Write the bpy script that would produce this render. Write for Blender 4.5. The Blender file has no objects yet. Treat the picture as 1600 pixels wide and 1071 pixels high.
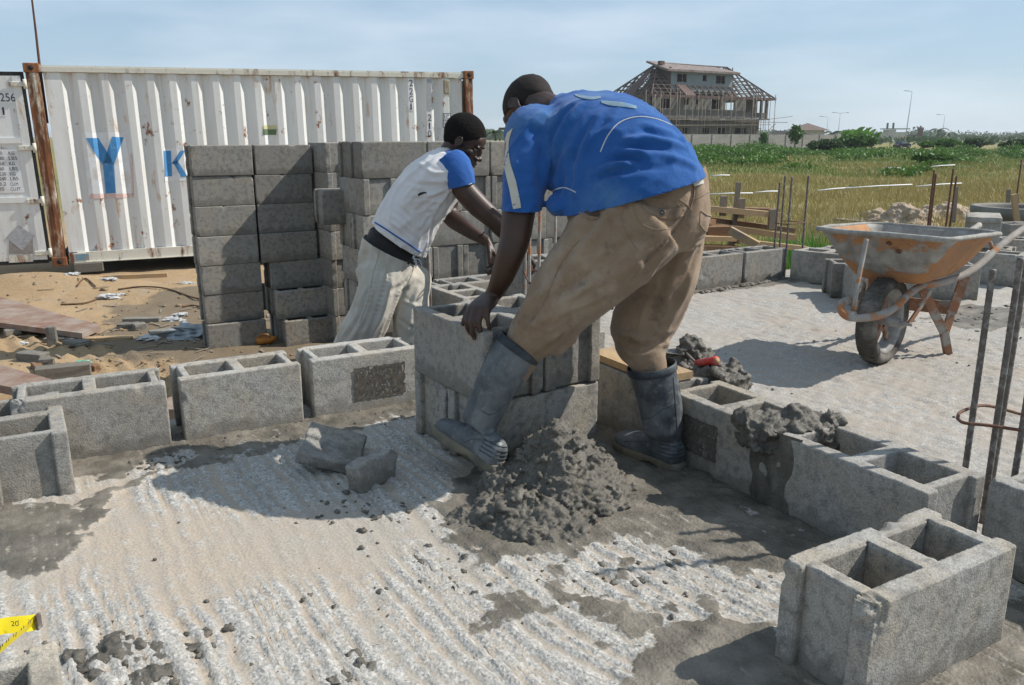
import bpy, bmesh, math, random
import numpy as np
from mathutils import Vector, Matrix, noise as mn
from mathutils.bvhtree import BVHTree
random.seed(7); RNG = np.random.default_rng(7)
SC = bpy.context.scene; COL = SC.collection
R = math.radians
# ---------------------------------------------------------------- camera
CAM_H, PITCH, FPX = 1.02, R(14.1), 1280.0
cd = bpy.data.cameras.new('camera'); cam = bpy.data.objects.new('camera', cd); COL.objects.link(cam)
cam.location = (0, 0, CAM_H); cam.rotation_euler = (R(90)-PITCH, 0, 0)
cd.sensor_width = 36; cd.lens = 36*FPX/1600; cd.clip_start = .05; cd.clip_end = 6000
SC.camera = cam
# ---------------------------------------------------------------- light
SUNV = Vector((1.02, .19, 1.0)).normalized()
EL = math.asin(SUNV.z); AZ = math.atan2(SUNV.x, SUNV.y)
sd = bpy.data.lights.new('sun', 'SUN'); sd.energy = 4.9; sd.angle = R(.55); sd.color = (1, .945, .87)
so = bpy.data.objects.new('sun', sd); COL.objects.link(so); so.location = (20, 0, 20)
so.rotation_euler = SUNV.to_track_quat('Z', 'Y').to_euler()
W = bpy.data.worlds.new('World'); SC.world = W; W.use_nodes = True
wn = W.node_tree; wn.nodes.clear()
wo = wn.nodes.new('ShaderNodeOutputWorld'); wb = wn.nodes.new('ShaderNodeBackground')
sk = wn.nodes.new('ShaderNodeTexSky'); sk.sky_type = 'NISHITA'; sk.sun_disc = False
sk.sun_elevation = EL; sk.sun_rotation = AZ; sk.air_density = 1.0; sk.dust_density = .35; sk.ozone_density = 1.6
wtc = wn.nodes.new('ShaderNodeTexCoord'); wmap = wn.nodes.new('ShaderNodeMapping'); wmap.inputs['Scale'].default_value = (1.2, 1.2, 6)
wno = wn.nodes.new('ShaderNodeTexNoise'); wno.inputs['Scale'].default_value = 2.2; wno.inputs['Detail'].default_value = 6
wr = wn.nodes.new('ShaderNodeValToRGB'); wr.color_ramp.elements[0].position = .42; wr.color_ramp.elements[1].position = .74
wr.color_ramp.elements[1].color = (.62, .62, .62, 1)
wmix = wn.nodes.new('ShaderNodeMixRGB'); wmix.inputs['Color2'].default_value = (9.0, 10.0, 11.0, 1)
L = wn.links.new
L(wtc.outputs['Generated'], wmap.inputs['Vector']); L(wmap.outputs['Vector'], wno.inputs['Vector'])
wveil = wn.nodes.new('ShaderNodeMixRGB'); wveil.inputs['Fac'].default_value = .62; wveil.inputs['Color2'].default_value = (5.2, 7.1, 9.2, 1)   # thin milky veil over the blue
L(wno.outputs['Fac'], wr.inputs['Fac']); L(wr.outputs['Color'], wmix.inputs['Fac']); L(sk.outputs['Color'], wveil.inputs['Color1']); L(wveil.outputs['Color'], wmix.inputs['Color1'])
L(wmix.outputs['Color'], wb.inputs['Color']); wb.inputs['Strength'].default_value = .08
L(wb.outputs['Background'], wo.inputs['Surface'])
SC.view_settings.view_transform = 'Standard'; SC.view_settings.look = 'None'
SC.view_settings.gamma = 1; SC.view_settings.exposure = 0.23
SC.cycles.max_bounces = 6; SC.cycles.diffuse_bounces = 3
# ---------------------------------------------------------------- measuring helpers (photo 1600 x 1071)
def ray(px, py):
    x = (px-800)/FPX; y = (py-535.5)/FPX
    return Vector((x, math.cos(PITCH)-y*math.sin(PITCH), -math.sin(PITCH)-y*math.cos(PITCH)))
def atz(px, py, z=0.0):
    r = ray(px, py); t = (z-CAM_H)/r.z
    return Vector((r.x*t, r.y*t, z))
def aty(px, py, Y):
    r = ray(px, py); t = Y/r.y
    return Vector((r.x*t, Y, CAM_H+r.z*t))
GA = R(31.0)
U = Vector((math.cos(GA), math.sin(GA), 0)); V = Vector((math.sin(GA), -math.cos(GA), 0))
O = Vector((.285, 2.88, 0))
def ab(a, b, z=0): return O+U*a+V*b+Vector((0, 0, z))
# ---------------------------------------------------------------- numpy noise
def _h(ix, iy, s):
    n = (ix.astype(np.int64)*374761393+iy.astype(np.int64)*668265263+s*1442695041) & 0x7fffffff
    n = ((n ^ (n >> 13))*1274126177) & 0x7fffffff
    return ((n ^ (n >> 16)) & 0xffff)/65535.0
def vnoise(x, y, s=0):
    ix = np.floor(x); iy = np.floor(y); fx = x-ix; fy = y-iy
    fx = fx*fx*(3-2*fx); fy = fy*fy*(3-2*fy)
    a = _h(ix, iy, s); b = _h(ix+1, iy, s); c = _h(ix, iy+1, s); d = _h(ix+1, iy+1, s)
    return (a*(1-fx)+b*fx)*(1-fy)+(c*(1-fx)+d*fx)*fy
def fbm(x, y, sc, o=4, s=0, g=.5):
    t = 0; a = 1; n = 0; x = x*sc; y = y*sc
    for i in range(o):
        t = t+a*vnoise(x+i*17.3, y-i*9.1, s+i); n += a; a *= g; x = x*2.03; y = y*2.03
    return t/n
def sstep(a, b, x):
    t = np.clip((x-a)/(b-a), 0, 1); return t*t*(3-2*t)
# ---------------------------------------------------------------- object helpers
def tag(o, label=None, cat=None, group=None, kind=None):
    if label: o['label'] = label
    if cat: o['category'] = cat
    if group: o['group'] = group
    if kind: o['kind'] = kind
    return o
def empty(name, loc, rz=0, **k):
    o = bpy.data.objects.new(name, None); COL.objects.link(o); o.location = loc; o.rotation_euler = (0, 0, rz)
    o.empty_display_size = .1
    return tag(o, **k)
def link(name, me, parent=None, world=True, loc=None, rot=None, **k):
    o = bpy.data.objects.new(name, me); COL.objects.link(o)
    if parent is not None:
        o.parent = parent
        if world: o.matrix_parent_inverse = mworld(parent).inverted()
    if loc is not None: o.location = loc
    if rot is not None: o.rotation_euler = rot
    return tag(o, **k)
def mworld(o):
    m = Matrix.LocRotScale(o.location, o.rotation_euler, o.scale)
    return (mworld(o.parent) @ o.matrix_parent_inverse @ m) if o.parent else m
def mesh_np(name, v, f, mats, smooth=False, mi=None):
    me = bpy.data.meshes.new(name); v = np.asarray(v, dtype=np.float32); f = np.asarray(f, dtype=np.int32)
    nf, k = f.shape
    me.vertices.add(len(v)); me.vertices.foreach_set('co', v.ravel())
    me.loops.add(nf*k); me.loops.foreach_set('vertex_index', f.ravel())
    me.polygons.add(nf); me.polygons.foreach_set('loop_start', np.arange(0, nf*k, k, dtype=np.int32))
    me.polygons.foreach_set('use_smooth', np.full(nf, smooth))
    if mi is not None: me.polygons.foreach_set('material_index', np.asarray(mi, dtype=np.int32))
    for m in (mats if isinstance(mats, (list, tuple)) else [mats]): me.materials.append(m)
    me.update(calc_edges=True); me.validate(); return me
def set_attr(me, name, vals):
    a = me.attributes.new(name, 'FLOAT', 'POINT'); a.data.foreach_set('value', np.asarray(vals, dtype=np.float32))
class MB:
    def __init__(s): s.v = []; s.f = []; s.sm = []
    def add(s, vs, fs, smooth=False, M=None):
        n = len(s.v)
        s.v += [tuple(M @ Vector(p)) if M is not None else tuple(p) for p in vs]
        s.f += [tuple(n+i for i in q) for q in fs]; s.sm += [smooth]*len(fs); return s
    def box(s, c, d, M=None, rz=0, bev=0):
        x, y, z = d[0]/2, d[1]/2, d[2]/2
        if bev:
            b = bev; vs = []
            for sx in (-1, 1):
                for sy in (-1, 1):
                    for sz in (-1, 1):
                        vs += [(sx*(x-b), sy*(y-b), sz*z), (sx*(x-b), sy*y, sz*(z-b)), (sx*x, sy*(y-b), sz*(z-b))]
            bm = bmesh.new(); [bm.verts.new(p) for p in vs]; bmesh.ops.convex_hull(bm, input=bm.verts)
            bm.verts.index_update(); vs = [p.co.copy() for p in bm.verts]; fs = [[q.index for q in f.verts] for f in bm.faces]; bm.free()
        else:
            vs = [(i*x, j*y, k*z) for i in (-1, 1) for j in (-1, 1) for k in (-1, 1)]
            fs = [(0, 1, 3, 2), (4, 6, 7, 5), (0, 4, 5, 1), (2, 3, 7, 6), (0, 2, 6, 4), (1, 5, 7, 3)]
        T = Matrix.Translation(c) @ Matrix.Rotation(rz, 4, 'Z')
        if M is not None: T = M @ T
        return s.add(vs, fs, False, T)
    def beam(s, a, b, w, h, up=(0, 0, 1)):
        a = Vector(a); b = Vector(b); d = (b-a); l = d.length; d.normalize(); up = Vector(up)
        x = d.cross(up)
        if x.length < 1e-4: x = d.cross(Vector((0, 1, 0)))
        x.normalize(); y = x.cross(d)
        M = Matrix((x, d, y)).transposed().to_4x4(); M.translation = (a+b)/2
        return s.box((0, 0, 0), (w, l, h), M)
    def tube(s, pts, r, n=8, cap=True, flat=1.0, up=None, smooth=True):
        pts = [Vector(p) for p in pts]; m = len(pts)
        rs = list(r) if isinstance(r, (list, tuple)) else [r]*m
        vs = []; ref = None
        for i, p in enumerate(pts):
            t = (pts[min(i+1, m-1)]-pts[max(i-1, 0)]).normalized()
            if up is not None: x = t.cross(Vector(up))
            elif ref is None: x = t.cross(Vector((0, 0, 1))) if abs(t.z) < .9 else t.cross(Vector((0, 1, 0)))
            else: x = ref-t*ref.dot(t)
            x.normalize(); ref = x; y = t.cross(x)
            rr = rs[i] if isinstance(rs[i], (tuple, list)) else (rs[i], rs[i]*flat)
            for k in range(n):
                a = 2*math.pi*k/n; vs.append(p+x*(rr[0]*math.cos(a))+y*(rr[1]*math.sin(a)))
        fs = [(i*n+k, i*n+(k+1) % n, (i+1)*n+(k+1) % n, (i+1)*n+k) for i in range(m-1) for k in range(n)]
        if cap: fs += [tuple(range(n-1, -1, -1)), tuple((m-1)*n+k for k in range(n))]
        return s.add(vs, fs, smooth)
    def loft(s, rings, n=24, e=2.0):
        """rings: (centre, half-axis vector 1, half-axis vector 2)"""
        vs = []
        for c, a1, a2 in rings:
            c = Vector(c); a1 = Vector(a1); a2 = Vector(a2)
            for k in range(n):
                t = 2*math.pi*k/n; cx, sx = math.cos(t), math.sin(t)
                cx = math.copysign(abs(cx)**(2/e), cx); sx = math.copysign(abs(sx)**(2/e), sx)
                vs.append(c+a1*cx+a2*sx)
        m = len(rings)
        fs = [(i*n+k, i*n+(k+1) % n, (i+1)*n+(k+1) % n, (i+1)*n+k) for i in range(m-1) for k in range(n)]
        fs += [tuple(range(n-1, -1, -1)), tuple((m-1)*n+k for k in range(n))]
        return s.add(vs, fs, True)
    def ell(s, c, r, M=None, seg=3):
        bm = bmesh.new(); bmesh.ops.create_icosphere(bm, subdivisions=seg, radius=1)
        T = Matrix.Translation(c) @ Matrix.Diagonal((r[0], r[1], r[2], 1)) if not isinstance(r, Matrix) else Matrix.Translation(c) @ r
        if M is not None: T = M @ T
        bm.verts.index_update()
        s.add([v.co for v in bm.verts], [[q.index for q in f.verts] for f in bm.faces], True, T); bm.free(); return s
    def lathe(s, prof, n=24, M=None, smooth=True):
        vs = [(r*math.cos(2*math.pi*k/n), r*math.sin(2*math.pi*k/n), z) for r, z in prof for k in range(n)]
        m = len(prof)
        fs = [(i*n+k, i*n+(k+1) % n, (i+1)*n+(k+1) % n, (i+1)*n+k) for i in range(m-1) for k in range(n)]
        return s.add(vs, fs, smooth, M)
    def prism(s, poly, z0, z1, M=None):
        n = len(poly); vs = [(x, y, z0) for x, y in poly]+[(x, y, z1) for x, y in poly]
        fs = [tuple(range(n-1, -1, -1)), tuple(range(n, 2*n))]+[(i, (i+1) % n, n+(i+1) % n, n+i) for i in range(n)]
        return s.add(vs, fs, False, M)
    def mesh(s, name, m):
        me = bpy.data.meshes.new(name); me.from_pydata(s.v, [], s.f)
        me.polygons.foreach_set('use_smooth', s.sm)
        for q in (m if isinstance(m, (list, tuple)) else [m]): me.materials.append(q)
        bm = bmesh.new(); bm.from_mesh(me); bmesh.ops.recalc_face_normals(bm, faces=bm.faces); bm.to_mesh(me); bm.free()
        me.update(); return me
    def build(s, name, m, parent=None, **k): return link(name, s.mesh(name, m), parent, **k)
def apply_mods(me, mods):
    o = bpy.data.objects.new('tmp', me); COL.objects.link(o)
    for t, kw in mods:
        m = o.modifiers.new('m', t)
        for a, b in kw.items(): setattr(m, a, b)
    dg = bpy.context.evaluated_depsgraph_get(); dg.update()
    r = bpy.data.meshes.new_from_object(o.evaluated_get(dg)); bpy.data.objects.remove(o); return r
def fuse(mb, mat_, voxel=.008, smooth=4, fac=.5):
    me = mb.mesh('tmp', mat_)
    r = apply_mods(me, [('REMESH', dict(mode='VOXEL', voxel_size=voxel, use_smooth_shade=True)), ('SMOOTH', dict(iterations=smooth, factor=fac))])
    if not r.materials: r.materials.append(mat_)
    return r
def coords(me):
    v = np.empty(len(me.vertices)*3, dtype=np.float32); me.vertices.foreach_get('co', v); return v.reshape(-1, 3)
def normals(me):
    v = np.empty(len(me.vertices)*3, dtype=np.float32); me.vertex_normals.foreach_get('vector', v); return v.reshape(-1, 3)
def setco(me, v): me.vertices.foreach_set('co', np.asarray(v, dtype=np.float32).ravel()); me.update()
def cut(me, co, no, centre=None, rad=1e9):
    """trim the part of a mesh on the +no side of a plane, within rad of centre"""
    co = Vector(co); no = Vector(no).normalized(); ce = Vector(centre) if centre is not None else co
    bm = bmesh.new(); bm.from_mesh(me)
    fs = [f for f in bm.faces if (f.calc_center_median()-ce).length < rad]
    g = list({e for f in fs for e in f.edges})+list({v for f in fs for v in f.verts})+fs
    r = bmesh.ops.bisect_plane(bm, geom=g, plane_co=co, plane_no=no, dist=1e-5)
    dl = [f for f in bm.faces if (f.calc_center_median()-ce).length < rad and (f.calc_center_median()-co).dot(no) > 0]
    bmesh.ops.delete(bm, geom=dl, context='FACES')
    bmesh.ops.delete(bm, geom=[v for v in bm.verts if not v.link_faces], context='VERTS')
    bm.to_mesh(me); bm.free(); me.update(); return me
def shell(me, t=.003):
    r = apply_mods(me, [('SOLIDIFY', dict(thickness=t, offset=-1))]); return r
def bvh(me):
    bm = bmesh.new(); bm.from_mesh(me); b = BVHTree.FromBMesh(bm); bm.free(); return b
CAMO = Vector((0, 0, CAM_H))
def hit(bv, px, py, lift=.002):
    """lay a point of a seam or print on a garment's surface"""
    d = ray(px, py).normalized(); p, n, i, ds = bv.ray_cast(CAMO, d)
    if p is None: return None
    if n.dot(d) > 0: n = -n
    return p+n*lift
def spline(pts, n=24):
    out = []; m = len(pts)
    P = [Vector(p) if len(p) == 3 else Vector((p[0], p[1], 0)) for p in pts]
    for i in range(m-1):
        p0, p1, p2, p3 = P[max(i-1, 0)], P[i], P[i+1], P[min(i+2, m-1)]
        k = max(2, n//(m-1))
        for j in range(k):
            t = j/k
            out.append(.5*((2*p1)+(p2-p0)*t+(2*p0-5*p1+4*p2-p3)*t*t+(3*p1-p0-3*p2+p3)*t**3))
    out.append(P[-1]); return out
def seam(bv, pts, r, mat_, name, parent, n=30, lift=.001, flat=.6, **k):
    ps = [hit(bv, p.x, p.y, lift) for p in spline(pts, n)]; ps = [p for p in ps if p is not None]
    if len(ps) < 3: return None
    mb = MB(); mb.tube(ps, r, 6); return mb.build(name, mat_, parent, **k)
def cloth_patch(bv, L1, L2, mat_, name, parent, n=24, m=4, lift=.003, **k):
    """a strip of cloth between two lines laid on a garment"""
    A = spline(L1, n); B = spline(L2, n); q = min(len(A), len(B)); vs = []; ok = True; vs2 = []
    grid = []
    for i in range(q):
        row = []
        for j in range(m+1):
            p = A[i].lerp(B[i], j/m); h = hit(bv, p.x, p.y, lift); row.append(h)
        grid.append(row)
    for j in range(m+1):
        last = None
        for i in range(q):
            if grid[i][j] is None: grid[i][j] = last.copy() if last is not None else None
            last = grid[i][j]
    mb = MB(); idx = {}
    for i in range(q):
        for j in range(m+1):
            if grid[i][j] is not None: idx[i, j] = len(mb.v); mb.v.append(tuple(grid[i][j]))
    for i in range(q-1):
        for j in range(m):
            c = [(i, j), (i, j+1), (i+1, j+1), (i+1, j)]
            if all(t in idx for t in c):
                pp = [Vector(mb.v[idx[t]]) for t in c]
                if max((pp[a]-pp[b]).length for a in range(4) for b in range(a)) < .09: mb.f.append(tuple(idx[t] for t in c)); mb.sm.append(True)
    if not mb.f: return None
    me = bpy.data.meshes.new(name); me.from_pydata(mb.v, [], mb.f); me.polygons.foreach_set('use_smooth', mb.sm); me.materials.append(mat_)
    return link(name, me, parent, **k)
# ---------------------------------------------------------------- materials
class N:
    def __init__(s, name):
        s.m = bpy.data.materials.new(name); s.m.use_nodes = True; s.t = s.m.node_tree; s.t.nodes.clear()
        s.out = s.new('ShaderNodeOutputMaterial'); s.b = s.new('ShaderNodeBsdfPrincipled'); s.l(s.b.outputs[0], s.out.inputs[0])
        tc = s.new('ShaderNodeTexCoord'); s.obj = tc.outputs['Object']; s.tc = tc
        g = s.new('ShaderNodeNewGeometry'); s.pos = g.outputs['Position']; s.geo = g
    def new(s, t): return s.t.nodes.new(t)
    def l(s, a, b): s.t.links.new(a, b)
    def put(s, sock, v):
        if hasattr(v, 'is_output'): s.l(v, sock)
        elif isinstance(v, (tuple, list)) and len(v) == 3 and sock.type == 'RGBA': sock.default_value = (*v, 1)
        else: sock.default_value = v
    def mapping(s, vec, sc=(1, 1, 1), loc=None, rot=None):
        n = s.new('ShaderNodeMapping'); s.l(vec, n.inputs[0]); s.put(n.inputs['Scale'], sc)
        if loc is not None: s.put(n.inputs['Location'], loc)
        if rot is not None: s.put(n.inputs['Rotation'], rot)
        return n.outputs[0]
    def noise(s, sc, det=4, vec=None, ro=.55, dist=0):
        n = s.new('ShaderNodeTexNoise'); s.l(vec or s.obj, n.inputs['Vector']); n.inputs['Scale'].default_value = sc
        n.inputs['Detail'].default_value = det; n.inputs['Roughness'].default_value = ro; n.inputs['Distortion'].default_value = dist; return n.outputs['Fac']
    def vor(s, sc, vec=None, out='Distance', feat='F1'):
        n = s.new('ShaderNodeTexVoronoi'); n.feature = feat; s.l(vec or s.obj, n.inputs['Vector']); n.inputs['Scale'].default_value = sc; return n.outputs[out]
    def wave(s, sc, vec, dist=2, det=3, dir='X'):
        n = s.new('ShaderNodeTexWave'); n.bands_direction = dir; s.l(vec, n.inputs['Vector']); n.inputs['Scale'].default_value = sc
        n.inputs['Distortion'].default_value = dist; n.inputs['Detail'].default_value = det; return n.outputs['Fac']
    def ramp(s, fac, *stops, interp='LINEAR'):
        n = s.new('ShaderNodeValToRGB'); s.l(fac, n.inputs[0]); cr = n.color_ramp; cr.interpolation = interp
        while len(cr.elements) < len(stops): cr.elements.new(.5)
        for e, (p, c) in zip(cr.elements, stops):
            e.position = p; e.color = (c, c, c, 1) if not isinstance(c, (tuple, list)) else (*c, 1)
        return n.outputs[0]
    def mix(s, f, a, b, mode='MIX'):
        n = s.new('ShaderNodeMixRGB'); n.blend_type = mode
        s.put(n.inputs[0], f); s.put(n.inputs[1], a); s.put(n.inputs[2], b); return n.outputs[0]
    def math(s, op, a, b=0, clamp=False):
        n = s.new('ShaderNodeMath'); n.operation = op; n.use_clamp = clamp; s.put(n.inputs[0], a); s.put(n.inputs[1], b); return n.outputs[0]
    def attr(s, name):
        n = s.new('ShaderNodeAttribute'); n.attribute_name = name; return n.outputs['Fac']
    def sep(s, v):
        n = s.new('ShaderNodeSeparateXYZ'); s.l(v, n.inputs[0]); return n.outputs
    def rnd(s):
        n = s.new('ShaderNodeObjectInfo'); return n.outputs['Random']
    def bump(s, h, st=.5, d=.01, prev=None):
        n = s.new('ShaderNodeBump'); n.inputs['Strength'].default_value = st; n.inputs['Distance'].default_value = d; s.l(h, n.inputs['Height'])
        if prev is not None: s.l(prev, n.inputs['Normal'])
        return n.outputs[0]
    def fin(s, col, rough=.9, nrm=None, spec=None, metal=None):
        s.put(s.b.inputs['Base Color'], col); s.put(s.b.inputs['Roughness'], rough)
        if nrm is not None: s.l(nrm, s.b.inputs['Normal'])
        if spec is not None: s.put(s.b.inputs['Specular IOR Level'], spec)
        if metal is not None: s.put(s.b.inputs['Metallic'], metal)
        return s.m
def m_block(name, base=(.30, .29, .265), warm=(.33, .29, .23), dark=(.15, .145, .135), stain=0):
    n = N(name); r = n.rnd(); r2 = n.math('MULTIPLY', r, 37.0)
    cb = n.new('ShaderNodeCombineXYZ'); n.l(r2, cb.inputs[0]); n.l(r2, cb.inputs[1])
    vec = n.new('ShaderNodeVectorMath'); vec.operation = 'ADD'; n.l(n.obj, vec.inputs[0]); n.l(cb.outputs[0], vec.inputs[1]); vec = vec.outputs[0]
    big = n.noise(7, 5, vec); fine = n.noise(230, 3, vec, .7); med = n.noise(38, 5, vec)
    c = n.mix(n.ramp(big, (.38, 0), (.66, 1)), base, warm)
    c = n.mix(n.ramp(med, (.47, 0), (.68, .8)), c, dark)
    c = n.mix(n.ramp(n.math('FRACT', n.math('MULTIPLY', r, 7.3)), (0, 0), (1, .35)), c, (.24, .235, .225))
    c = n.mix(.75, c, n.ramp(fine, (.25, .42), (.5, .98), (.72, 1.45)), 'MULTIPLY')
    c = n.mix(n.ramp(n.vor(115, vec), (.05, 1), (.17, 0)), c, (.09, .088, .084))
    h = n.math('ADD', n.math('MULTIPLY', fine, 1.0), n.math('MULTIPLY', n.noise(90, 3, vec), .8))
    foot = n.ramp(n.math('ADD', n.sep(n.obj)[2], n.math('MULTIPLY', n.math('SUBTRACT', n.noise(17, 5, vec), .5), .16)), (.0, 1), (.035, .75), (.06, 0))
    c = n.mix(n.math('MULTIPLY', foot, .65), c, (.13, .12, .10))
    c = n.mix(1.0, c, n.ramp(n.math('FRACT', n.math('MULTIPLY', r, 13.7)), (0, .74), (1, 1.18)), 'MULTIPLY')
    c = n.mix(n.ramp(n.noise(3.2, 6, vec, .65), (.56, 0), (.70, .6)), c, (.17, .15, .125))
    b = n.bump(h, .5, .0035)
    return n.fin(c, .95, b, .2)
M = {}
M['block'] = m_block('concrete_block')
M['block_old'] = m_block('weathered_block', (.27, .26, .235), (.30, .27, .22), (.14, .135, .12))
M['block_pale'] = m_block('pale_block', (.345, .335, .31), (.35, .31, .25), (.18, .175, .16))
def m_mortar(name, c1=(.070, .064, .052), c2=(.135, .122, .10)):
    n = N(name); a = n.noise(14, 6, n.pos); f = n.noise(160, 4, n.pos, .7)
    c = n.mix(n.ramp(a, (.35, 0), (.7, 1)), c1, c2); c = n.mix(.6, c, n.ramp(f, (.3, .55), (.7, 1.5)), 'MULTIPLY')
    h = n.math('ADD', n.noise(110, 5, n.pos, .7), n.math('MULTIPLY', n.noise(45, 4, n.pos), 1.5))
    return n.fin(c, .55, n.bump(h, .7, .005), .4)
M['mortar'] = m_mortar('wet_mortar'); M['mortar_dry'] = m_mortar('drying_mortar', (.11, .10, .088), (.19, .17, .145))
def m_slab():
    n = N('raked_concrete'); wet = n.attr('wet'); rough = n.attr('rough')
    big = n.noise(1.6, 5, n.pos); f = n.noise(170, 4, n.pos, .75); g = n.vor(150, n.pos, 'Color'); med = n.noise(22, 5, n.pos)
    stones = n.ramp(n.sep(g)[0], (.0, (.25, .245, .23)), (.35, (.34, .33, .305)), (.75, (.41, .395, .365)), (1, (.50, .485, .45)))
    r2 = n.attr('room2'); smooth = n.mix(n.ramp(big, (.35, 0), (.62, 1)), (.33, .305, .265), (.375, .315, .25))
    c = n.mix(n.ramp(n.math('ADD', rough, n.math('MULTIPLY', n.math('SUBTRACT', med, .5), 1.6)), (.25, 0), (.7, 1)), smooth, stones)
    c = n.mix(.6, c, n.ramp(f, (.3, .55), (.7, 1.3)), 'MULTIPLY')
    c = n.mix(n.ramp(n.noise(5, 6, n.pos), (.5, 0), (.75, .45)), c, (.30, .28, .25))
    c = n.mix(r2, c, n.mix(.35, c, (.27, .255, .235)))
    w = n.ramp(n.math('ADD', wet, n.math('MULTIPLY', n.math('SUBTRACT', n.noise(34, 7, n.pos, .68), .5), 1.25)), (.38, 0), (.62, 1))
    mort = n.mix(n.ramp(n.noise(9, 5, n.pos), (.4, 0), (.65, 1)), (.105, .094, .076), (.19, .17, .14))
    mort = n.mix(.5, mort, n.ramp(f, (.3, .7), (.7, 1.3)), 'MULTIPLY')
    c = n.mix(w, c, mort)
    gh = n.math('ADD', n.math('MULTIPLY', f, 1.0), n.math('MULTIPLY', n.vor(120, n.pos), 1.2))
    gh = n.math('MULTIPLY', gh, n.ramp(rough, (0, .18), (1, .8)))
    return n.fin(c, n.mix(w, (.93, .93, .93), (.58, .58, .58)), n.bump(gh, .5, .006), .3)
M['slab'] = m_slab()
def m_ground():
    n = N('ground'); sand = n.attr('sand'); wet = n.attr('wet')
    a = n.noise(.9, 6, n.pos); f = n.noise(60, 5, n.pos, .7); sp = n.vor(30, n.pos)
    s = n.mix(n.ramp(a, (.35, 0), (.65, 1)), (.30, .205, .115), (.37, .265, .155))
    s = n.mix(n.ramp(n.noise(4, 5, n.pos), (.5, 0), (.7, .5)), s, (.30, .25, .19))
    s = n.mix(.5, s, n.ramp(f, (.3, .7), (.7, 1.3)), 'MULTIPLY')
    s = n.mix(wet, s, n.mix(n.noise(6, 4, n.pos), (.10, .085, .065), (.17, .14, .10)))  # on the sand, wet carries painted shade as well as damp
    gr = n.mix(n.ramp(n.noise(.25, 6, n.pos), (.35, 0), (.65, 1)), (.20, .18, .07), (.11, .14, .045))
    gr = n.mix(n.ramp(n.noise(.05, 3, n.pos), (.4, 0), (.6, .8)), gr, (.24, .19, .08))
    c = n.mix(sand, gr, s)
    return n.fin(c, .95, n.bump(n.math('ADD', f, n.noise(14, 5, n.pos)), .6, .02), .2)
M['ground'] = m_ground()
def m_plain(name, c1, c2=None, sc=20, rough=.8, bs=.3, bd=.003, spec=.3, dirt=None, dsc=6, dr=(.5, .75), metal=None, vec='obj', fine=200):
    n = N(name); v = n.obj if vec == 'obj' else n.pos; c2 = c2 or tuple(q*.8 for q in c1)
    c = n.mix(n.ramp(n.noise(sc, 5, v), (.35, 0), (.65, 1)), c1, c2)
    if dirt: c = n.mix(n.ramp(n.noise(dsc, 6, v, .6), (dr[0], 0), (dr[1], 1)), c, dirt)
    return n.fin(c, rough, n.bump(n.noise(fine, 3, v, .6), bs, bd), spec, metal)
def m_cloth(name, c1, c2, dirt=None, dr=(.52, .75), dsc=5, wsc=900, rough=.9, dirt2=None):
    n = N(name); c = n.mix(n.ramp(n.noise(7, 5, n.pos), (.35, 0), (.68, 1)), c1, c2)
    if dirt: c = n.mix(n.ramp(n.noise(dsc, 7, n.mapping(n.pos, (1, 1, 1), (3, 1, 2)), .65), (dr[0], 0), (dr[1], .85)), c, dirt)
    if dirt2: c = n.mix(n.ramp(n.noise(dsc*2.7, 7, n.mapping(n.pos, (1, 1, 1), (7, 5, 2)), .65), (.55, 0), (.72, .7)), c, dirt2)
    h = n.math('ADD', n.noise(wsc, 2, n.pos), n.math('MULTIPLY', n.noise(45, 4, n.pos), 3))
    n.b.inputs['Sheen Weight'].default_value = .15
    return n.fin(c, rough, n.bump(h, .5, .002), .15)
M['shirt_blue'] = m_cloth('blue_jersey', (.014, .080, .27), (.022, .10, .31), (.085, .19, .34), (.54, .8), 5)
M['shirt_white'] = m_cloth('white_tee', (.66, .66, .68), (.60, .59, .58), (.42, .35, .26), (.58, .78), 6)
M['shirt_sleeve'] = m_cloth('blue_sleeve', (.02, .085, .30), (.03, .11, .34))
M['stripe'] = m_cloth('cream_stripe', (.52, .50, .42), (.44, .43, .38))
M['trim'] = m_cloth('pale_piping', (.55, .56, .55), (.42, .45, .5))
M['print_grey'] = m_cloth('grey_print', (.14, .22, .29), (.17, .25, .30), (.08, .2, .4), (.5, .7), 30)
M['denim'] = m_cloth('brown_denim', (.275, .20, .135), (.205, .142, .092), (.37, .305, .23), (.5, .75), 6, dirt2=(.085, .075, .062))
M['denim_seam'] = m_cloth('denim_seam', (.30, .225, .155), (.22, .16, .11))
M['denim_dark'] = m_cloth('denim_shadow_cloth', (.075, .05, .035), (.06, .04, .03))
M['khaki'] = m_cloth('pale_khaki', (.50, .47, .41), (.42, .39, .33), (.33, .28, .21), (.52, .72), 7)
M['khaki_seam'] = m_cloth('khaki_seam', (.36, .33, .28), (.30, .27, .22))
M['black_cloth'] = m_cloth('black_waistband', (.018, .017, .018), (.028, .026, .027))
def m_skin():
    n = N('dark_skin'); c = n.mix(n.ramp(n.noise(9, 5, n.pos), (.35, 0), (.65, 1)), (.030, .0145, .009), (.052, .025, .0155))
    c = n.mix(n.ramp(n.noise(26, 6, n.pos, .7), (.64, 0), (.82, .25)), c, (.11, .09, .075))
    n.b.inputs['Subsurface Weight'].default_value = .06; n.b.inputs['Subsurface Radius'].default_value = (.01, .004, .002)
    return n.fin(c, .48, n.bump(n.noise(420, 3, n.pos), .25, .0012), .45)
M['skin'] = m_skin()
M['palm'] = m_plain('palm_skin', (.16, .085, .06), (.12, .062, .045), 30, .6, vec='pos')
M['nail'] = m_plain('nail', (.17, .11, .09), (.14, .09, .07), 30, .35)
M['lip'] = m_plain('lip_skin', (.075, .03, .026), (.06, .024, .022), 30, .45)
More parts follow.
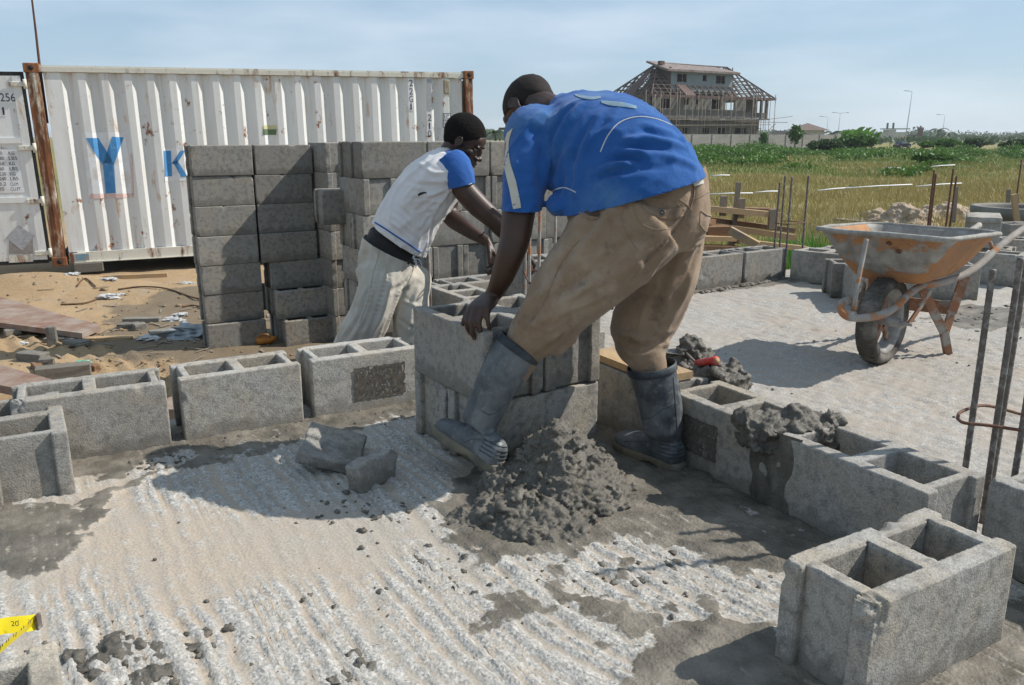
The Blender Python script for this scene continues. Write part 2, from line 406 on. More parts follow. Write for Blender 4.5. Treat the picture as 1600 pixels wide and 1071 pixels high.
M['hair'] = m_plain('cropped_hair', (.008, .007, .007), (.013, .011, .010), 300, .95, 1.0, .004, .15, vec='pos', fine=500)
M['hair_grey'] = m_plain('shaved_hair', (.013, .010, .009), (.022, .016, .013), 200, .8, .6, .002, .25, vec='pos', fine=700)
M['eye'] = m_plain('eye_white', (.22, .20, .18), (.2, .18, .16), 30, .25)
M['pupil'] = m_plain('pupil', (.01, .008, .006), (.01, .008, .006), 30, .2)
def m_boot():
    n = N('rubber_boot'); z = n.noise(11, 7, n.pos, .65, .3)
    c = n.mix(n.ramp(n.noise(6, 4, n.pos), (.3, 0), (.7, 1)), (.026, .032, .038), (.038, .046, .054))
    c = n.mix(n.ramp(n.math('ADD', z, n.math('MULTIPLY', n.attr('dust'), .26)), (.50, 0), (.86, .85)), c, (.185, .20, .205))
    c = n.mix(n.ramp(n.noise(40, 6, n.pos, .7), (.54, 0), (.72, .6)), c, (.25, .245, .23))
    return n.fin(c, n.ramp(z, (.3, .42), (.7, .75)), n.bump(n.noise(60, 5, n.pos), .3, .002), .45)
M['boot'] = m_boot()
M['boot_band'] = m_plain('boot_band', (.018, .024, .03), (.03, .038, .046), 30, .5, dirt=(.12, .13, .14), vec='pos')
M['sole'] = m_plain('muddy_sole', (.09, .085, .07), (.15, .135, .10), 18, .85, dirt=(.25, .2, .12), vec='pos')
M['boot_line'] = m_plain('boot_moulding', (.06, .07, .08), (.10, .115, .125), 30, .6, vec='pos')
def m_container(name, base=(.72, .73, .71)):
    n = N(name); p = n.obj; zz = n.mapping(p, (1, 1, .12)); st = n.noise(9, 6, zz, .6); st2 = n.noise(2.2, 6, zz, .65)
    c = n.mix(n.ramp(st2, (.35, 0), (.7, 1)), base, tuple(q*.80 for q in base))
    c = n.mix(n.ramp(st, (.55, 0), (.8, .5)), c, (.55, .50, .40))
    rust = n.ramp(n.math('ADD', n.math('MULTIPLY', n.noise(3.1, 7, p, .72), .75), n.math('MULTIPLY', n.noise(16, 6, n.mapping(p, (1, 1, .3)), .7), .3)), (.605, 0), (.65, 1))
    c = n.mix(rust, c, n.mix(n.noise(25, 4, p), (.30, .12, .045), (.17, .07, .035)))
    c = n.mix(n.ramp(n.noise(5.5, 7, n.mapping(p, (1, 1, .25), (4, 2, 1)), .7), (.60, 0), (.68, .75)), c, (.46, .26, .12))
    c = n.mix(n.math('MULTIPLY', n.ramp(n.noise(11, 5, n.mapping(p, (1, 1, .04), (2, 0, 7)), .6), (.56, 0), (.72, .8)), n.ramp(n.sep(p)[2], (.0, 1), (.35, .25), (1, .1)) if False else n.ramp(n.math('ABSOLUTE', n.math('SUBTRACT', n.math('DIVIDE', n.sep(p)[2], 2.6), .5)), (.25, .1), (.48, 1))), c, (.40, .22, .11))
    return n.fin(c, .55, n.bump(n.noise(12, 5, p), .2, .01), .4)
M['cont'] = m_container('white_container_paint')
def m_rusty(name, paint=(.60, .56, .46), amt=.5):
    n = N(name); p = n.obj; v = n.mapping(p, (1, 1, .25))
    r = n.ramp(n.noise(7, 7, v, .68), (amt-.07, 0), (amt+.05, 1))
    rust = n.mix(n.ramp(n.noise(14, 6, v), (.35, 0), (.65, 1)), (.30, .125, .05), (.13, .055, .03))
    return n.fin(n.mix(r, paint, rust), .75, n.bump(n.noise(30, 6, p), .5, .006), .3)
M['rust_post'] = m_rusty('rusty_corner_post', amt=.46); M['rust_rail'] = m_rusty('rusty_rail', (.60, .58, .50), .60)
M['rust'] = m_rusty('rust', (.2, .1, .06), .3)
M['blue_letter'] = m_plain('blue_letter_paint', (.055, .22, .48), (.08, .27, .53), 12, .6, dirt=(.35, .45, .55), dsc=14, dr=(.58, .75), vec='pos')
M['black_paint'] = m_plain('black_paint', (.03, .03, .045), (.05, .05, .065), 30, .6)
M['white_patch'] = m_plain('white_patch_paint', (.74, .76, .77), (.68, .70, .71), 9, .6, dirt=(.55, .5, .45), vec='pos')
M['pink_trace'] = m_plain('faded_red_outline', (.62, .42, .38), (.64, .52, .48), 20, .7)
M['dark_gap'] = m_plain('door_rubber', (.02, .022, .024), (.03, .03, .03), 20, .8)
M['grey_sticker'] = m_plain('grey_sticker', (.42, .43, .44), (.3, .31, .33), 40, .6)
M['label_green'] = m_plain('green_label', (.14, .25, .10), (.10, .12, .09), 60, .6); M['label_yellow'] = m_plain('yellow_label', (.62, .60, .30), (.5, .5, .3), 30, .6)
def m_wood(name, c1, c2, dirt=None, amt=(.5, .75)):
    n = N(name); g = n.noise(6, 6, n.mapping(n.obj, (12, 1, 12)), .65); c = n.mix(n.ramp(g, (.3, 0), (.7, 1)), c1, c2)
    if dirt: c = n.mix(n.ramp(n.noise(5, 6, n.pos, .6), (amt[0], 0), (amt[1], 1)), c, dirt)
    return n.fin(c, .85, n.bump(g, .4, .004), .2)
M['wood_red'] = m_wood('red_board', (.16, .085, .06), (.22, .13, .09), (.31, .275, .235), (.35, .75))
M['wood_edge'] = m_wood('dark_board_edge', (.10, .045, .03), (.17, .075, .045))
M['wood_pale'] = m_wood('pale_timber', (.42, .30, .17), (.33, .22, .12), (.25, .2, .15))
M['wood_brown'] = m_wood('brown_timber', (.22, .13, .075), (.16, .09, .05), (.3, .24, .18))
M['wood_grey'] = m_wood('grey_timber', (.27, .23, .18), (.20, .165, .13))
M['wood_old'] = m_wood('old_scaffold_pole', (.30, .25, .20), (.22, .18, .15))
M['rebar'] = m_plain('steel_bar', (.13, .115, .10), (.09, .07, .06), 40, .6, .5, .002, .5, dirt=(.22, .21, .19), dsc=60, dr=(.5, .65), vec='pos')
M['rebar_rust'] = m_plain('rusty_bar', (.10, .045, .03), (.15, .075, .045), 60, .8, .6, .002, .3, dirt=(.17, .14, .11), dsc=70, dr=(.55, .7), vec='pos')
def m_tray():
    n = N('orange_tray'); a = n.attr('crust'); p = n.pos
    c = n.mix(n.ramp(n.noise(6, 6, p, .6), (.35, 0), (.65, 1)), (.40, .20, .085), (.29, .155, .08))
    c = n.mix(n.ramp(n.noise(11, 7, p, .7), (.55, 0), (.66, 1)), c, (.20, .12, .07))
    m = n.ramp(n.math('ADD', a, n.math('MULTIPLY', n.math('SUBTRACT', n.noise(7, 7, p, .65), .5), 1.7)), (.42, 0), (.52, 1))
    c = n.mix(m, c, n.mix(n.ramp(n.noise(20, 6, p), (.35, 0), (.65, 1)), (.33, .32, .295), (.20, .19, .17)))
    return n.fin(c, .8, n.bump(n.math('ADD', m, n.noise(60, 5, p)), .5, .005), .3)
M['tray'] = m_tray()
M['tube'] = m_plain('cement_splashed_tube', (.33, .31, .28), (.25, .22, .19), 18, .85, .6, .004, .3, dirt=(.36, .16, .07), dsc=9, dr=(.52, .6), vec='pos')
M['tube_rust'] = m_plain('orange_rust_bar', (.30, .14, .075), (.2, .11, .07), 18, .8, .6, .004, .3, dirt=(.3, .28, .25), dsc=12, dr=(.5, .6), vec='pos')
M['tyre'] = m_plain('dusty_tyre', (.055, .05, .045), (.10, .09, .075), 14, .9, .6, .004, .2, dirt=(.22, .205, .18), dsc=9, dr=(.48, .7), vec='pos')
M['rim'] = m_plain('cemented_rim', (.34, .33, .31), (.22, .21, .2), 20, .8, .5, .003, .3, vec='pos')
M['red'] = m_plain('red_plastic', (.50, .045, .035), (.42, .04, .035), 30, .35, dirt=(.4, .3, .26), dsc=30)
M['yellow'] = m_plain('yellow_tape', (.75, .62, .02), (.7, .55, .02), 30, .35, bs=.05)
M['plastic'] = m_plain('crumpled_plastic', (.50, .50, .48), (.36, .37, .38), 20, .4, vec='pos')
M['plastic_blue'] = m_plain('blue_grey_plastic', (.17, .20, .22), (.32, .34, .35), 16, .4, vec='pos')
M['orange_plastic'] = m_plain('orange_plastic', (.42, .17, .03), (.36, .12, .03), 16, .3, vec='pos')
M['green_glass'] = m_plain('green_plastic', (.10, .30, .20), (.2, .4, .3), 16, .2, vec='pos')
M['white_obj'] = m_plain('white_plastic', (.75, .76, .78), (.65, .66, .7), 16, .5)
M['blue_obj'] = m_plain('blue_plastic', (.12, .3, .6), (.15, .35, .62), 16, .5)
M['pit'] = m_plain('brown_twig', (.10, .06, .035), (.15, .09, .05), 30, .9)
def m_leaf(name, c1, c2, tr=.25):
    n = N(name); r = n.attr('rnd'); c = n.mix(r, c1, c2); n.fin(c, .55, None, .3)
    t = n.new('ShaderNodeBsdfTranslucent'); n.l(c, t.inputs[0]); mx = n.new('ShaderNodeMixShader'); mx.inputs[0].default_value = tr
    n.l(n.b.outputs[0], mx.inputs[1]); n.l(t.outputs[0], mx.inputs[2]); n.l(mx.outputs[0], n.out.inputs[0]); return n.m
M['grass'] = m_leaf('field_grass', (.33, .27, .10), (.13, .19, .045)); M['grass_dry'] = m_leaf('dry_grass', (.36, .27, .11), (.24, .21, .075))
M['reed'] = m_leaf('green_reeds', (.06, .17, .02), (.12, .26, .035)); M['leaf'] = m_leaf('green_leaves', (.045, .11, .018), (.10, .20, .035))
M['leaf_dark'] = m_leaf('dark_leaves', (.025, .055, .018), (.055, .10, .03)); M['banana'] = m_leaf('banana_leaves', (.08, .20, .03), (.15, .30, .05), .35)
M['leaf_far'] = m_leaf('far_leaves', (.05, .085, .04), (.085, .13, .06))
M['bark'] = m_plain('bark', (.14, .11, .08), (.1, .08, .06), 20, .9)
M['water'] = N('pond_water').fin((.10, .10, .075), .08, None, .5)
M['bwall'] = m_plain('unpainted_render', (.175, .165, .145), (.115, .107, .095), .8, .9, dirt=(.12, .11, .10), dsc=1.2, dr=(.45, .7), vec='pos', bs=.2)
M['bpaint'] = m_plain('grey_green_paint', (.22, .255, .265), (.19, .225, .235), 1, .8, vec='pos')
M['broof'] = m_plain('rusty_sheet', (.085, .055, .048), (.12, .078, .066), .6, .8, vec='pos'); M['btile'] = m_plain('weathered_roofing', (.25, .21, .19), (.14, .11, .10), 1.6, .9, vec='pos')
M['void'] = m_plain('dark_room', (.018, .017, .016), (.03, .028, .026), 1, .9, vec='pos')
def m_wallblk():
    n = N('block_boundary_wall'); b = n.new('ShaderNodeTexBrick'); n.l(n.mapping(n.obj, (1, 1, 1), None, (R(90), 0, 0)), b.inputs['Vector'])
    b.inputs['Scale'].default_value = 1; b.inputs['Brick Width'].default_value = .45; b.inputs['Row Height'].default_value = .225; b.inputs['Mortar Size'].default_value = .02
    b.inputs['Color1'].default_value = (.30, .285, .26, 1); b.inputs['Color2'].default_value = (.24, .225, .20, 1); b.inputs['Mortar'].default_value = (.36, .34, .31, 1)
    c = n.mix(n.ramp(n.noise(.7, 5, n.pos), (.4, 0), (.7, .6)), b.outputs[0], (.17, .16, .14)); return n.fin(c, .9)
M['wallblk'] = m_wallblk()
M['lamp_post'] = m_plain('pale_lamp_post', (.45, .47, .48), (.4, .42, .43), 3, .6); M['sandheap'] = m_plain('heap_sand', (.40, .32, .235), (.32, .25, .18), 6, .95, .8, .02, .2, vec='pos', fine=30)
M['ring'] = m_plain('concrete_ring', (.17, .16, .14), (.24, .23, .2), 4, .9, .5, .01, vec='pos')
M['roof_thatch'] = m_plain('brown_roof', (.13, .10, .085), (.17, .13, .11), 2, .9, vec='pos'); M['cream'] = m_plain('cream_render', (.55, .52, .44), (.45, .43, .38), 1, .9, vec='pos')
M['car_dark'] = m_plain('dark_car_paint', (.03, .035, .05), (.05, .05, .06), 4, .3, vec='pos'); M['car_glass'] = m_plain('car_glass', (.3, .35, .4), (.25, .3, .35), 4, .1, vec='pos')

M['sand_clod'] = m_plain('sand_clod', (.26, .18, .10), (.20, .17, .13), 6, .95, .6, .01, .2, vec='pos', fine=60)

M['roof_timber'] = m_wood('roof_timber', (.15, .115, .10), (.10, .08, .07))
# ---------------------------------------------------------------- slab and ground
def lines(*segs):
    out = []
    for a, b, st in segs: out += list(np.arange(a, b-1e-6, st))
    return np.array(out+[segs[-1][1]])
def inpoly(x, y, poly):
    r = np.zeros(x.shape, bool); n = len(poly)
    for i in range(n):
        x1, y1 = poly[i][:2]; x2, y2 = poly[(i+1) % n][:2]
        if y1 == y2: continue
        c = ((y1 > y) != (y2 > y)) & (x < (x2-x1)*(y-y1)/(y2-y1)+x1); r ^= c
    return r
def pmask(x, y, px, z=0.0, rag=.05, sc=9, seed=0):
    poly = [atz(p[0], p[1], z) for p in px]
    dx = (fbm(x, y, sc, 4, seed)-.5)*2*rag; dy = (fbm(x, y, sc, 4, seed+50)-.5)*2*rag; t = 0
    for ox, oy in ((0, 0), (.012, 0), (-.012, 0), (0, .012), (0, -.012)): t = t+inpoly(x+dx+ox, y+dy+oy, poly)
    return t/5.0
def grid(xs, ys):
    X, Y = np.meshgrid(xs, ys, indexing='ij'); return X, Y
def gridfaces(n, m, keep=None):
    i, j = np.meshgrid(np.arange(n-1), np.arange(m-1), indexing='ij'); a = (i*m+j)
    f = np.stack([a, a+m, a+m+1, a+1], -1)
    return f[keep] if keep is not None else f.reshape(-1, 4)
WET = [
 [(-200, 720), (130, 800), (150, 770), (300, 715), (500, 672), (690, 635), (690, 650), (560, 668), (400, 712), (260, 735), (205, 760), (150, 820), (115, 880), (60, 900), (-200, 930)],
 [(905, 660), (1010, 700), (1240, 850), (1290, 880), (1180, 905), (1050, 850), (960, 850), (900, 800), (860, 690)],
 [(1010, 990), (1090, 965), (1230, 985), (1300, 1120), (950, 1120), (1000, 1060)],
 [(1480, 1000), (1620, 940), (1700, 1200), (1300, 1200)],
 [(700, 770), (760, 700), (980, 700), (1000, 820), (900, 870), (780, 880), (690, 830)],
 [(735, 930), (790, 915), (850, 940), (830, 985), (760, 985)],
]
def slab_fields(X, Y):
    a = (X-O.x)*U.x+(Y-O.y)*U.y; b = (X-O.x)*V.x+(Y-O.y)*V.y
    room2 = sstep(.05, .12, a)
    wob = (fbm(X, Y, 1.1, 3, 11)-.5)*.26+(fbm(X, Y, 7, 3, 12)-.5)*.06
    warp = a+wob*.55+.02*vnoise(a*9, b*1.1, 77)
    ph = (warp+.018*np.sin(warp*19)+.010*np.sin(warp*47+b))/.066; tri = np.abs((ph % 1)-.5)*2; comb = 1-np.abs(tri-.45)*2.0
    w1 = np.clip(comb, -1, 1)
    amp = (.36+.92*sstep(.36, .58, fbm(X, Y, 2.1, 4, 21)+.10*sstep(2.1, 1.5, Y)))*(.45+.8*vnoise(ph.round()*3.7, b*1.5, 23))
    lump = fbm(X, Y, 46, 4, 31, .7)
    ridge = np.clip(w1+(lump-.5)*.9*amp, -1, 1)
    h1 = amp*(.0105*ridge)+(lump-.5)*.0055*np.clip(amp, .2, 1)+(fbm(X, Y, 90, 2, 41)-.5)*.0022
    w2 = np.sin((a+wob*.8)*2*math.pi/.034)*(.3+.9*fbm(X, Y, 4, 3, 61))
    h2 = .0055*w2+(fbm(X, Y, 30, 4, 71)-.5)*.020
    h = h1*(1-room2)+h2*room2
    rough = np.clip((.0+.95*sstep(-.2, .8, ridge))*np.clip(amp, 0, 1), 0, 1)*(1-room2)+room2*(.15+.6*fbm(X, Y, 6, 3, 81))
    wet = np.zeros_like(X)
    for i, w in enumerate(WET): wet = np.maximum(wet, .93*pmask(X, Y, w, 0, .085, 13, 90+i))
    wet = np.maximum(wet, .95*sstep(.17, .06, np.abs(b+.48)+.25*(fbm(X, Y, 9, 4, 5)-.5))*(a < .1))
    wet = np.maximum(wet, sstep(.17, .05, np.abs(a+.03)+.3*(fbm(X, Y, 8, 4, 6)-.5))*(b > -.5)*(b < 1.9))
    wet = np.maximum(wet, .8*sstep(.16, .04, np.abs(b+1.72)+.2*(fbm(X, Y, 9, 4, 8)-.5)))
    wet = np.maximum(wet, .8*sstep(.595, .70, fbm(X, Y, 11, 5, 7))*sstep(.5, 1.3, a+1.6*(b > .2)+b*.3)*(1-room2))
    r2w = pmask(X, Y, [(1440, 500), (1500, 478), (1640, 480), (1640, 512), (1520, 520)], 0, .12, 6, 99); wet = np.maximum(wet, .75*r2w)
    wet = np.clip(wet*(1-.42*np.clip(ridge, 0, 1)*sstep(.42, .6, fbm(X, Y, 6, 3, 97))*(1-room2)), 0, 1)
    h = h*(1-.62*wet)+wet*(.005+.024*(fbm(X, Y, 22, 5, 95, .6)-.4))
    return a, b, h, rough, wet
aa = lines((-5, -2.5, .1), (-2.5, .3, .0085), (.3, 2.6, .02), (2.6, 9, .06)); bb = lines((-2.05, -.80, .024), (-.80, 1.95, .0085), (1.95, 6, .12))
A, B = grid(aa, bb); X = O.x+U.x*A+V.x*B; Y = O.y+U.y*A+V.y*B
_, _, h, rough, wet = slab_fields(X, Y)
keep = ~((A[:-1, :-1] < -.06) & (B[:-1, :-1] < -.805))
me = mesh_np('concrete_floor_slab', np.stack([X, Y, h], -1).reshape(-1, 3), gridfaces(len(aa), len(bb), keep), M['slab'], True)
set_attr(me, 'wet', wet.ravel()); set_attr(me, 'rough', rough.ravel()); set_attr(me, 'room2', (A > .1).ravel())
link('concrete_slab', me, kind='structure')
mb = MB()
def wallq(p, q): mb.add([(p.x, p.y, .004), (q.x, q.y, .004), (q.x, q.y, -.9), (p.x, p.y, -.9)], [(0, 1, 2, 3)])
wallq(ab(-5, -.803), ab(-.06, -.803)); wallq(ab(-.06, -.803), ab(-.06, -2.052)); wallq(ab(-.06, -2.052), ab(9, -2.052)); wallq(ab(9, -2.052), ab(9, 6))
mb.build('slab_edge', M['mortar_dry'], kind='structure')
def ground_h(X, Y):
    a = (X-O.x)*U.x+(Y-O.y)*U.y; b = (X-O.x)*V.x+(Y-O.y)*V.y
    z = -.60-.20*sstep(8.9, 10.4, Y+.235*0)*sstep(1, 0, X)+(fbm(X, Y, .5, 3, 1)-.5)*.06*sstep(20, 8, Y)+(fbm(X, Y, 5, 4, 2)-.5)*.035
    z = z+.07*np.exp(-(((X+.75)/.7)**2+((Y-4.0)/.6)**2))
    z = z+.16*np.exp(-(((X+5.2)/1.0)**2+((Y-9.0)/.45)**2))+.08*np.exp(-(((X+3.0)/.9)**2+((Y-8.6)/.5)**2))-.05*np.exp(-(((X+3.4)/.5)**2+((Y-9.9)/.4)**2))
    tr = pmask(X, Y, [(-60, 495), (130, 530), (230, 560), (330, 590), (430, 600), (300, 640), (100, 560), (-60, 560)], -.6, .1, 2, 3)
    u2 = (X*.80+Y*.60)
    z = z+tr*.022*np.sin(u2*2*math.pi/.13+fbm(X, Y, 2, 2, 4)*3)
    under = ((a > -.2) & (b > -2.25)) | (b > -.95)
    z = np.where(under, np.minimum(z, -.78), z)
    return a, b, z
def gz(x, y):
    return float(ground_h(np.array([[x]]), np.array([[y]]))[2][0, 0])
xs = np.concatenate([-np.geomspace(4000, 12, 34), lines((-12, -7.5, .3), (-7.5, .6, .035), (.6, 12, .12)), np.geomspace(12.3, 4000, 44)])
ys = np.concatenate([[-40, -10, 0], lines((1.5, 2.4, .2), (2.4, 11.5, .04), (11.5, 22, .2)), np.geomspace(22.4, 5000, 60)])
X, Y = grid(xs, ys); a, b, z = ground_h(X, Y)
far = sstep(14, 40, np.hypot(X, Y)); z = z*(1-far)+(-.62+(fbm(X, Y, .07, 3, 9)-.5)*.35*sstep(1500, 60, np.hypot(X, Y)))*far
sand = sstep(.4, -.4, X-(Y-6)*.12-(fbm(X, Y, 1.2, 4, 5)-.5)*1.5)*sstep(22, 14, Y)*(X > -30)
sand = np.maximum(sand, sstep(.5, 0, np.abs(b+2.4)+.5*(fbm(X, Y, 2, 3, 8)-.5))*.8)
sand = np.maximum(sand, pmask(X, Y, [(1285, 352), (1380, 356), (1480, 350), (1700, 350), (1700, 328), (1490, 326), (1440, 340), (1380, 346)], -.62, .5, .8, 6))
damp_shade = np.clip(sstep(1.3, .2, np.abs(b+1.3)+.8*(fbm(X, Y, 1.5, 4, 15)-.5))*(a < 0)*sstep(-2.6, -.4, a)+.75*pmask(X, Y, [(330, 590), (180, 560), (130, 505), (190, 478), (330, 440), (560, 520), (640, 620), (400, 620)], -.6, .3, 2, 16), 0, .9)  # damp sand plus the shadow by the left stack, painted as one darkening
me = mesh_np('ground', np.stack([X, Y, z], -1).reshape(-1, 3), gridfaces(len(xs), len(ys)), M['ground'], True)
set_attr(me, 'sand', sand.ravel()); set_attr(me, 'wet', damp_shade.ravel())
link('ground', me, kind='structure')
# ---------------------------------------------------------------- hollow blocks
BL, BW, BH = .45, .225, .225
def sub(cuts, res, fine=.0038):
    out = []
    for p, q in zip(cuts[:-1], cuts[1:]):
        l = q-p
        if l <= fine*4.6: out += [p]; continue
        n = max(1, int(round((l-4*fine)/res))); out += [p, p+fine]+list(np.linspace(p+2*fine, q-2*fine, n+1))+[q-fine]
    return np.array(out+[cuts[-1]])
def block_mesh(name, mat_, seed, res=.02, chips=3, chip_r=(.012, .03), corner=(), L_=BL, ends=True, rnd=.0017, hy=.070, web=.02, ew=.042):
    hx = L_/2; e = .018 if ends else 0.0
    xc = [-hx]+([-hx+e] if e else [])+[-hx+ew, -web, web, hx-ew]+([hx-e] if e else [])+[hx]
    if L_ < .3: xc = [-hx, -hx+e, -hx+.042, hx-.042, hx-e, hx]
    yc = [-BW/2, -hy, hy, BW/2]; zc = [0, BH]
    xs, ys, zs = sub(xc, res), sub(yc, res), sub(zc, res)
    def solid(x, y):
        if abs(x) > hx or abs(y) > BW/2: return False
        if e and abs(x) > hx-e and abs(y) < hy: return False
        if L_ < .3: return not (abs(x) < hx-.042 and abs(y) < .070)
        if web < abs(x) < hx-ew and abs(y) < hy: return False
        return True
    nx, ny, nz = len(xs)-1, len(ys)-1, len(zs)-1
    S = np.zeros((nx+2, ny+2, nz+2), bool)
    for i in range(nx):
        for j in range(ny):
            if solid((xs[i]+xs[i+1])/2, (ys[j]+ys[j+1])/2): S[i+1, j+1, 1:-1] = True
    vid = {}; vs = []; fs = []; nrm = []
    def vv(i, j, k):
        t = (i, j, k)
        if t not in vid: vid[t] = len(vs); vs.append((xs[i], ys[j], zs[k])); nrm.append([])
        return vid[t]
    for ax, dirs in (('x', (1, 0, 0)), ('y', (0, 1, 0)), ('z', (0, 0, 1))):
        for sg in (1, -1):
            d = tuple(sg*q for q in dirs)
            T = S & ~np.roll(S, tuple(-q for q in d), (0, 1, 2))
            for i, j, k in zip(*np.nonzero(T)):
                i, j, k = i-1, j-1, k-1
                if ax == 'x': q = i+(sg > 0); c = [vv(q, j, k), vv(q, j+1, k), vv(q, j+1, k+1), vv(q, j, k+1)]
                elif ax == 'y': q = j+(sg > 0); c = [vv(i, q, k), vv(i, q, k+1), vv(i+1, q, k+1), vv(i+1, q, k)]
                else: q = k+(sg > 0); c = [vv(i, j, q), vv(i+1, j, q), vv(i+1, j+1, q), vv(i, j+1, q)]
                if sg < 0: c.reverse()
                fs.append(c)
                for t in c: nrm[t].append(d)
    v = np.array(vs, float); rr = random.Random(seed); out = v.copy()
    cs = [(Vector((rr.choice((-hx, hx)) if rr.random() < .7 else rr.uniform(-hx, hx), rr.choice((-BW/2, BW/2)), rr.choice((0, BH, BH)) if rr.random() < .6 else rr.uniform(0, BH))), rr.uniform(*chip_r)) for _ in range(chips)]
    cs += [(Vector(p), r) for p, r in corner]; off = Vector((seed*3.1, seed*1.7, 0))
    for i, p in enumerate(vs):
        p = Vector(p); s = {tuple(d) for d in nrm[i]}; n = Vector((0, 0, 0))
        for d in s: n += Vector(d)
        if n.length < .1: continue
        n.normalize(); q = mn.noise((p+off)*70); q2 = mn.noise((p+off)*23); d = q*.0004+q2*.0007
        if len(s) >= 2: d -= rnd*(len(s)-.4)*(.75+1.1*max(0, q2)+.35*q)
        if p.z > BH-1e-4 and len(s) == 1: d += .0022*mn.noise((p+off)*110)
        P = p+n*d
        for c, r in cs:
            dd = (p-c).length; rr2 = r*(1+.45*q2+.3*q)
            if dd < rr2:
                toc = (Vector((0, 0, BH/2))-c); toc.normalize(); P += toc*(rr2-dd)*.62
        out[i] = P
    me = bpy.data.meshes.new(name); me.from_pydata([tuple(p) for p in out], [], fs); me.polygons.foreach_set('use_smooth', [True]*len(fs)); me.materials.append(mat_); me.update()
    return me
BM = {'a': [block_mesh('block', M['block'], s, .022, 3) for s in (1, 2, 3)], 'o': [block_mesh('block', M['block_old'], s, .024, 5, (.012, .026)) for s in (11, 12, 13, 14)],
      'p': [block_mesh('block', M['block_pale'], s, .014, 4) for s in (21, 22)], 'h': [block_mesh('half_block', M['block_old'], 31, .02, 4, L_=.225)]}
def blk(c, rz, mesh, label, group='hollow concrete blocks', tilt=(0, 0), name='hollow_block'):
    o = link(name, mesh, loc=c, rot=(tilt[0], tilt[1], rz)); return tag(o, label, 'concrete block', group)
def edge_block(P0, P1, mesh, label, back=1, jit=0, **k):
    """a block whose long lower front edge runs from P0 towards P1"""
    d = (Vector(P1)-Vector(P0)); d.z = 0; d.normalize(); p = Vector((-d.y, d.x, 0))*back
    return blk(Vector(P0)+d*max(v.co.x for v in mesh.vertices)+p*BW/2, math.atan2(d.y, d.x), mesh, label, **k)
def scat(): return R(random.uniform(-1.3, 1.3))
G_EDGE = 'blocks set out along the slab edge'
# left row
m1 = block_mesh('block', M['block_pale'], 41, .011, 5, (.012, .03), corner=(((-BL/2, -BW/2, BH), .045),)); m2 = block_mesh('block', M['block_pale'], 42, .011, 3, L_=.414); m3 = block_mesh('block', M['block_pale'], 43, .011, 3, L_=.43, corner=(((BL/2, BW/2, BH), .05),))
e1 = atz(273, 697); d1 = (atz(273, 697)-atz(110, 722)).normalized()
R3 = lambda p, q, a: p+Matrix.Rotation(R(a), 3, 'Z') @ (q-p)
e1 = e1-d1*.008; edge_block(R3(e1, e1-d1*BL, 2.0), e1, m1, 'speckled grey hollow block with a broken left end and orange mud along its foot', group=G_EDGE)
e2 = atz(477, 660); edge_block(R3(e2, e2-d1*.418, 3.5), e2, m2, 'clean pale grey hollow block between the mud-stained block and the stamped block', group=G_EDGE)
e3 = atz(659, 628); b3 = edge_block(R3(e3, e3-d1*.432, 2.5), e3, m3, 'pale hollow block with a dark rectangular stamped patch on its front', group=G_EDGE)
# stamp on the block: dark patch with worn letters
def stamp(parent, Mw, w, h, rows, name='maker_stamp'):
    mb = MB(); nx, nz = 64, 44; cell_w = w/nx; cell_h = h/nz
    cu = []
    for txt, z0, hh in rows:
        c = bpy.data.curves.new('t', 'FONT'); c.body = txt; c.size = hh*1.35; c.align_x = 'CENTER'; to = bpy.data.objects.new('t', c); COL.objects.link(to)
        bpy.context.view_layer.update(); me = bpy.data.meshes.new_from_object(to.evaluated_get(bpy.context.evaluated_depsgraph_get())); bpy.data.objects.remove(to)
        wd = max(v.co.x for v in me.vertices)-min(v.co.x for v in me.vertices); sx = min(1.3, w*.9/wd)
        for f in me.polygons: cu.append([(me.vertices[i].co.x*sx, me.vertices[i].co.y+z0) for i in f.vertices])
    gx, gzz = np.meshgrid(np.linspace(-w/2, w/2, nx+1)[:-1]+cell_w/2, np.linspace(0, h, nz+1)[:-1]+cell_h/2, indexing='ij')
    letter = np.zeros(gx.shape, bool)
    for p in cu: letter |= inpoly(gx, gzz, p)
    wear = fbm(gx+3, gzz, 60, 4, 3)+.25*fbm(gx, gzz, 260, 2, 8); edge = np.minimum(np.minimum(w/2-np.abs(gx), gzz), h-gzz)
    on = (~letter | (wear > .80)) & (wear < .86) & (edge > .002+.006*fbm(gx, gzz, 90, 2, 4))
    for i, k in zip(*np.nonzero(on)):
        x = gx[i, k]; z = gzz[i, k]; a, b = cell_w*.5, cell_h*.5
        mb.add([(x-a, 0, z-b), (x+a, 0, z-b), (x+a, 0, z+b), (x-a, 0, z+b)], [(0, 1, 2, 3)], False, Mw)
    return mb.build(name, M['stamp'], parent, world=False)
M['stamp'] = m_plain('stamp_ink', (.075, .066, .055), (.10, .088, .072), 30, .9, dirt=(.16, .14, .12), dsc=60, dr=(.5, .7))
stamp(b3, Matrix.Translation((.045, -BW/2-.0035, .045)), .215, .135, (('TOGWOLU', .088, .036), ('SALES', .050, .024), ('MAKIND', .012, .024)))
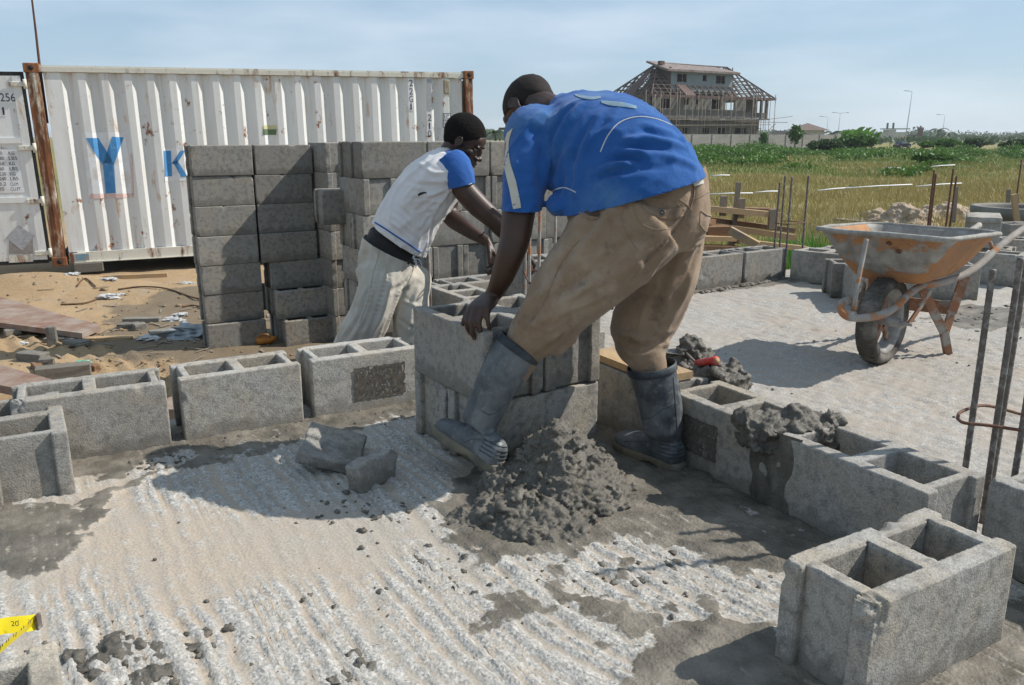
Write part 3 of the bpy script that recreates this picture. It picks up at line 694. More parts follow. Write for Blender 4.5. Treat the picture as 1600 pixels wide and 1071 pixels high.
# corner block and the loose ones at far left
hc = block_mesh('block', M['block_pale'], 51, .009, 3, (.01, .02), corner=(((-BL/2, BW/2, BH), .05), ((-BL/2, BW/2-.01, BH-.01), .03)))
pc = atz(119, 772)+Vector((0, 0, -.028)); blk(pc-U*BW/2-V*BL/2, GA+R(90), hc, 'speckled hollow block end-on at the left edge with a broken upper rib', group=G_EDGE)
hl = block_mesh('block', M['block_pale'], 52, .009, 3, (.01, .02)); pl = atz(98, 1071, .02)
pl = atz(88, 1000, .225); pl.z = 0; blk(pl-U*BW/2+V*BL/2, GA+R(90), hl, 'pale hollow block in the bottom left corner under the yellow tape measure', group='loose hollow blocks')
# right row
CA = Vector((.955, 1.74, 0)); vd = Vector((math.sin(R(29.5)), -math.cos(R(29.5)), 0))
mC = block_mesh('block', M['block_pale'], 61, .009, 3, (.01, .02)); mB = block_mesh('block', M['block'], 62, .010, 3, (.01, .022)); mA = block_mesh('block', M['block'], 63, .012, 2)
oC = edge_block(CA-vd*BL, CA, mC, 'clean pale hollow block at the near end of the dividing row, beside tall bars', group='blocks of the dividing row')
oB = edge_block(CA-vd*(BL*2+.02), CA, mB, 'hollow block of the dividing row with a worn dark stamp, second from its near end', group='blocks of the dividing row')
edge_block(CA-vd*(BL*3+.05)-U*.015, CA-U*.015, mA, 'hollow block covered by a small board, behind the right boot', group='blocks of the dividing row')
stamp(oB, Matrix.Translation((-.075, -BW/2-.0035, .05)), .19, .125, (('TOGWOLU', .080, .034), ('SALES', .045, .022), ('MAKIND', .010, .022)))
# dividing row behind the corner pile, back to the far wall
P = CA-vd*(BL*3+.05)
for i, nm in enumerate(('third from the far wall', 'second before the far wall', 'nearest the far wall')):
    q = ab(.12+.02*i, -1.79)+V*(.04+(2-i)*.47); edge_block(q, q+V, BM['p'][i % 2], 'pale block at the back of the dividing row, ' + nm, group='blocks of the dividing row')
# front loose block
hf = block_mesh('block', M['block_pale'], 71, .0075, 2, (.01, .02), corner=(((-BL/2, -BW/2, BH), .05), ((-BL/2, -BW/2, BH-.05), .036), ((-BL/2, -BW/2, BH-.09), .022), ((.06, BW/2, BH), .03), ((.12, BW/2, BH+.004), .025), ((-BL/2, BW/2, BH), .02)), rnd=.0034, hy=.064, web=.027, ew=.054)
p0 = atz(1365, 950, .225); p1 = atz(1595, 850, .225); dF = (p1-p0).normalized(); nF = Vector((-dF.y, dF.x, 0)); fc = p0+dF*BL/2+nF*(.205/2); fc.z = 0
of = blk(fc, math.atan2(dF.y, dF.x), hf, 'large chipped hollow block lying alone in the right foreground', group='loose hollow blocks'); of.scale = (1.0, .90, 1.0)
# block right of the bars
q = atz(1545, 748, .225); q.z = 0; edge_block(q, q+V, mC, 'pale hollow block cut off by the right edge, behind the tall bars', group='blocks of the dividing row')
# corner pile: two blocks across, two on top
GC = R(33.5); U2 = Vector((math.cos(GC), math.sin(GC), 0)); V2 = Vector((math.sin(GC), -math.cos(GC), 0))
C0 = atz(753, 521, .46); C0.z = 0
G_C = 'blocks of the two-course corner pile'
mk = [block_mesh('block', M['block'], s, .011, 3, (.01, .022)) for s in (81, 82, 83, 84)]
Cb = C0-V2*.0
blk(Cb+U2*.235-V2*.125+Vector((0, 0, .006)), GC+R(.5), mk[0], 'lower front block of the corner pile, beside the stepping boot', G_C)
blk(Cb+U2*.235-V2*.36+Vector((0, 0, .006)), GC-R(1), mk[1], 'lower rear block of the corner pile', G_C)
blk(Cb+U2*.113-V2*.225+Vector((0, 0, .236)), GC+R(90), mk[2], 'upper block of the corner pile that the bending man grips', G_C)
blk(Cb+U2*.343-V2*.232+Vector((0, 0, .236)), GC+R(91.5), mk[3], 'upper block of the corner pile on the side away from the gripping hand', G_C)
# back row
rb = ab(0, 0); k0 = atz(1158, 396, .225); k1 = atz(1231, 388, .225); kd = (k1-k0); kd.z = 0; kd.normalize(); k1.z = 0
nmz = ['at the far right corner', 'second from the far right corner', 'third from the far right corner', 'fourth from the far right corner', 'fifth from the far right corner', 'sixth from the far right corner', 'at the left end beside the white trousers']
for i in range(7):
    p = k1-kd*(BL+i*.475)-Vector((0, 0, 0)); edge_block(p, p+kd, BM['p'][i % 2] if i < 3 else BM['p'][(i+1) % 2], 'pale hollow block of the far row, ' + nmz[i], group='blocks of the far row')
# right wall
rd = Vector((math.cos(R(-46)), math.sin(R(-46)), 0)); p = Vector((2.03, 5.93, 0))
for i, nm in enumerate(('just right of the thin corner bars', 'behind the left tip of the barrow tray')):
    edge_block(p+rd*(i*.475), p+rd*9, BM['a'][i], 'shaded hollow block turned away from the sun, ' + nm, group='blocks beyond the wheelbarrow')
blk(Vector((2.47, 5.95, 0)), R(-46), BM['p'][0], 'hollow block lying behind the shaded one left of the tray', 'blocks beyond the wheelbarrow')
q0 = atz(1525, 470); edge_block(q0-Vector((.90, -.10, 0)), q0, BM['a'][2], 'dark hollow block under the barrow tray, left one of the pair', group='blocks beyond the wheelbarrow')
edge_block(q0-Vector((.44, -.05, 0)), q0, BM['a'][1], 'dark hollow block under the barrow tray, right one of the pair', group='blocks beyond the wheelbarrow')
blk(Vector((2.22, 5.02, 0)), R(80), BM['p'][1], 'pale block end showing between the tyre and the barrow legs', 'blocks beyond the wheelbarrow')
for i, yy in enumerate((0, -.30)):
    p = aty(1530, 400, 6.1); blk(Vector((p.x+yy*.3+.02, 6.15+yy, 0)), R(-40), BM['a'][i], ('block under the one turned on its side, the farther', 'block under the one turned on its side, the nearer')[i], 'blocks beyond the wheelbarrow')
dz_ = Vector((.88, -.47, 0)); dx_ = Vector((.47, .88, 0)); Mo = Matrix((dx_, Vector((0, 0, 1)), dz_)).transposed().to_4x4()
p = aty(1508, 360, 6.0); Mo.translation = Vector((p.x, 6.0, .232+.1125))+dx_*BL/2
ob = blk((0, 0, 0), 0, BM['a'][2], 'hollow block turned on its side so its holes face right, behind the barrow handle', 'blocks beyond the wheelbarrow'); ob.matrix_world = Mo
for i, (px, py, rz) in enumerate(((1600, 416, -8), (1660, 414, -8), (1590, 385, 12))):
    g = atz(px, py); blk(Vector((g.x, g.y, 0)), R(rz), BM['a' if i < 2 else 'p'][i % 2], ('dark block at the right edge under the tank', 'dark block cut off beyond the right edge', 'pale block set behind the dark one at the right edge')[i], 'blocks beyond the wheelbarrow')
# ---------------------------------------------------------------- stacks on the sand
ORD = ['topmost', 'second from the top', 'third from the top', 'fourth from the top', 'fifth from the top', 'sixth from the top', 'bottom']
S1 = atz(418, 540, -.62)+Vector((0, 0, 0)); s1d = Vector((math.cos(R(31)), math.sin(R(31)), 0)); s1n = Vector((s1d.y, -s1d.x, 0))
G1 = 'blocks of the left stack'
zb = -.62
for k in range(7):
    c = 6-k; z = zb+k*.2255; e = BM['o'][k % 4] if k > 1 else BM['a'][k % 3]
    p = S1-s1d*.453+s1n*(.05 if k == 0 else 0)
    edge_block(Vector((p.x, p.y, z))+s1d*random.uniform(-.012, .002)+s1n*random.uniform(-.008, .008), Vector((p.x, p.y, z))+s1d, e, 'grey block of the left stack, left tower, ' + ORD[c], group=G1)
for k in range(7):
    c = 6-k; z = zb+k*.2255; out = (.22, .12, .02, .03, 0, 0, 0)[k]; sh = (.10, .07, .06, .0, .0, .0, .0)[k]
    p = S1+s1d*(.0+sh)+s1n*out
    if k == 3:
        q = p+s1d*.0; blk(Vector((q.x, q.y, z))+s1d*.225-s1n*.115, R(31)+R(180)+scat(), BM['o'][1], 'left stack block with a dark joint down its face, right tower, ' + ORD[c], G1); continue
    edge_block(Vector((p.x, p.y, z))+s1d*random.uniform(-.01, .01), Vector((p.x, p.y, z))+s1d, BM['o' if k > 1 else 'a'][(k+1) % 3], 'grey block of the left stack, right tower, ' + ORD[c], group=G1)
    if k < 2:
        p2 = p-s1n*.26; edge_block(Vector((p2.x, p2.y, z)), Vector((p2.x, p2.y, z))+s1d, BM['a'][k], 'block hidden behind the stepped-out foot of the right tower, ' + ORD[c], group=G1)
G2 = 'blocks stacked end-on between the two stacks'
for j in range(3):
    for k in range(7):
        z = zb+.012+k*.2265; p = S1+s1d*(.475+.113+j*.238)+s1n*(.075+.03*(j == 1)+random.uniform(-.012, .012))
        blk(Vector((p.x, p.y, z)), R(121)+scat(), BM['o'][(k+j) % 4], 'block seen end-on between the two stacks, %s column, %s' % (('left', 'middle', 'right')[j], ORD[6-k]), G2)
# stack behind the man in the white shirt
S2 = aty(566, 276, 5.15); S2.z = 0; G3 = 'blocks of the middle stack'; z0 = .99-7*.2255
ZB2 = z0
for k in range(7):
    z = z0+k*.2255; c = ORD[6-k]
    if k % 2 == 0:
        for i in range(4):
            for r in range(2):
                if r == 1 and i > 0 and k < 6: continue
                p = S2+U*(.225+i*.457)-V*(.113+r*.228)+U*random.uniform(-.006, .006)+V*random.uniform(-.012, .012)
                blk(Vector((p.x, p.y, z)), GA+scat(), BM['o'][(i+k+r) % 4], 'lengthwise block of the middle stack, %s, %s row, %s' % (c, ('front', 'back')[r], ('first from left', 'second from left', 'third from left', 'right-hand end')[i]), G3)
    else:
        for i in range(8):
            p = S2+U*(.113+i*.229)-V*.226+U*.008+V*random.uniform(-.014, .014)
            blk(Vector((p.x, p.y, z)), GA+R(90)+scat(), BM['o'][(i+k) % 4], '%s crosswise block from the left in the middle stack, %s' % (('first', 'second', 'third', 'fourth', 'fifth', 'sixth', 'seventh', 'eighth')[i], c), G3)
p = aty(528, 352, 5.45); blk(Vector((p.x+.06, 5.62, .455)), GA-R(4), BM['a'][0], 'block sticking out to the left from the middle stack, with a sunlit end', G3)
# ---------------------------------------------------------------- lettering
def glyphs(txt, size, spacing=1.0):
    c = bpy.data.curves.new('t', 'FONT'); c.body = txt; c.size = size; c.space_character = spacing
    o = bpy.data.objects.new('t', c); COL.objects.link(o); bpy.context.view_layer.update()
    me = bpy.data.meshes.new_from_object(o.evaluated_get(bpy.context.evaluated_depsgraph_get())); bpy.data.objects.remove(o)
    return [(v.co.x, v.co.y) for v in me.vertices], [tuple(p.vertices) for p in me.polygons]
# ---------------------------------------------------------------- shipping container
CL, CH, CW = 6.03, 2.60, 2.44
c0 = Vector((-6.16, 10.93, -.67)); ca = R(22)
CT = Matrix.Translation(c0) @ Matrix.Rotation(ca, 4, 'Z') @ Matrix.Rotation(R(-.65), 4, 'Y')      # x along the long side, y inward, z up
cont = empty('shipping_container', c0, ca, label='white corrugated steel shipping container with rusty corners and blue letters on its long side', cat='shipping container')
cont.rotation_euler = (0, R(-.65), ca)
def cobj(mb, name, mat_, **k): return mb.build(name, mat_, cont, world=False, **k)
PO = .030; CTi = CT.inverted()
def onface(px, py, d=PO):
    o = CTi @ CAMO; r = (CTi.to_3x3() @ ray(px, py)); t = (d-o.y)/r.y; p = o+r*t; return (p.x, p.z)
pitch = (onface(671, 190)[0]-onface(642, 150)[0]); pitch = pitch if .22 < pitch < .34 else .278; x0p, x1p = .20, CL-.18; oo = (onface(642, 150)[0]-.0425-x0p-.03) % pitch; zb0, zb1 = .17, CH-.11
brk = []; x = x0p+.03+oo
while x+pitch < x1p:
    k_ = pitch/.278; brk += [(x, .0), (x+.085, .0), (x+.085+.065*k_, .046), (x+.085+(.065+.055)*k_, .046)]; x += pitch
brk += [(x, 0.0)]; prof = [(x0p, .0)]+brk+[(x1p, .0)]
def depth(x):
    for (xa, da), (xb, db) in zip(prof[:-1], prof[1:]):
        if xa <= x <= xb: return da+(db-da)*((x-xa)/(xb-xa) if xb > xa else 0)
    return 0
PO = .030     # panel set back from the rails
mb = MB(); zz = [zb0, zb0+.02, (zb0+zb1)/2, zb1-.02, zb1]
vs = [(x, PO+d, z) for z in zz for x, d in prof]; n = len(prof)
fs = [(j*n+i, j*n+i+1, (j+1)*n+i+1, (j+1)*n+i) for j in range(len(zz)-1) for i in range(n-1)]
mb.add(vs, fs); mb.add([(x, PO+.07, z) for z in (zb0, zb1) for x in (x0p, x1p)], [(0, 1, 3, 2)]); cobj(mb, 'side_panel', M['cont'])
for i, (x, w) in enumerate(((.08, .17), (CL-.07, .14))):
    mb = MB(); mb.box((x, .055, CH/2), (w-.02, .11, CH-.2)); mb.box((x+(.04 if i == 0 else -.03), -.002, CH/2), (.05, .03, CH-.24))
    p = cobj(mb, 'corner_post', M['rust_post'])
    for z in (.06, CH-.06):
        f = MB(); f.box((x, .06, z), (w+.01, .17, .118), bev=.008); fo = f.build('corner_casting', M['rust'], p, world=False)
        f = MB(); f.tube([(x, -.0275, z), (x, -.024, z)], .032, 12); f.build('casting_hole', M['void'], fo, world=False)
mb = MB(); mb.box((CL/2, .04, CH-.075), (CL-.31, .06, .06)); mb.box((CL/2, .05, CH-.035), (CL-.31, .04, .022)); cobj(mb, 'top_rail', M['rust_rail'])
mb = MB(); mb.box((CL/2+.05, .03, .10), (CL-.5, .055, .14)); mb.box((CL/2+.05, .00, .035), (CL-.4, .06, .012)); mb.box((.30, .0, .10), (.20, .04, .12)); cobj(mb, 'bottom_rail', M['rust_rail'])
mb = MB(); mb.box((.36, -.024, .105), (.16, .005, .085)); cobj(mb, 'blue_patch', m_plain('blue_patch', (.12, .24, .33), (.2, .3, .34), 20, .7, dirt=(.4, .2, .1), dsc=20))
mb = MB(); mb.box((CL/2, CW/2, CH-.06), (CL-.2, CW-.1, .03)); [mb.box((.3+i*.42, CW/2, CH-.035), (.10, CW-.2, .02)) for i in range(13)]; cobj(mb, 'roof', M['cont'])
mb = MB(); mb.box((CL-.04, CW/2, CH/2), (.04, CW-.15, CH-.25)); cobj(mb, 'end_wall', M['cont'])
mb = MB(); mb.box((CL/2, CW-.03, CH/2), (CL-.2, .04, CH-.2)); cobj(mb, 'back_wall', M['cont'])
mb = MB(); mb.box((CL/2, CW/2, .12), (CL-.2, CW-.1, .08)); cobj(mb, 'container_floor', M['void'])
def clipx(poly, xa, xb):
    def half(p, x, s):
        o = []
        for i in range(len(p)):
            a, b = p[i], p[(i+1) % len(p)]; ia = s*(a[0]-x) >= 0; ib = s*(b[0]-x) >= 0
            if ia: o.append(a)
            if ia != ib: t = (x-a[0])/(b[0]-a[0]); o.append((x, a[1]+(b[1]-a[1])*t))
        return o
    p = half(poly, xa, 1); return half(p, xb, -1) if p else []
def on_panel(polys, off, name, mat_, **k):
    mb = MB()
    for poly in polys:
        for (xa, da), (xb, db) in zip(prof[:-1], prof[1:]):
            q = clipx(poly, xa, xb)
            if len(q) >= 3: mb.add([(x, PO+(da+(db-da)*(x-xa)/(xb-xa))-off, z) for x, z in q], [tuple(range(len(q)))])
    return cobj(mb, name, mat_, **k)
def pxpoly(*pts): return [onface(*p) for p in pts]
on_panel([pxpoly((127, 207), (196, 207), (209, 308), (139, 311))], .003, 'white_patch', M['white_patch'])
on_panel([pxpoly((141, 303), (208, 303), (209, 309), (139, 311)), pxpoly((203, 240), (206, 240), (209, 306), (206, 306))], .005, 'red_outline', M['pink_trace'])
Y_ = on_panel([pxpoly((134, 216), (153, 216), (176, 252), (160, 258)), pxpoly((175, 214), (193, 215), (178, 258), (161, 254)), pxpoly((160, 253), (178, 253), (181, 302), (165, 303))], .007, 'letter_y', M['blue_letter'])
on_panel([pxpoly((255, 232), (300, 230), (303, 282), (258, 284))], .003, 'white_patch', M['white_patch'])
on_panel([pxpoly((256, 236), (267, 236), (269, 276), (258, 276)), pxpoly((268, 256), (282, 236), (290, 235), (275, 258)), pxpoly((270, 253), (277, 251), (293, 276), (283, 277))], .007, 'letter_k', M['blue_letter'])
on_panel([pxpoly((411, 196), (432, 196), (432, 202), (411, 202))], .004, 'sticker', M['label_yellow']); on_panel([pxpoly((411, 202.5), (432, 202.5), (432, 211), (411, 211))], .0045, 'sticker', M['label_green'])
def vtext(txt, px, pys, hpx, name, w=.10, back=None):
    polys = []
    for ch, py in zip(txt, pys):
        v, f = glyphs(ch, 1.0); x_ = [a for a, b in v]; y_ = [b for a, b in v]; X0, X1, Y0, Y1 = min(x_), max(x_), min(y_), max(y_)
        cx, z1 = onface(px, py); _, z0 = onface(px, py+hpx)
        ww = w*(.35 if ch == '1' else 1)
        for q in f: polys.append([(cx+((v[i][0]-X0)/(X1-X0)-.5)*ww, z0+(v[i][1]-Y0)/(Y1-Y0)*(z1-z0)) for i in q])
    return on_panel(polys, .0075, name, M['black_paint'])
on_panel([pxpoly((637, 123), (647, 123), (647, 174), (637, 174))], .004, 'white_patch', M['white_patch']); vtext('22G1', 642, (125, 138, 150, 162), 10, 'type_code', .055)
on_panel([pxpoly((667, 124), (674, 124), (675, 173), (668, 173))], .004, 'grey_smear', M['grey_sticker'])
on_panel([pxpoly((666, 176), (676, 176), (676, 212), (666, 212))], .004, 'white_patch', M['white_patch']); vtext('210', 671, (179, 192, 204), 10, 'tare_code', .055)
on_panel([pxpoly((692, 178), (704, 178), (704, 199), (692, 199))], .004, 'white_patch', M['white_patch'])
on_panel([pxpoly((692, 177.5), (704, 177.5), (704, 178.6), (692, 178.6)), pxpoly((692, 187.5), (704, 187.5), (704, 188.6), (692, 188.6)), pxpoly((692, 198.5), (704, 198.5), (704, 199.6), (692, 199.6)), pxpoly((692, 177.5), (693, 177.5), (693, 199.6), (692, 199.6)), pxpoly((703.2, 177.5), (704.2, 177.5), (704.2, 199.6), (703.2, 199.6))], .006, 'inspection_frame', M['black_paint'])
for ch, px, py, w in (('I', 694.6, 180, .012), ('C', 699.5, 180, .05), ('8', 696, 190.3, .038), ('7', 700.6, 190.3, .038)):
    polys = []; v, f = glyphs(ch, 1.0); X0, X1, Y0, Y1 = min(a for a, b in v), max(a for a, b in v), min(b for a, b in v), max(b for a, b in v); cx, z1 = onface(px, py); _, z0 = onface(px, py+6.6)
    for q in f: polys.append([(cx+((v[i][0]-X0)/(X1-X0)-.5)*w, z0+(v[i][1]-Y0)/(Y1-Y0)*(z1-z0)) for i in q])
    on_panel(polys, .0075, 'inspection_mark', M['black_paint'])
mb = MB(); x, z = onface(697, 136); mb.box((x, PO-.02, z), (.085, .05, .20), bev=.01); cobj(mb, 'vent_cover', m_plain('brown_vent', (.36, .33, .25), (.25, .2, .14), 20, .8))
# open door leaf, swung out in line with the long side
DT = Matrix.Rotation(R(-3), 4, 'Z')
def dobj(mb, name, mat_, parent, **k): return mb.build(name, mat_, parent, world=False, **k)
DH = CH-.26; dz = .10; DW = 1.15
mb = MB(); dx = -.035
def dbox(mb_, x0, x1, z0, z1, y0, y1, **k): mb_.box(((x0+x1)/2+dx, (y0+y1)/2, (z0+z1)/2), (x1-x0, y1-y0, z1-z0), DT, **k)
dbox(mb, -DW, -.02, dz, dz+DH, .00, .05); 
DTi = (CT @ DT).inverted()
def ondoor(px, py, d=0.0):
    o = DTi @ CAMO; r = DTi.to_3x3() @ ray(px, py); t = (d-o.y)/r.y; p = o+r*t; return (p.x, p.z)
for z_ in (ondoor(20, 220)[1], ondoor(25, 313)[1]):                                   # pressed horizontal recess ribs
    dbox(mb, -DW+.08, -.12, z_-.035, z_+.035, -.016, .0)
dbox(mb, -.115, -.025, dz, dz+DH, -.012, 0.0)
door = cobj(mb, 'door', M['cont'], label='open white steel door with weight table')
mb = MB(); dbox(mb, -.02, .012, dz-.03, dz+DH+.05, -.004, .045); dbox(mb, -DW, -.02, dz+DH, dz+DH+.05, .0, .045); dbox(mb, -DW, -.02, dz-.05, dz, .0, .045); dobj(mb, 'door_gasket', M['dark_gap'], door)
for z_ in (dz+DH-.10, dz+DH*.62, dz+DH*.33, dz+.09):
    mb = MB(); dbox(mb, -.16, .02, z_-.03, z_+.03, -.035, -.012, bev=.006); mb.tube([(DT @ Vector((.02+dx+.005, -.03, z_-.06))), (DT @ Vector((.02+dx+.005, -.03, z_+.06)))], .022, 10); dobj(mb, 'hinge', M['rust_rail'], door)
mb = MB(); mb.tube([DT @ Vector((-.98, -.05, dz)), DT @ Vector((-.98, -.05, dz+DH))], .018, 8); mb.box((-.66, -.03, dz+.1), (.05, .05, .16), DT); dobj(mb, 'lock_rod', M['tube'], door)
DTi = (CT @ DT).inverted()
def ondoor(px, py, d=0.0):
    o = DTi @ CAMO; r = DTi.to_3x3() @ ray(px, py); t = (d-o.y)/r.y; p = o+r*t; return (p.x, p.z)
def dpoly(polys, off, name, mat_):
    mb = MB()
    for p in polys: mb.add([(x, -off, z) for x, z in p], [tuple(range(len(p)))], False, DT)
    return dobj(mb, name, mat_, door)
def dq(*p): return [ondoor(*q) for q in p]
def dtext(txt, px, py, hpx, name, wpx=None, off=.007, mat_=None):
    v, f = glyphs(txt, 1.0); X0, X1 = min(a for a, b in v), max(a for a, b in v); Y0, Y1 = min(b for a, b in v), max(b for a, b in v)
    x1, z1 = ondoor(px, py); _, z0 = ondoor(px, py+hpx); sc = (z1-z0)/(Y1-Y0); sx = (ondoor(px+wpx, py)[0]-x1)/(X1-X0) if wpx else sc*.8
    return dpoly([[(x1+(v[i][0]-X0)*sx, z0+(v[i][1]-Y0)*sc) for i in q] for q in f], off, name, mat_ or M['black_paint'])
dpoly([dq((-12, 142), (27, 144), (28, 162), (-12, 161))], .004, 'number_backing', M['white_patch']); dtext('256', -1, 146, 13, 'container_number', 24); dtext('2', 30, 146.5, 13, 'check_digit', 6)
dpoly([dq((-10, 165), (11, 166), (12, 182), (-10, 182))], .004, 'number_backing', M['white_patch']); dtext('1', 3, 168, 12, 'type_digit', 3)
dpoly([dq((-30, 232), (27, 234), (39, 301), (-30, 303))], .004, 'table_backing', M['white_patch'])
for i, (a, b, ya) in enumerate((('0', 'KG', 237), ('80', 'LBS', 245), ('50', 'KG', 253.3), ('60', 'LBS', 261.5), ('230', 'KG', 269.6), ('240', 'LBS', 277), ('3.2', 'CU.M.', 285.4), ('70', 'CU.FT.', 293.2))):
    sh = i*1.0; dtext(a, -1 if len(a) > 1 else 0, ya, 5.2, 'weight_row', 4+3.2*(len(a)-1)-(1 if len(a) < 2 else 0)); dtext(b, 13+sh*.5, ya, 5.2, 'weight_row', 4.0*len(b.replace('.', ''))+1)
dpoly([dq((9, 372), (28, 352), (54, 369), (35, 392))], .006, 'hazard_placard', M['grey_sticker']); dpoly([dq((14, 372), (51, 373), (52, 397), (14, 397))], .0045, 'sticker_residue', m_plain('residue', (.30, .28, .26), (.22, .2, .18), 30, .8)); dpoly([dq((13, 399), (52, 399), (52, 409), (14, 411))], .005, 'white_label', M['rust_rail'])
# supports, rod behind
mb = MB(); mb.box((.42, .03, -.04), (.36, .16, .13), CT, bev=.01); mb.build('support_block', M['block_old'], label='flat concrete block under the left corner of the container', cat='concrete block')
mb = MB(); mb.box((4.2, .2, -.03), (.36, .2, .12), CT, bev=.01); mb.build('support_block', M['block_old'], label='flat concrete block under the far end of the container', cat='concrete block')
mb = MB(); a = atz(150, 441, -.70); b_ = atz(262, 436, -.70); mb.beam(a+Vector((0, 0, .05)), b_+Vector((0, 0, .05)), .07, .05); mb.build('timber_batten', M['wood_pale'], label='thin timber batten on the sand under the container edge', cat='timber')
mb = MB(); mb.tube([aty(150, 438, 11.2), aty(207, 427, 11.6)], .035, 8); mb.build('pipe', M['tube'], label='grey pipe lying in the shade under the container', cat='pipe')
mb = MB(); a = aty(62, 104, 11.6); mb.tube([Vector((a.x, a.y, 1.2)), a, aty(56, 50, 11.5), aty(50, 0, 11.4), aty(46, -40, 11.3)], [.022, .020, .016, .013, .01], 6); mb.build('thin_pole', M['rebar_rust'], label='thin rusty pole standing up behind the left corner of the container', cat='pole')
# ---------------------------------------------------------------- steel bars
def bar(path, r, mat_, parent=None, name='bar', **k):
    pts = spline(path, max(8, 2*len(path))); mb = MB(); mb.tube(pts, r, 7); tot = (Vector(path[-1])-Vector(path[0])).length
    return mb.build(name, mat_, parent, **k)
def rib_bar(a, b, r, mat_, parent):
    mb = MB(); a = Vector(a); b = Vector(b); l = (b-a).length; n = int(l/.008); pts = []; rs = []
    for i in range(n+1): pts.append(a.lerp(b, i/n)); rs.append(r*(1.0 if i % 2 else .93))
    mb.tube(pts, rs, 8); return mb.build('bar', mat_, parent)
def starter(label, pts, z0, z1, r, stir, mat_, tops=None, sr=.004):
    c = sum((Vector(p) for p in pts), Vector())/len(pts); e = empty('column_starter_bars', (c.x, c.y, z0), label=label, cat='steel bars', group='column starter bars')
    for i, p in enumerate(pts):
        t = tops[i] if tops else z1; q = Vector(p); rib_bar((q.x, q.y, z0), (q.x+random.uniform(-.006, .006), q.y+random.uniform(-.006, .006), t), r, mat_, e)
    for z in stir:
        ps = [Vector(p)+(Vector(p)-c)*.12 for p in pts]; ps = [Vector((p.x, p.y, z+random.uniform(-.012, .012))) for p in ps]; ring = []
        for i in range(len(ps)):
            a, b = ps[i], ps[(i+1) % len(ps)]; ring += [a.lerp(b, .06), a.lerp(b, .5), a.lerp(b, .94)]
        ring.append(ring[0]); mb = MB(); mb.tube(ring, sr, 6); mb.build('stirrup', M['rebar_rust'], e)
    return e
B1 = atz(1497, 815); B2 = Vector((1.262, 2.03, 0)); B3 = atz(1570, 838); B4 = B3+(B2-B1)*1.6+Vector((.06, .15, 0))
B4 = Vector((B3.x+.05, B3.y+.17, 0)); B2 = atz(1538, 822)+Vector((.005, .02, 0))
sb_ = starter('four tall ribbed bars with a rusty stirrup, closest to the camera at right', [B1, B2, B4, B3], -.05, .72, .0085, (), M['rebar'], tops=[.695, .725, .9, 1.1], sr=.0055)
mb = MB(); mb.tube(spline([aty(*q) for q in ((1496, 654, 2.03), (1503, 643, 2.10), (1540, 634, 2.20), (1598, 648, 2.22), (1634, 656, 2.18), (1640, 676, 2.05), (1600, 673, 1.97), (1545, 665, 1.98), (1507, 661, 2.0), (1496, 654, 2.03))], 60), .0045, 7); mb.build('stirrup', M['rebar_rust'], sb_)
c = ab(3.16, -1.86); starter('thin rusty bars standing at the far right corner of the slab', [c+Vector((-.10, -.06, 0)), c+Vector((-.02, -.10, 0)), c+Vector((.14, .02, 0)), c+Vector((-.01, .09, 0))], -.05, .74, .008, (.40,), M['rebar'], tops=[.70, .74, .745, .74])
c = aty(1468, 360, 6.3); starter('dark rusty bars behind the barrow tray, taller than the sand heap', [Vector((c.x-.10, 6.25, 0)), Vector((c.x-.01, 6.2, 0)), Vector((c.x+.10, 6.35, 0)), Vector((c.x+.01, 6.5, 0))], -.05, .76, .008, (), M['rebar_rust'], tops=[.75, .79, .73, .77])
c = Vector((.10, 3.72, 0)); starter('pale splashed bars between the two men', [Vector((.078, 3.60, 0)), Vector((.117, 3.62, 0)), Vector((.20, 3.78, 0)), Vector((.06, 3.83, 0))], -.05, .85, .0075, (.40,), M['tube'])
q = aty(672, 455, 4.25); mb = MB(); mb.tube([(q.x, q.y, -.6), (q.x, q.y, .1), (q.x-.006, q.y, .53)], .011, 7); mb.build('steel_rod', M['rebar'], label='single dark steel rod standing beside the white trousers', cat='steel bars')
for i, (px, yt, Y, lab) in enumerate(((1597, 250, 9.5, 'rusty rod at the right edge beside the tank, tallest there'), )):
    q = aty(px, yt, Y); mb = MB(); mb.tube([(q.x, q.y, -.6), q], .012, 6); mb.build('steel_rod', M['rebar_rust'], label=lab, cat='steel bars')
# ---------------------------------------------------------------- stakes and timber
def stake(px0, py0, px1, py1, Y, w, t, mat_, label):
    a = aty(px0, py0, Y); b = aty(px1, py1, Y); mb = MB(); mb.beam(a, b, w, t, (0, 1, 0)); mb.build('stake', mat_, label=label, cat='stake', group='stakes')
stake(1154, 285, 1146, 362, 6.9, .034, .05, M['wood_grey'], 'grey stake standing in the pile of boards by the field')
stake(1494, 292, 1489, 348, 8.4, .035, .03, M['wood_grey'], 'grey stake just right of the dark bars behind the barrow')
stake(1584, 304, 1590, 354, 8.0, .05, .03, M['wood_pale'], 'pale stake leaning on the concrete tank')
stake(1576, 296, 1574, 330, 9.6, .035, .03, M['wood_grey'], 'dark short stake behind the tank')
stake(1588, 303, 1589, 320, 9.6, .04, .03, M['wood_pale'], 'pale short stake at the back of the tank')
GP = 'boards piled at the edge of the field'
def plank(a, b, w, t, mat_, label, roll=(0, 0, 1)):
    mb = MB(); mb.beam(a, b, w, t, roll); return mb.build('board', mat_, label=label, cat='board', group=GP)
def Z(px, py, Y): return aty(px, py, Y)
plank(Z(1085, 324, 6.7), Z(1214, 336, 6.9), .16, .045, M['wood_pale'], 'topmost long board of the pile, tipped slightly right')
plank(Z(1088, 326, 7.1), Z(1211, 330, 7.3), .14, .045, M['wood_brown'], 'brown board behind the topmost one')
plank(Z(1085, 340, 6.9), Z(1238, 360, 7.1), .10, .04, M['wood_brown'], 'long thin brown board in the middle of the pile')
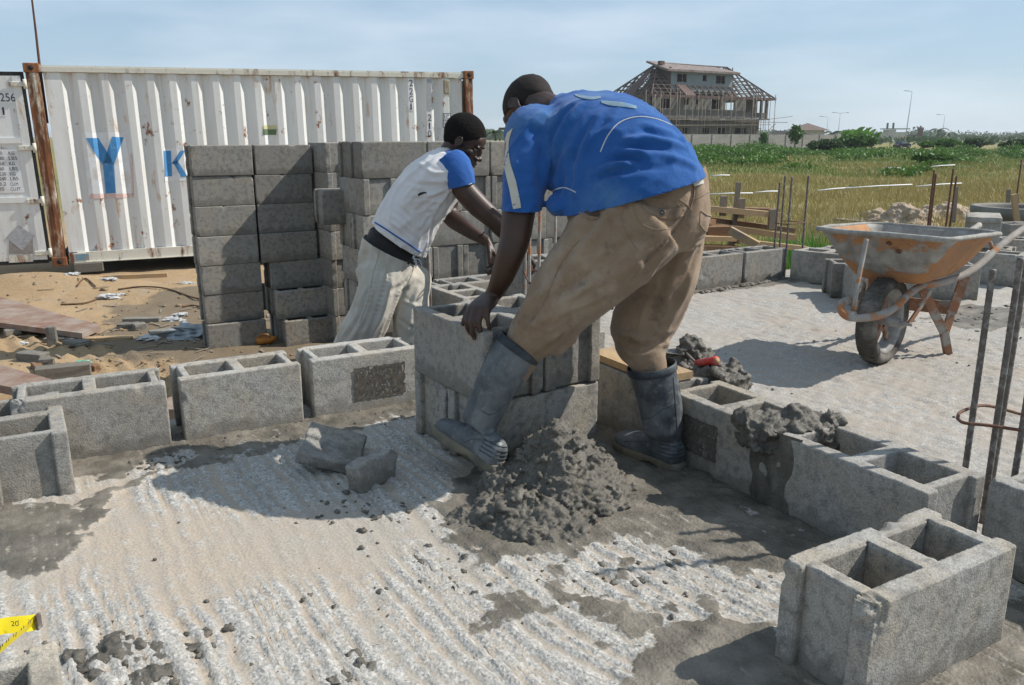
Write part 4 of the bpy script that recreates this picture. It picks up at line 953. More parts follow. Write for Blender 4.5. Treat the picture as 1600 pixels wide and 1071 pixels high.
plank(Z(1085, 348, 6.7), Z(1240, 371, 6.8), .09, .045, M['wood_pale'], 'long thin pale board sloping down to the right')
plank(Z(1100, 346, 6.6), Z(1160, 350, 7.3), .10, .05, M['wood_brown'], 'dark beam in the heart of the pile')
mb = MB(); mb.box(Z(1116, 361, 6.6), (.20, .22, .085), rz=R(12)); mb.build('timber_offcut', M['wood_brown'], label='short reddish timber offcut in the pile', cat='board', group=GP)
plank(Z(1075, 371, 6.4), Z(1163, 373, 6.6), .17, .035, M['wood_pale'], 'wide pale board just over the block row')
plank(Z(1140, 360, 6.3), Z(1184, 384, 6.2), .055, .06, M['wood_pale'], 'short offcut leaning down over the block row')
plank(Z(1150, 377, 6.5), Z(1260, 389, 6.7), .11, .04, M['wood_pale'], 'long pale board low behind the corner of the row')
plank(Z(1060, 388, 6.3), Z(1150, 389, 6.5), .12, .05, M['wood_brown'], 'lowest brown board of the pile')
for i, (px, py) in enumerate(((1158, 326), (1130, 322), (1143, 372), (1206, 343))):
    mb = MB(); mb.box(Z(px, py, 6.8), (.05, .05, .16)); mb.build('timber_offcut', M['wood_grey'], label=('small upright offcut right of the stake', 'small offcut left on the top board', 'small block of wood under the wide board', 'small packing piece near the thin bars')[i], cat='board', group=GP)
# big boards on the sand at left
def flat(name, pts, z, t, mat_, edge, label, cat, tilt=None, **k):
    ps = [atz(px, py, zz) for (px, py), zz in zip(pts, z)]; mb = MB(); n = len(ps)
    mb.add([*ps, *[p-Vector((0, 0, t)) for p in ps]], [tuple(range(n)), tuple(range(2*n-1, n-1, -1))]+[(i, (i+1) % n, n+(i+1) % n, n+i) for i in range(n)])
    return mb.build(name, mat_, label=label, cat=cat, **k)
flat('shuttering_board', [(-120, 476), (-80, 440), (90, 490), (157, 508), (128, 521), (-120, 489)], [-.48, -.48, -.50, -.53, -.53, -.48], .045, M['wood_red'], None, 'wide red shuttering board lying on the sand, the farther of two', 'board', group='shuttering boards')
flat('shuttering_board', [(-60, 572), (0, 570), (130, 607), (190, 640), (-60, 590)], [-.40, -.40, -.38, -.38, -.40], .05, M['wood_red'], None, 'red shuttering board running behind the left block row, the nearer of two', 'board', group='shuttering boards')
flat('shuttering_board', [(262, 622), (300, 608), (300, 640), (262, 640)], [-.42]*4, .05, M['wood_red'], None, 'end of a red board seen in the gap between two blocks', 'board', group='shuttering boards')
# small board on the block of the dividing row
q = CA-vd*(BL*3+.05)-U*.015; mb = MB(); cc = q+vd*.235+Vector((vd.y, -vd.x, 0))*-.09; mb.box((cc.x, cc.y, .2415), (.40, .15, .025), rz=math.atan2(vd.y, vd.x)); mb.build('small_board', M['wood_pale'], label='small pale board lying on the block behind the right boot', cat='board')
# ---------------------------------------------------------------- mortar
def lumps(mb, pts, seg=2):
    for c, r, f in pts:
        bm = bmesh.new(); bmesh.ops.create_icosphere(bm, subdivisions=seg, radius=1); o = Vector((random.random()*9, random.random()*9, random.random()*9))
        rot = Matrix.Rotation(random.random()*6, 3, 'Z') @ Matrix.Rotation(random.random()*6, 3, 'X')
        vs = []
        for v in bm.verts:
            p = v.co*(1+.55*mn.noise(v.co*1.4+o)+.45*mn.noise(v.co*3.3+o)); p = rot @ p; vs.append(Vector(c)+Vector((p.x*r, p.y*r, p.z*r*f)))
        bm.verts.index_update(); mb.add(vs, [[q.index for q in f_.verts] for f_ in bm.faces], True); bm.free()
def mound(name, c, rx, ry, hh, rot, n, rr, mat_, label, seed, extra=(), voxel=.007, cat='mortar', z0=0, prof_=1.3, **k):
    random.seed(seed); mb = MB(); cr, sr = math.cos(rot), math.sin(rot); rings = []
    gx = 40; vs = []; 
    for i in range(gx+1):
        for j in range(gx+1):
            u, v = i/gx*2-1, j/gx*2-1; d = math.hypot(u, v); x, y = u*rx, v*ry
            ww = 1+.35*mn.noise(Vector((u*1.5, v*1.5, seed))); z = hh*max(0, 1-(d*ww)**prof_) if d*ww < 1 else 0
            z += .25*hh*z/hh*mn.noise(Vector((u*3, v*3, seed+3))) if z > 0 else -.03
            vs.append((c[0]+cr*x-sr*y, c[1]+sr*x+cr*y, z0+z))
    n0 = len(vs); m = gx+1
    fs = [(i*m+j, (i+1)*m+j, (i+1)*m+j+1, i*m+j+1) for i in range(gx) for j in range(gx)]
    vs += [(x, y, z0-.05) for x, y, z in vs]; fs += [tuple(n0+q for q in reversed(f)) for f in fs]
    bd = [(i, 0) for i in range(gx)]+[(gx, j) for j in range(gx)]+[(gx-i, gx) for i in range(gx)]+[(0, gx-j) for j in range(gx)]
    for q in range(len(bd)):
        a, b = bd[q], bd[(q+1) % len(bd)]; ia, ib = a[0]*m+a[1], b[0]*m+b[1]; fs.append((ia, n0+ia, n0+ib, ib))
    mb.add(vs, fs, True); pts = []
    for q in range(n):
        t = random.random()*2*math.pi; d = random.random()**.55*1.02; u, v = d*math.cos(t), d*math.sin(t); ww = 1+.35*mn.noise(Vector((u*1.5, v*1.5, seed)))
        z = hh*max(0, 1-(d*ww)**prof_); x, y = u*rx, v*ry; r = random.uniform(*rr)*(1 if random.random() < .8 else 1.7)
        pts.append(((c[0]+cr*x-sr*y, c[1]+sr*x+cr*y, z0+z+r*.15), r, random.uniform(.6, .95)))
    lumps(mb, pts+list(extra)); me = fuse(mb, mat_, voxel, 2, .5)
    v = coords(me); nn = normals(me); q_ = 1.0 if voxel < .01 else 3.2; d = np.array([q_*(abs(mn.noise(Vector(p)*(18/q_)))*.020+abs(mn.noise(Vector(p)*(46/q_)))*.015+abs(mn.noise(Vector(p)*(105/q_)))*.010-.011) for p in v]); setco(me, v+nn*d[:, None])
    return link(name, me, label=label, cat=cat, **k)
mound('mortar_heap', (.138, 2.245), .225, .225, .22, R(20), 420, (.004, .012), M['mortar'], 'large lumpy heap of wet mortar under the stepping boot', 5, [((.02+.03*i, 2.08+.02*(i % 3), .012), .016, .7) for i in range(8)], .005)
mound('mortar_heap', (.03, 2.06), .19, .15, .085, R(-25), 110, (.005, .012), M['mortar'], 'low lobe of wet mortar spilling toward the camera from the large heap', 6, (), .005)
tb = atz(1075, 560, .24)
mound('mortar_dab', (tb.x+.02, tb.y+.02), .07, .06, .085, 0, 40, (.008, .02), M['mortar'], 'round dab of wet mortar around the trowel blade', 7, (), .006, z0=.225)
mound('mortar_dab', (tb.x+.06, tb.y-.12), .12, .09, .035, R(-30), 60, (.008, .02), M['mortar'], 'flattened mortar bed between the trowel and the stamped block', 8, (), .006, z0=.215)
jb = atz(1235, 655, .24)
mound('mortar_dab', (jb.x, jb.y), .14, .07, .035, R(10), 80, (.008, .024), M['mortar'], 'thick mortar joint drooping over two blocks of the dividing row', 9, (), .006, z0=.215)
# smear of mortar down the joint face
mb = MB(); q = CA-vd*(BL+.01); fn = Vector((-math.cos(R(29.5)), -math.sin(R(29.5)), 0)); fn = Vector((vd.y, -vd.x, 0)); fn = fn if fn.dot(Vector((-1, -.5, 0))) > 0 else -fn
vs = []; gi, gj = 34, 30
z_i = lambda j: .232*j/29
for i in range(gi):
    for j in range(gj):
        u = (i/(gi-1)-.5)*.21*(1+.35*mn.noise(Vector((i*.02, z_i(j)*7, 9)))); z = .232*j/(gj-1); e = 1-abs(2*i/(gi-1)-1)**3; vs.append(q+vd*(u*(1+.3*mn.noise(Vector((z*9, 1, 2)))))+fn*(-.006+.015*e*(.75+.9*mn.noise(Vector((u*22, z*14, 4)))))+Vector((0, 0, z)))
mb.add(vs, [(i*gj+j, (i+1)*gj+j, (i+1)*gj+j+1, i*gj+j+1) for i in range(gi-1) for j in range(gj-1)], True); mb.build('mortar_smear', M['mortar'], label='dark mortar smeared down the joint between two blocks of the dividing row', cat='mortar')
# crumbs
random.seed(3); mb = MB(); pts = []; big_ = []
def slabpt(px, py, r, f=.7): p = atz(px, py); pts.append(((p.x, p.y, r*.25), r, f))
for px, py, r in ((150, 1030, .040), (180, 1018, .028), (225, 1010, .026), (200, 1035, .022), (255, 1025, .018), (325, 995, .022), (362, 985, .020), (298, 1018, .018), (250, 1055, .03), (215, 1060, .026), (550, 1030, .018), (575, 1045, .024), (540, 1062, .026), (590, 1012, .012), (480, 935, .014), (655, 870, .018), (665, 858, .014), (590, 808, .018), (612, 812, .014), (575, 800, .012), (630, 795, .012), (680, 828, .014), (1050, 885, .026), (1000, 905, .014), (1095, 905, .012), (880, 1060, .012), (830, 1010, .011), (1130, 870, .012), (275, 1060, .014), (160, 1055, .03), (575, 790, .01), (400, 780, .008)):
    p_ = atz(px, py)
    for q in range(7): (big_ if r > .011 else pts).append(((p_.x+random.gauss(0, r*.6), p_.y+random.gauss(0, r*.5), r*.15), r*random.uniform(.3, .75), .55))
for i in range(520):
    t = random.random(); 
    if t < .45: px, py = random.gauss(860, 130), random.gauss(890, 35)
    elif t < .6: px, py = random.gauss(600, 90), random.gauss(800, 22)
    elif t < .8: px, py = random.gauss(1080, 110), random.gauss(930, 50)
    else: px, py = random.gauss(230, 110), random.gauss(1030, 30)
    if py > 745 and py < 1120: slabpt(px, py, random.uniform(.002, .0075)*(1 if random.random() < .85 else 1.6))
for i in range(160):
    px = random.uniform(200, 660); slabpt(px, 735-(px-200)*.21+random.gauss(0, 8), random.uniform(.003, .012))
for i in range(90):
    px = random.uniform(1095, 1230); pts.append(((*atz(px, 460-(px-1095)*.17)[:2], .006), random.uniform(.006, .022), .8))
for i in range(120):
    a, b = random.uniform(-2.3, 3), random.uniform(-.5, 2); p = ab(a, b); pts.append(((p.x, p.y, .003), random.uniform(.002, .006), .8))
for i in range(60):
    p = atz(random.gauss(1520, 60), random.gauss(492, 10)); pts.append(((p.x, p.y, .003), random.uniform(.005, .02), .4))
mq = MB(); lumps(mq, big_, 2); me = fuse(mq, M['mortar'], .0045, 1); v = coords(me); nn = normals(me)
setco(me, v+nn*np.array([abs(mn.noise(Vector(p)*40))*.012+abs(mn.noise(Vector(p)*110))*.006-.006 for p in v])[:, None]); link('mortar_clods', me, label='larger dark clods of mortar dropped on the raked slab', kind='stuff', cat='mortar clods')
lumps(mb, pts, 2); mb.build('mortar_crumbs', M['mortar'], label='scattered crumbs of dark wet mortar on the slab', kind='stuff', cat='mortar crumbs')
# ---------------------------------------------------------------- broken block piece lying on the slab
def rough_solid(name, verts, faces, mat_, seed, cutn=5, parent=None, amp=.004, **k):
    me = bpy.data.meshes.new(name); me.from_pydata([tuple(v) for v in verts], [], faces); bm = bmesh.new(); bm.from_mesh(me); bmesh.ops.recalc_face_normals(bm, faces=bm.faces)
    bmesh.ops.bevel(bm, geom=bm.edges[:], offset=.004, segments=1, affect='EDGES'); bmesh.ops.subdivide_edges(bm, edges=bm.edges[:], cuts=cutn, use_grid_fill=True); bm.normal_update()
    for v in bm.verts: v.co += v.normal*(mn.noise(v.co*40+Vector((seed, 0, 0)))*amp+mn.noise(v.co*90)*amp*.5)
    bm.to_mesh(me); bm.free(); me.materials.append(mat_); return link(name, me, parent, **k)
def boxv(l, w, h, T): return [T @ Vector((i*l/2, j*w/2, k*h/2)) for i in (-1, 1) for j in (-1, 1) for k in (-1, 1)], [(0, 1, 3, 2), (4, 6, 7, 5), (0, 4, 5, 1), (2, 3, 7, 6), (0, 2, 6, 4), (1, 5, 7, 3)]
def lblock(prof_, L_, T):
    n = len(prof_); vs = [T @ Vector((x, -L_/2, z)) for x, z in prof_]+[T @ Vector((x, L_/2, z)) for x, z in prof_]
    return vs, [tuple(range(n)), tuple(range(2*n-1, n-1, -1))]+[(i, (i+1) % n, n+(i+1) % n, n+i) for i in range(n)]
pA = atz(553, 783); pB = atz(627, 742)
Tb = Matrix.Translation(((pA.x+pB.x)/2-.02, (pA.y+pB.y)/2+.03, .047)) @ Matrix.Rotation(math.atan2(pB.y-pA.y, pB.x-pA.x), 4, 'Z') @ Matrix.Rotation(R(-5), 4, 'X')
vs, fs = lblock([(-.085, -.045), (.07, -.045), (.085, .0), (.095, .02), (.06, .045), (.02, .034), (-.035, .044), (-.092, .036)], .055, Tb)
rough_solid('broken_block_piece', vs, fs, M['block_pale'], 1, 5, label='upright slab-like broken piece of block on the raked floor, the nearer piece', cat='block fragment', group='broken block pieces')
Tc = Matrix.Translation((-.575, 2.46, .050)) @ Matrix.Rotation(R(24), 4, 'Z') @ Matrix.Rotation(R(13), 4, 'Y') @ Matrix.Rotation(R(12), 4, 'X')
vs, fs = lblock([(-.10, -.02), (.12, -.02), (.12, .016), (.03, .016), (.02, .004), (-.055, .004), (-.065, .018), (-.10, .018)], .19, Tc @ Matrix.Rotation(R(70), 4, 'Z'))
rough_solid('broken_block_piece', vs, fs, M['block_pale'], 2, 4, label='flat grooved broken piece of block leaning on the upright piece', cat='block fragment', group='broken block pieces')
# ---------------------------------------------------------------- trowel, tape
tr = empty('trowel', tb, 0, label='trowel with a red handle stuck in mortar on the dividing row', cat='trowel')
h0 = aty(1088, 568, tb.y-.10); h1 = aty(1117, 564, tb.y-.17)
mb = MB(); mb.tube([h0, h0.lerp(h1, .2), h0.lerp(h1, .8), h1, h1+(h1-h0)*.12], [.012, .0135, .015, .0165, .014], 14); mb.build('handle', M['red'], tr)
mb = MB(); mb.tube([h1+(h1-h0)*.121, h1+(h1-h0)*.14], [.0105, .0105], 12); mb.build('handle_end', M['wood_pale'], tr)
mb = MB(); mb.tube([tb+Vector((-.02, .02, .03)), h0], .005, 8); mb.build('tang', M['rebar'], tr)
mb = MB(); mb.prism([(-.12, 0), (0, .05), (.01, -.05)], -.001, .001, Matrix.Translation(tb+Vector((-.03, .02, .02)))); mb.build('blade', M['rebar'], tr)
def ribbon(path, w, side, mat_, name, parent, t=.0006):
    pts = spline(path, 40); mb = MB(); vs = []
    for i, p in enumerate(pts):
        s = Vector(side(i/(len(pts)-1))) if callable(side) else Vector(side); s.normalize(); vs += [p-s*w/2, p+s*w/2]
    mb.add(vs, [(2*i, 2*i+1, 2*i+3, 2*i+2) for i in range(len(pts)-1)], True); return mb.build(name, mat_, parent)
tp = empty('tape_measure', (-.93, 1.35, .26), 0, label='yellow measuring tape blade looping over the block at bottom left', cat='tape measure')
t0 = aty(-90, 1080, 1.28); tA = [atz(-90, 1095, .24), atz(-30, 1044, .25), atz(10, 1007, .262), atz(54, 970, .255)]
bl1 = ribbon(tA, .018, (.4, -.2, 1), M['yellow'], 'tape_blade', tp)
tB = [atz(58, 972, .25), atz(40, 975, .255), atz(8, 978, .26), atz(-20, 985, .26), atz(-70, 995, .25)]
ribbon(tB, .026, (.05, .5, 1), M['yellow'], 'tape_blade', tp)
mb = MB()
for i in range(26):
    t = i/26; p = tA[0].lerp(tA[3], t); q = spline(tA, 40)[min(39, int(t*40))]; h = .009 if i % 5 == 0 else .005
    s = Vector((.4, -.2, 1)).normalized(); c_ = q+Vector((0, -.0012, .0004)); mb.tube([c_+s*(.009-h), c_+s*.009], .0007, 4)
mb.build('tape_marks', M['black_paint'], bl1)
for k_, (txt, px, py) in enumerate((('20', 20, 972), ('3', 30, 966), ('3', 46, 965))):
    v, f = glyphs(txt, .013 if k_ == 0 else .006); p = atz(px, py+6, .258)+Vector((0, -.004, .002)); mb = MB(); mb.add([(p.x+a, p.y, p.z+b) for a, b in v], f); mb.build('tape_number', M['black_paint'], tp)
mb = MB(); mb.box(atz(60, 971, .252), (.004, .012, .026)); mb.build('tape_hook', M['rebar'], tp)
# ---------------------------------------------------------------- foliage
def leafcloud(name, blobs, n, size, mat_, seed=1, up=.0, aspect=2.2, hollow=.55, **k):
    r = np.random.default_rng(seed); w = np.array([b[3]*b[4]*b[5] for b in blobs])**(2/3); w /= w.sum(); idx = r.choice(len(blobs), n, p=w)
    B_ = np.array([b[:6] for b in blobs])[idx]; d = r.normal(size=(n, 3)); d /= np.linalg.norm(d, axis=1)[:, None]
    rad = hollow+(1-hollow)*r.random(n)**.7; rad *= (.82+.36*np.sin(d[:, 0]*5+idx)*np.sin(d[:, 1]*4+idx*2)*np.cos(d[:, 2]*3))
    p = B_[:, :3]+d*B_[:, 3:6]*rad[:, None]
    s = size*(.55+.9*r.random(n)); a1 = r.normal(size=(n, 3)); a1[:, 2] += up; a1 /= np.linalg.norm(a1, axis=1)[:, None]; a2 = np.cross(a1, r.normal(size=(n, 3))); a2 /= np.linalg.norm(a2, axis=1)[:, None]
    a1 *= s[:, None]; a2 *= (s/aspect)[:, None]
    v = np.stack([p-a1, p+a2, p+a1, p-a2], 1).reshape(-1, 3); f = np.arange(n*4).reshape(-1, 4)
    me = mesh_np(name, v, f, mat_); rr = np.clip(.5+.5*d[:, 2]*.6+r.normal(size=n)*.25, 0, 1); set_attr(me, 'rnd', np.repeat(rr, 4)); return me  # leaf tone rises toward the top of each clump, with random spread
def blades(name, P, H_, Wd, mat_, rnd, seed=1, lean=.35):
    r = np.random.default_rng(seed); n = len(P); t = r.random(n)*2*np.pi; dx = np.stack([np.cos(t), np.sin(t), np.zeros(n)], 1); t2 = t+np.pi/2+r.normal(size=n)*.6
    ln = np.stack([np.cos(t2), np.sin(t2), np.zeros(n)], 1)*(H_*lean*r.random(n))[:, None]; up = np.array([0, 0, 1.])
    w = dx*(Wd/2)[:, None]; m = P+ln*.35+up*(H_*.55)[:, None]; tp = P+ln+up*H_[:, None]
    v = np.stack([P-w, P+w, m+w*.8, m-w*.8, tp+w*.15, tp-w*.15], 1).reshape(-1, 3); b = np.arange(n)[:, None]*6
    f = np.concatenate([b+[0, 1, 2, 3], b+[3, 2, 4, 5]], 0); me = mesh_np(name, v, f, mat_); set_attr(me, 'rnd', np.repeat(np.clip(rnd, 0, 1), 6)); return me
r = np.random.default_rng(4)
def scatter(n, y0, y1, x0, x1, pw=1.0):
    y = y0*(y1/y0)**(r.random(n)**pw); x = y*(x0+(x1-x0)*r.random(n)); return x, y
n = 200000; x, y = scatter(n, 7.6, 110, -.04, .92, .85)
a = (x-O.x)*U.x+(y-O.y)*U.y; b = (x-O.x)*V.x+(y-O.y)*V.y
bare = pmask(x, y, [(1285, 356), (1380, 362), (1480, 362), (1620, 380), (1700, 350), (1700, 326), (1490, 324), (1440, 330), (1290, 338)], -.62, .5, .8, 6)
ok = (b < -2.9) & (x > -.2) & (bare < .5) & (r.random(n) < .25+.75*sstep(.3, .55, fbm(x, y, .45, 3, 3))); x, y = x[ok], y[ok]
z = -.62+(fbm(x, y, .07, 3, 9)-.5)*.35*sstep(14, 40, np.hypot(x, y)); pa = fbm(x, y, .16, 4, 33); pb = fbm(x, y, .9, 3, 34)
Hh = (.05+.14*pb)*(1+.008*y)*(.7+.6*r.random(len(x)))*(.6+.4*sstep(9, 15, y)); Wd = .003+.0006*y
tone = sstep(.36, .60, pa+.03+.13*sstep(40, 60, y)-.16*sstep(10, 16, y)*sstep(42, 30, y)+.14*sstep(12, 8, y))
me = blades('field_grass', np.stack([x, y, z], 1), Hh, Wd, M['grass'], tone+r.normal(size=len(x))*.18, 5, .8); link('field_grass', me, kind='stuff', label='tan and green wild grass covering the field', cat='grass')
n = 52000; x, y = scatter(n, 12, 48, -.03, .92); ok = fbm(x, y, .3, 3, 55) > .5; x, y = x[ok], y[ok]
me = blades('dry_grass', np.stack([x, y, np.full(len(x), -.62)], 1), (.09+.17*r.random(len(x)))*(1+.006*y), .002+.0006*y, M['grass_dry'], r.random(len(x)), 6, .7); link('dry_grass', me, kind='stuff', label='taller dry brown grass stalks in the field', cat='grass')
n = 5200; cx = np.array([8.6*.30, 8.9*.33, 8.4*.355, 9.3*.375, 8.2*.315]); cy = np.array([8.2, 8.7, 8.3, 9.2, 8.0]); i = r.integers(0, 5, n); x = cx[i]+r.normal(size=n)*.32; y = cy[i]+r.normal(size=n)*.35
b = (x-O.x)*V.x+(y-O.y)*V.y; ok = b < -2.4; x, y = x[ok], y[ok]
me = blades('reeds', np.stack([x, y, np.full(len(x), -.66)], 1), .28+.38*r.random(len(x)), np.full(len(x), .011), M['reed'], r.random(len(x)), 7, .5); link('reeds', me, kind='stuff', label='bright green reeds beside the boards at the pond edge', cat='reeds')
# undergrowth
bl = []
for i in range(95):
    d = random.uniform(34, 95); m = random.uniform(.20, .70); 
    if d < 60 and random.random() < .6: continue
    s = random.uniform(.5, 1.6)*(d/70); bl.append((m*d, d, -.5+s*.15, s*1.5, s*1.2, s*random.uniform(.22, .5)))
for i in range(30): d = random.uniform(70, 96); m = random.uniform(.235, .42); s = random.uniform(.8, 1.5); bl.append((m*d, d, -.6+s*.1, s*1.5, s, s*.32))
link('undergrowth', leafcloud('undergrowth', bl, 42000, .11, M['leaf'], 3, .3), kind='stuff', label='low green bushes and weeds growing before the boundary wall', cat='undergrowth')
bl = []
for i in range(150):
    d = random.uniform(150, 420); m = random.uniform(.40, .74); s = random.uniform(.9, 2.0)*(d/200)**.6; bl.append((m*d, d, -.3+s*.4, s*1.9, s*1.4, s*random.uniform(.4, .7)))
for i in range(70): d = random.uniform(420, 600); m = random.uniform(-.3, .74); s = 6; bl.append((m*d, d, .2, s*3, s*2, s*random.uniform(.6, .9)))
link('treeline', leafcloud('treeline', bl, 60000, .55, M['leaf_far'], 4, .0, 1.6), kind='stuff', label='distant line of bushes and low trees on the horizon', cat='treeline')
def palm(px, pyt, Y, h, lab, s=1.0, name='palm_tree'):
    t = aty(px, pyt, Y); e = empty(name, (t.x, Y, -.6), label=lab, cat='palm tree'); mb = MB(); mb.tube([(t.x, Y, -.6), (t.x+.1*s, Y, (t.z-.6)/2), (t.x, Y, t.z)], [.18*s, .13*s, .11*s], 6); mb.build('trunk', M['bark'], e)
    mb = MB(); nn = 13
    for i in range(nn):
        a = 2*math.pi*i/nn+random.random()*.4; el = random.uniform(-.2, .9); L_ = 1.9*s*random.uniform(.8, 1.1); pts = []
        for q in range(6): u = q/5; pts.append((t.x+math.cos(a)*L_*u, Y+math.sin(a)*L_*u, t.z+L_*(math.sin(el)*u-.75*u*u)))
        for q in range(5):
            p, w = Vector(pts[q]), Vector(pts[q+1]); d = (w-p); sd_ = d.cross(Vector((0, 0, 1))).normalized()*.28*s*(1-q/6); dn = Vector((0, 0, -.16*s))
            mb.add([p, w, w+sd_+dn, p+sd_+dn], [(0, 1, 2, 3)]); mb.add([p, w, w-sd_+dn, p-sd_+dn], [(0, 1, 2, 3)])
    o = mb.build('crown', M['leaf_far'], e); set_attr(o.data, 'rnd', np.random.default_rng(3).random(len(o.data.vertices))); return e
palm(773, 206, 150, 0, 'palm crown showing over the block stack left of the bending man', 1.5)
palm(1466, 203, 260, 0, 'thin palm left of the faintest lamp post on the horizon', 1.6); palm(1483, 208, 240, 0, 'short palm right of the faintest lamp post on the horizon', 1.8); palm(1302, 208, 210, 0, 'palm just left of the banana clump', 1.6)
def shrub(px, py, Y, blobs, n, size, mat_, lab, name='shrub', cat='shrub', up=.2, asp=2.2):
    c = aty(px, py, Y); e = empty(name, (c.x, Y, -.6), label=lab, cat=cat); me = leafcloud('crown', [(c.x+b[0], Y+b[1], c.z+b[2], b[3], b[4], b[5]) for b in blobs], n, size, mat_, int(px), up, asp); link('crown', me, e)
    mb = MB(); mb.tube([(c.x, Y, -.65), (c.x, Y, c.z)], [.06*Y/60, .03*Y/60], 5); mb.build('stem', M['bark'], e); return e
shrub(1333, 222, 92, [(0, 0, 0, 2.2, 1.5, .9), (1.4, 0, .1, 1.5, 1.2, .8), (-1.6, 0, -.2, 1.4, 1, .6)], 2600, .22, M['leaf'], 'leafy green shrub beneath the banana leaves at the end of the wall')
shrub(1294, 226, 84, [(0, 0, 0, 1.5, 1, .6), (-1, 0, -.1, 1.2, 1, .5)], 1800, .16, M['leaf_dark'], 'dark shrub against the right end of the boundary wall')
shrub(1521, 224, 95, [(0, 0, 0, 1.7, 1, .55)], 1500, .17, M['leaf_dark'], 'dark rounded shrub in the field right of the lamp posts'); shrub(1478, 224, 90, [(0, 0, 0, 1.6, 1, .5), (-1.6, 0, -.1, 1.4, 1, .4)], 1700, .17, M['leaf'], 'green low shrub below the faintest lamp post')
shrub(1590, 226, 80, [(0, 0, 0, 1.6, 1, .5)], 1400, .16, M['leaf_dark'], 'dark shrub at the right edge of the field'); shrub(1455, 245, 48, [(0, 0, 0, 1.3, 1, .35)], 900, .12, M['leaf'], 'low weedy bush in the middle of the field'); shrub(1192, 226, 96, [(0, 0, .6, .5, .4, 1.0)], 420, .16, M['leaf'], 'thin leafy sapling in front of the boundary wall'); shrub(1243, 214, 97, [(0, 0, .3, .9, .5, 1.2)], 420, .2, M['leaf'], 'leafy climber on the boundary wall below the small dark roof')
e = empty('banana_plant', aty(1345, 235, 96), label='banana plant with broad upright leaves at the end of the boundary wall', cat='banana plant'); mb = MB(); random.seed(12)
for k_ in range(5):
    bx = aty(1322+k_*10, 232, 96); top = random.uniform(1.2, 2.2)
    for i in range(8):
        a = random.uniform(0, 6.28); L_ = random.uniform(1.3, 2.2); pts = [Vector((bx.x+math.cos(a)*L_*.55*u, bx.y+math.sin(a)*L_*.5*u, -.1+top*.45+L_*(u*1.05-.45*u*u))) for u in (0, .25, .5, .75, 1)]
        for q in range(4):
            p, w = pts[q], pts[q+1]; sdv = (w-p).cross(Vector((0, 1, .3))).normalized(); w0 = (.05, .20, .24, .18, .04)[q]; w1 = (.05, .20, .24, .18, .04)[q+1]; mb.add([p-sdv*w0, p+sdv*w0, w+sdv*w1, w-sdv*w1], [(0, 1, 2, 3)])
o = mb.build('leaves', M['banana'], e); set_attr(o.data, 'rnd', np.random.default_rng(5).random(len(o.data.vertices)))
mb = MB(); [mb.tube([aty(1322+k_*10, 236, 96), aty(1322+k_*10, 222, 96)], .12, 6) for k_ in range(5)]; mb.build('stem', M['leaf'] if False else M['bark'], e)
# ---------------------------------------------------------------- unfinished building
BO = Vector((19.7, 120.6, -.6)); BT = Matrix.Translation(BO) @ Matrix.Rotation(GA, 4, 'Z')
bld = empty('unfinished_building', BO, GA, label='unfinished grey three-storey building with an open roof frame and wooden scaffolding, behind the boundary wall', cat='building')
bld['label'] = 'unfinished grey building with open roof frame and wooden scaffolding behind the boundary wall'
def bb(mb, name, m, parent=bld, **k): return mb.build(name, m, parent, world=False, **k)
def bx_(px): m = (px-800)/1280; return (120*m-20.8)/(.857-.515*m)
def bz_(px, py, off=0): x = bx_(px); Y = 120+.515*x; return 1.62+(214-py)/1280*Y
def facade(x0, x1, z0, z1, y0, y1, holes, name, m, frames=True):
    xs = sorted({x0, x1, *[h[0] for h in holes], *[h[1] for h in holes]}); zs = sorted({z0, z1, *[h[2] for h in holes], *[h[3] for h in holes]}); mb = MB()
    for i in range(len(xs)-1):
        for j in range(len(zs)-1):
            cx, cz = (xs[i]+xs[i+1])/2, (zs[j]+zs[j+1])/2
            if any(h[0] < cx < h[1] and h[2] < cz < h[3] for h in holes): continue
            a, b, c, d = xs[i], xs[i+1], zs[j], zs[j+1]; mb.add([(a, y0, c), (b, y0, c), (b, y0, d), (a, y0, d)], [(0, 1, 2, 3)])
    for h in holes:
        a, b, c, d = h[:4]; mb.add([(a, y0, c), (b, y0, c), (b, y0, d), (a, y0, d), (a, y1, c), (b, y1, c), (b, y1, d), (a, y1, d)], [(0, 1, 5, 4), (1, 2, 6, 5), (2, 3, 7, 6), (3, 0, 4, 7)])
    w = bb(mb, name, m)
    for h in holes:
        a, b, c, d = h[:4]; f = MB(); 
        for q in ((a+.03, (c+d)/2, .06, d-c), (b-.03, (c+d)/2, .06, d-c)): f.box((q[0], y0+.08, q[1]), (q[2], .06, q[3]))
        f.box(((a+b)/2, y0+.08, d-.03), (b-a-.12, .06, .06)); f.box(((a+b)/2, y0+.08, c+.03), (b-a-.12, .06, .06))
        if b-a > 1.2: f.box(((a+b)/2+.15, y0+.09, (c+d)/2), (.07, .04, d-c-.12))
        bb(f, 'window', M['wood_old'], w)
    return w
def hole(a, b, c, d): m = (a+b)/2; return (bx_(a), bx_(b), bz_(m, d), bz_(m, c))
BLn, BD = 25.2, 11.0; ov = .8
up_h = [hole(1041, 1056, 157.6, 173), hole(1077, 1084, 158.8, 167.6), hole(1094, 1098.5, 158, 167), hole(1117, 1132, 159, 174.2), hole(1139, 1153, 160, 175)]
zf = bz_(1120, 186); ze = 7.3
facade(ov, bx_(1166), zf, ze, ov, ov+.3, up_h, 'upper_wall', M['bwall'])
lo_h = [hole(1080, 1088, 200, 210), hole(1110, 1122, 200.5, 210), hole(1132, 1145, 200, 210.5), hole(1157, 1177, 200, 210)]
facade(ov, BLn-2.0, 0, zf-.25, ov+.45, ov+.75, lo_h, 'lower_wall', M['bwall'])
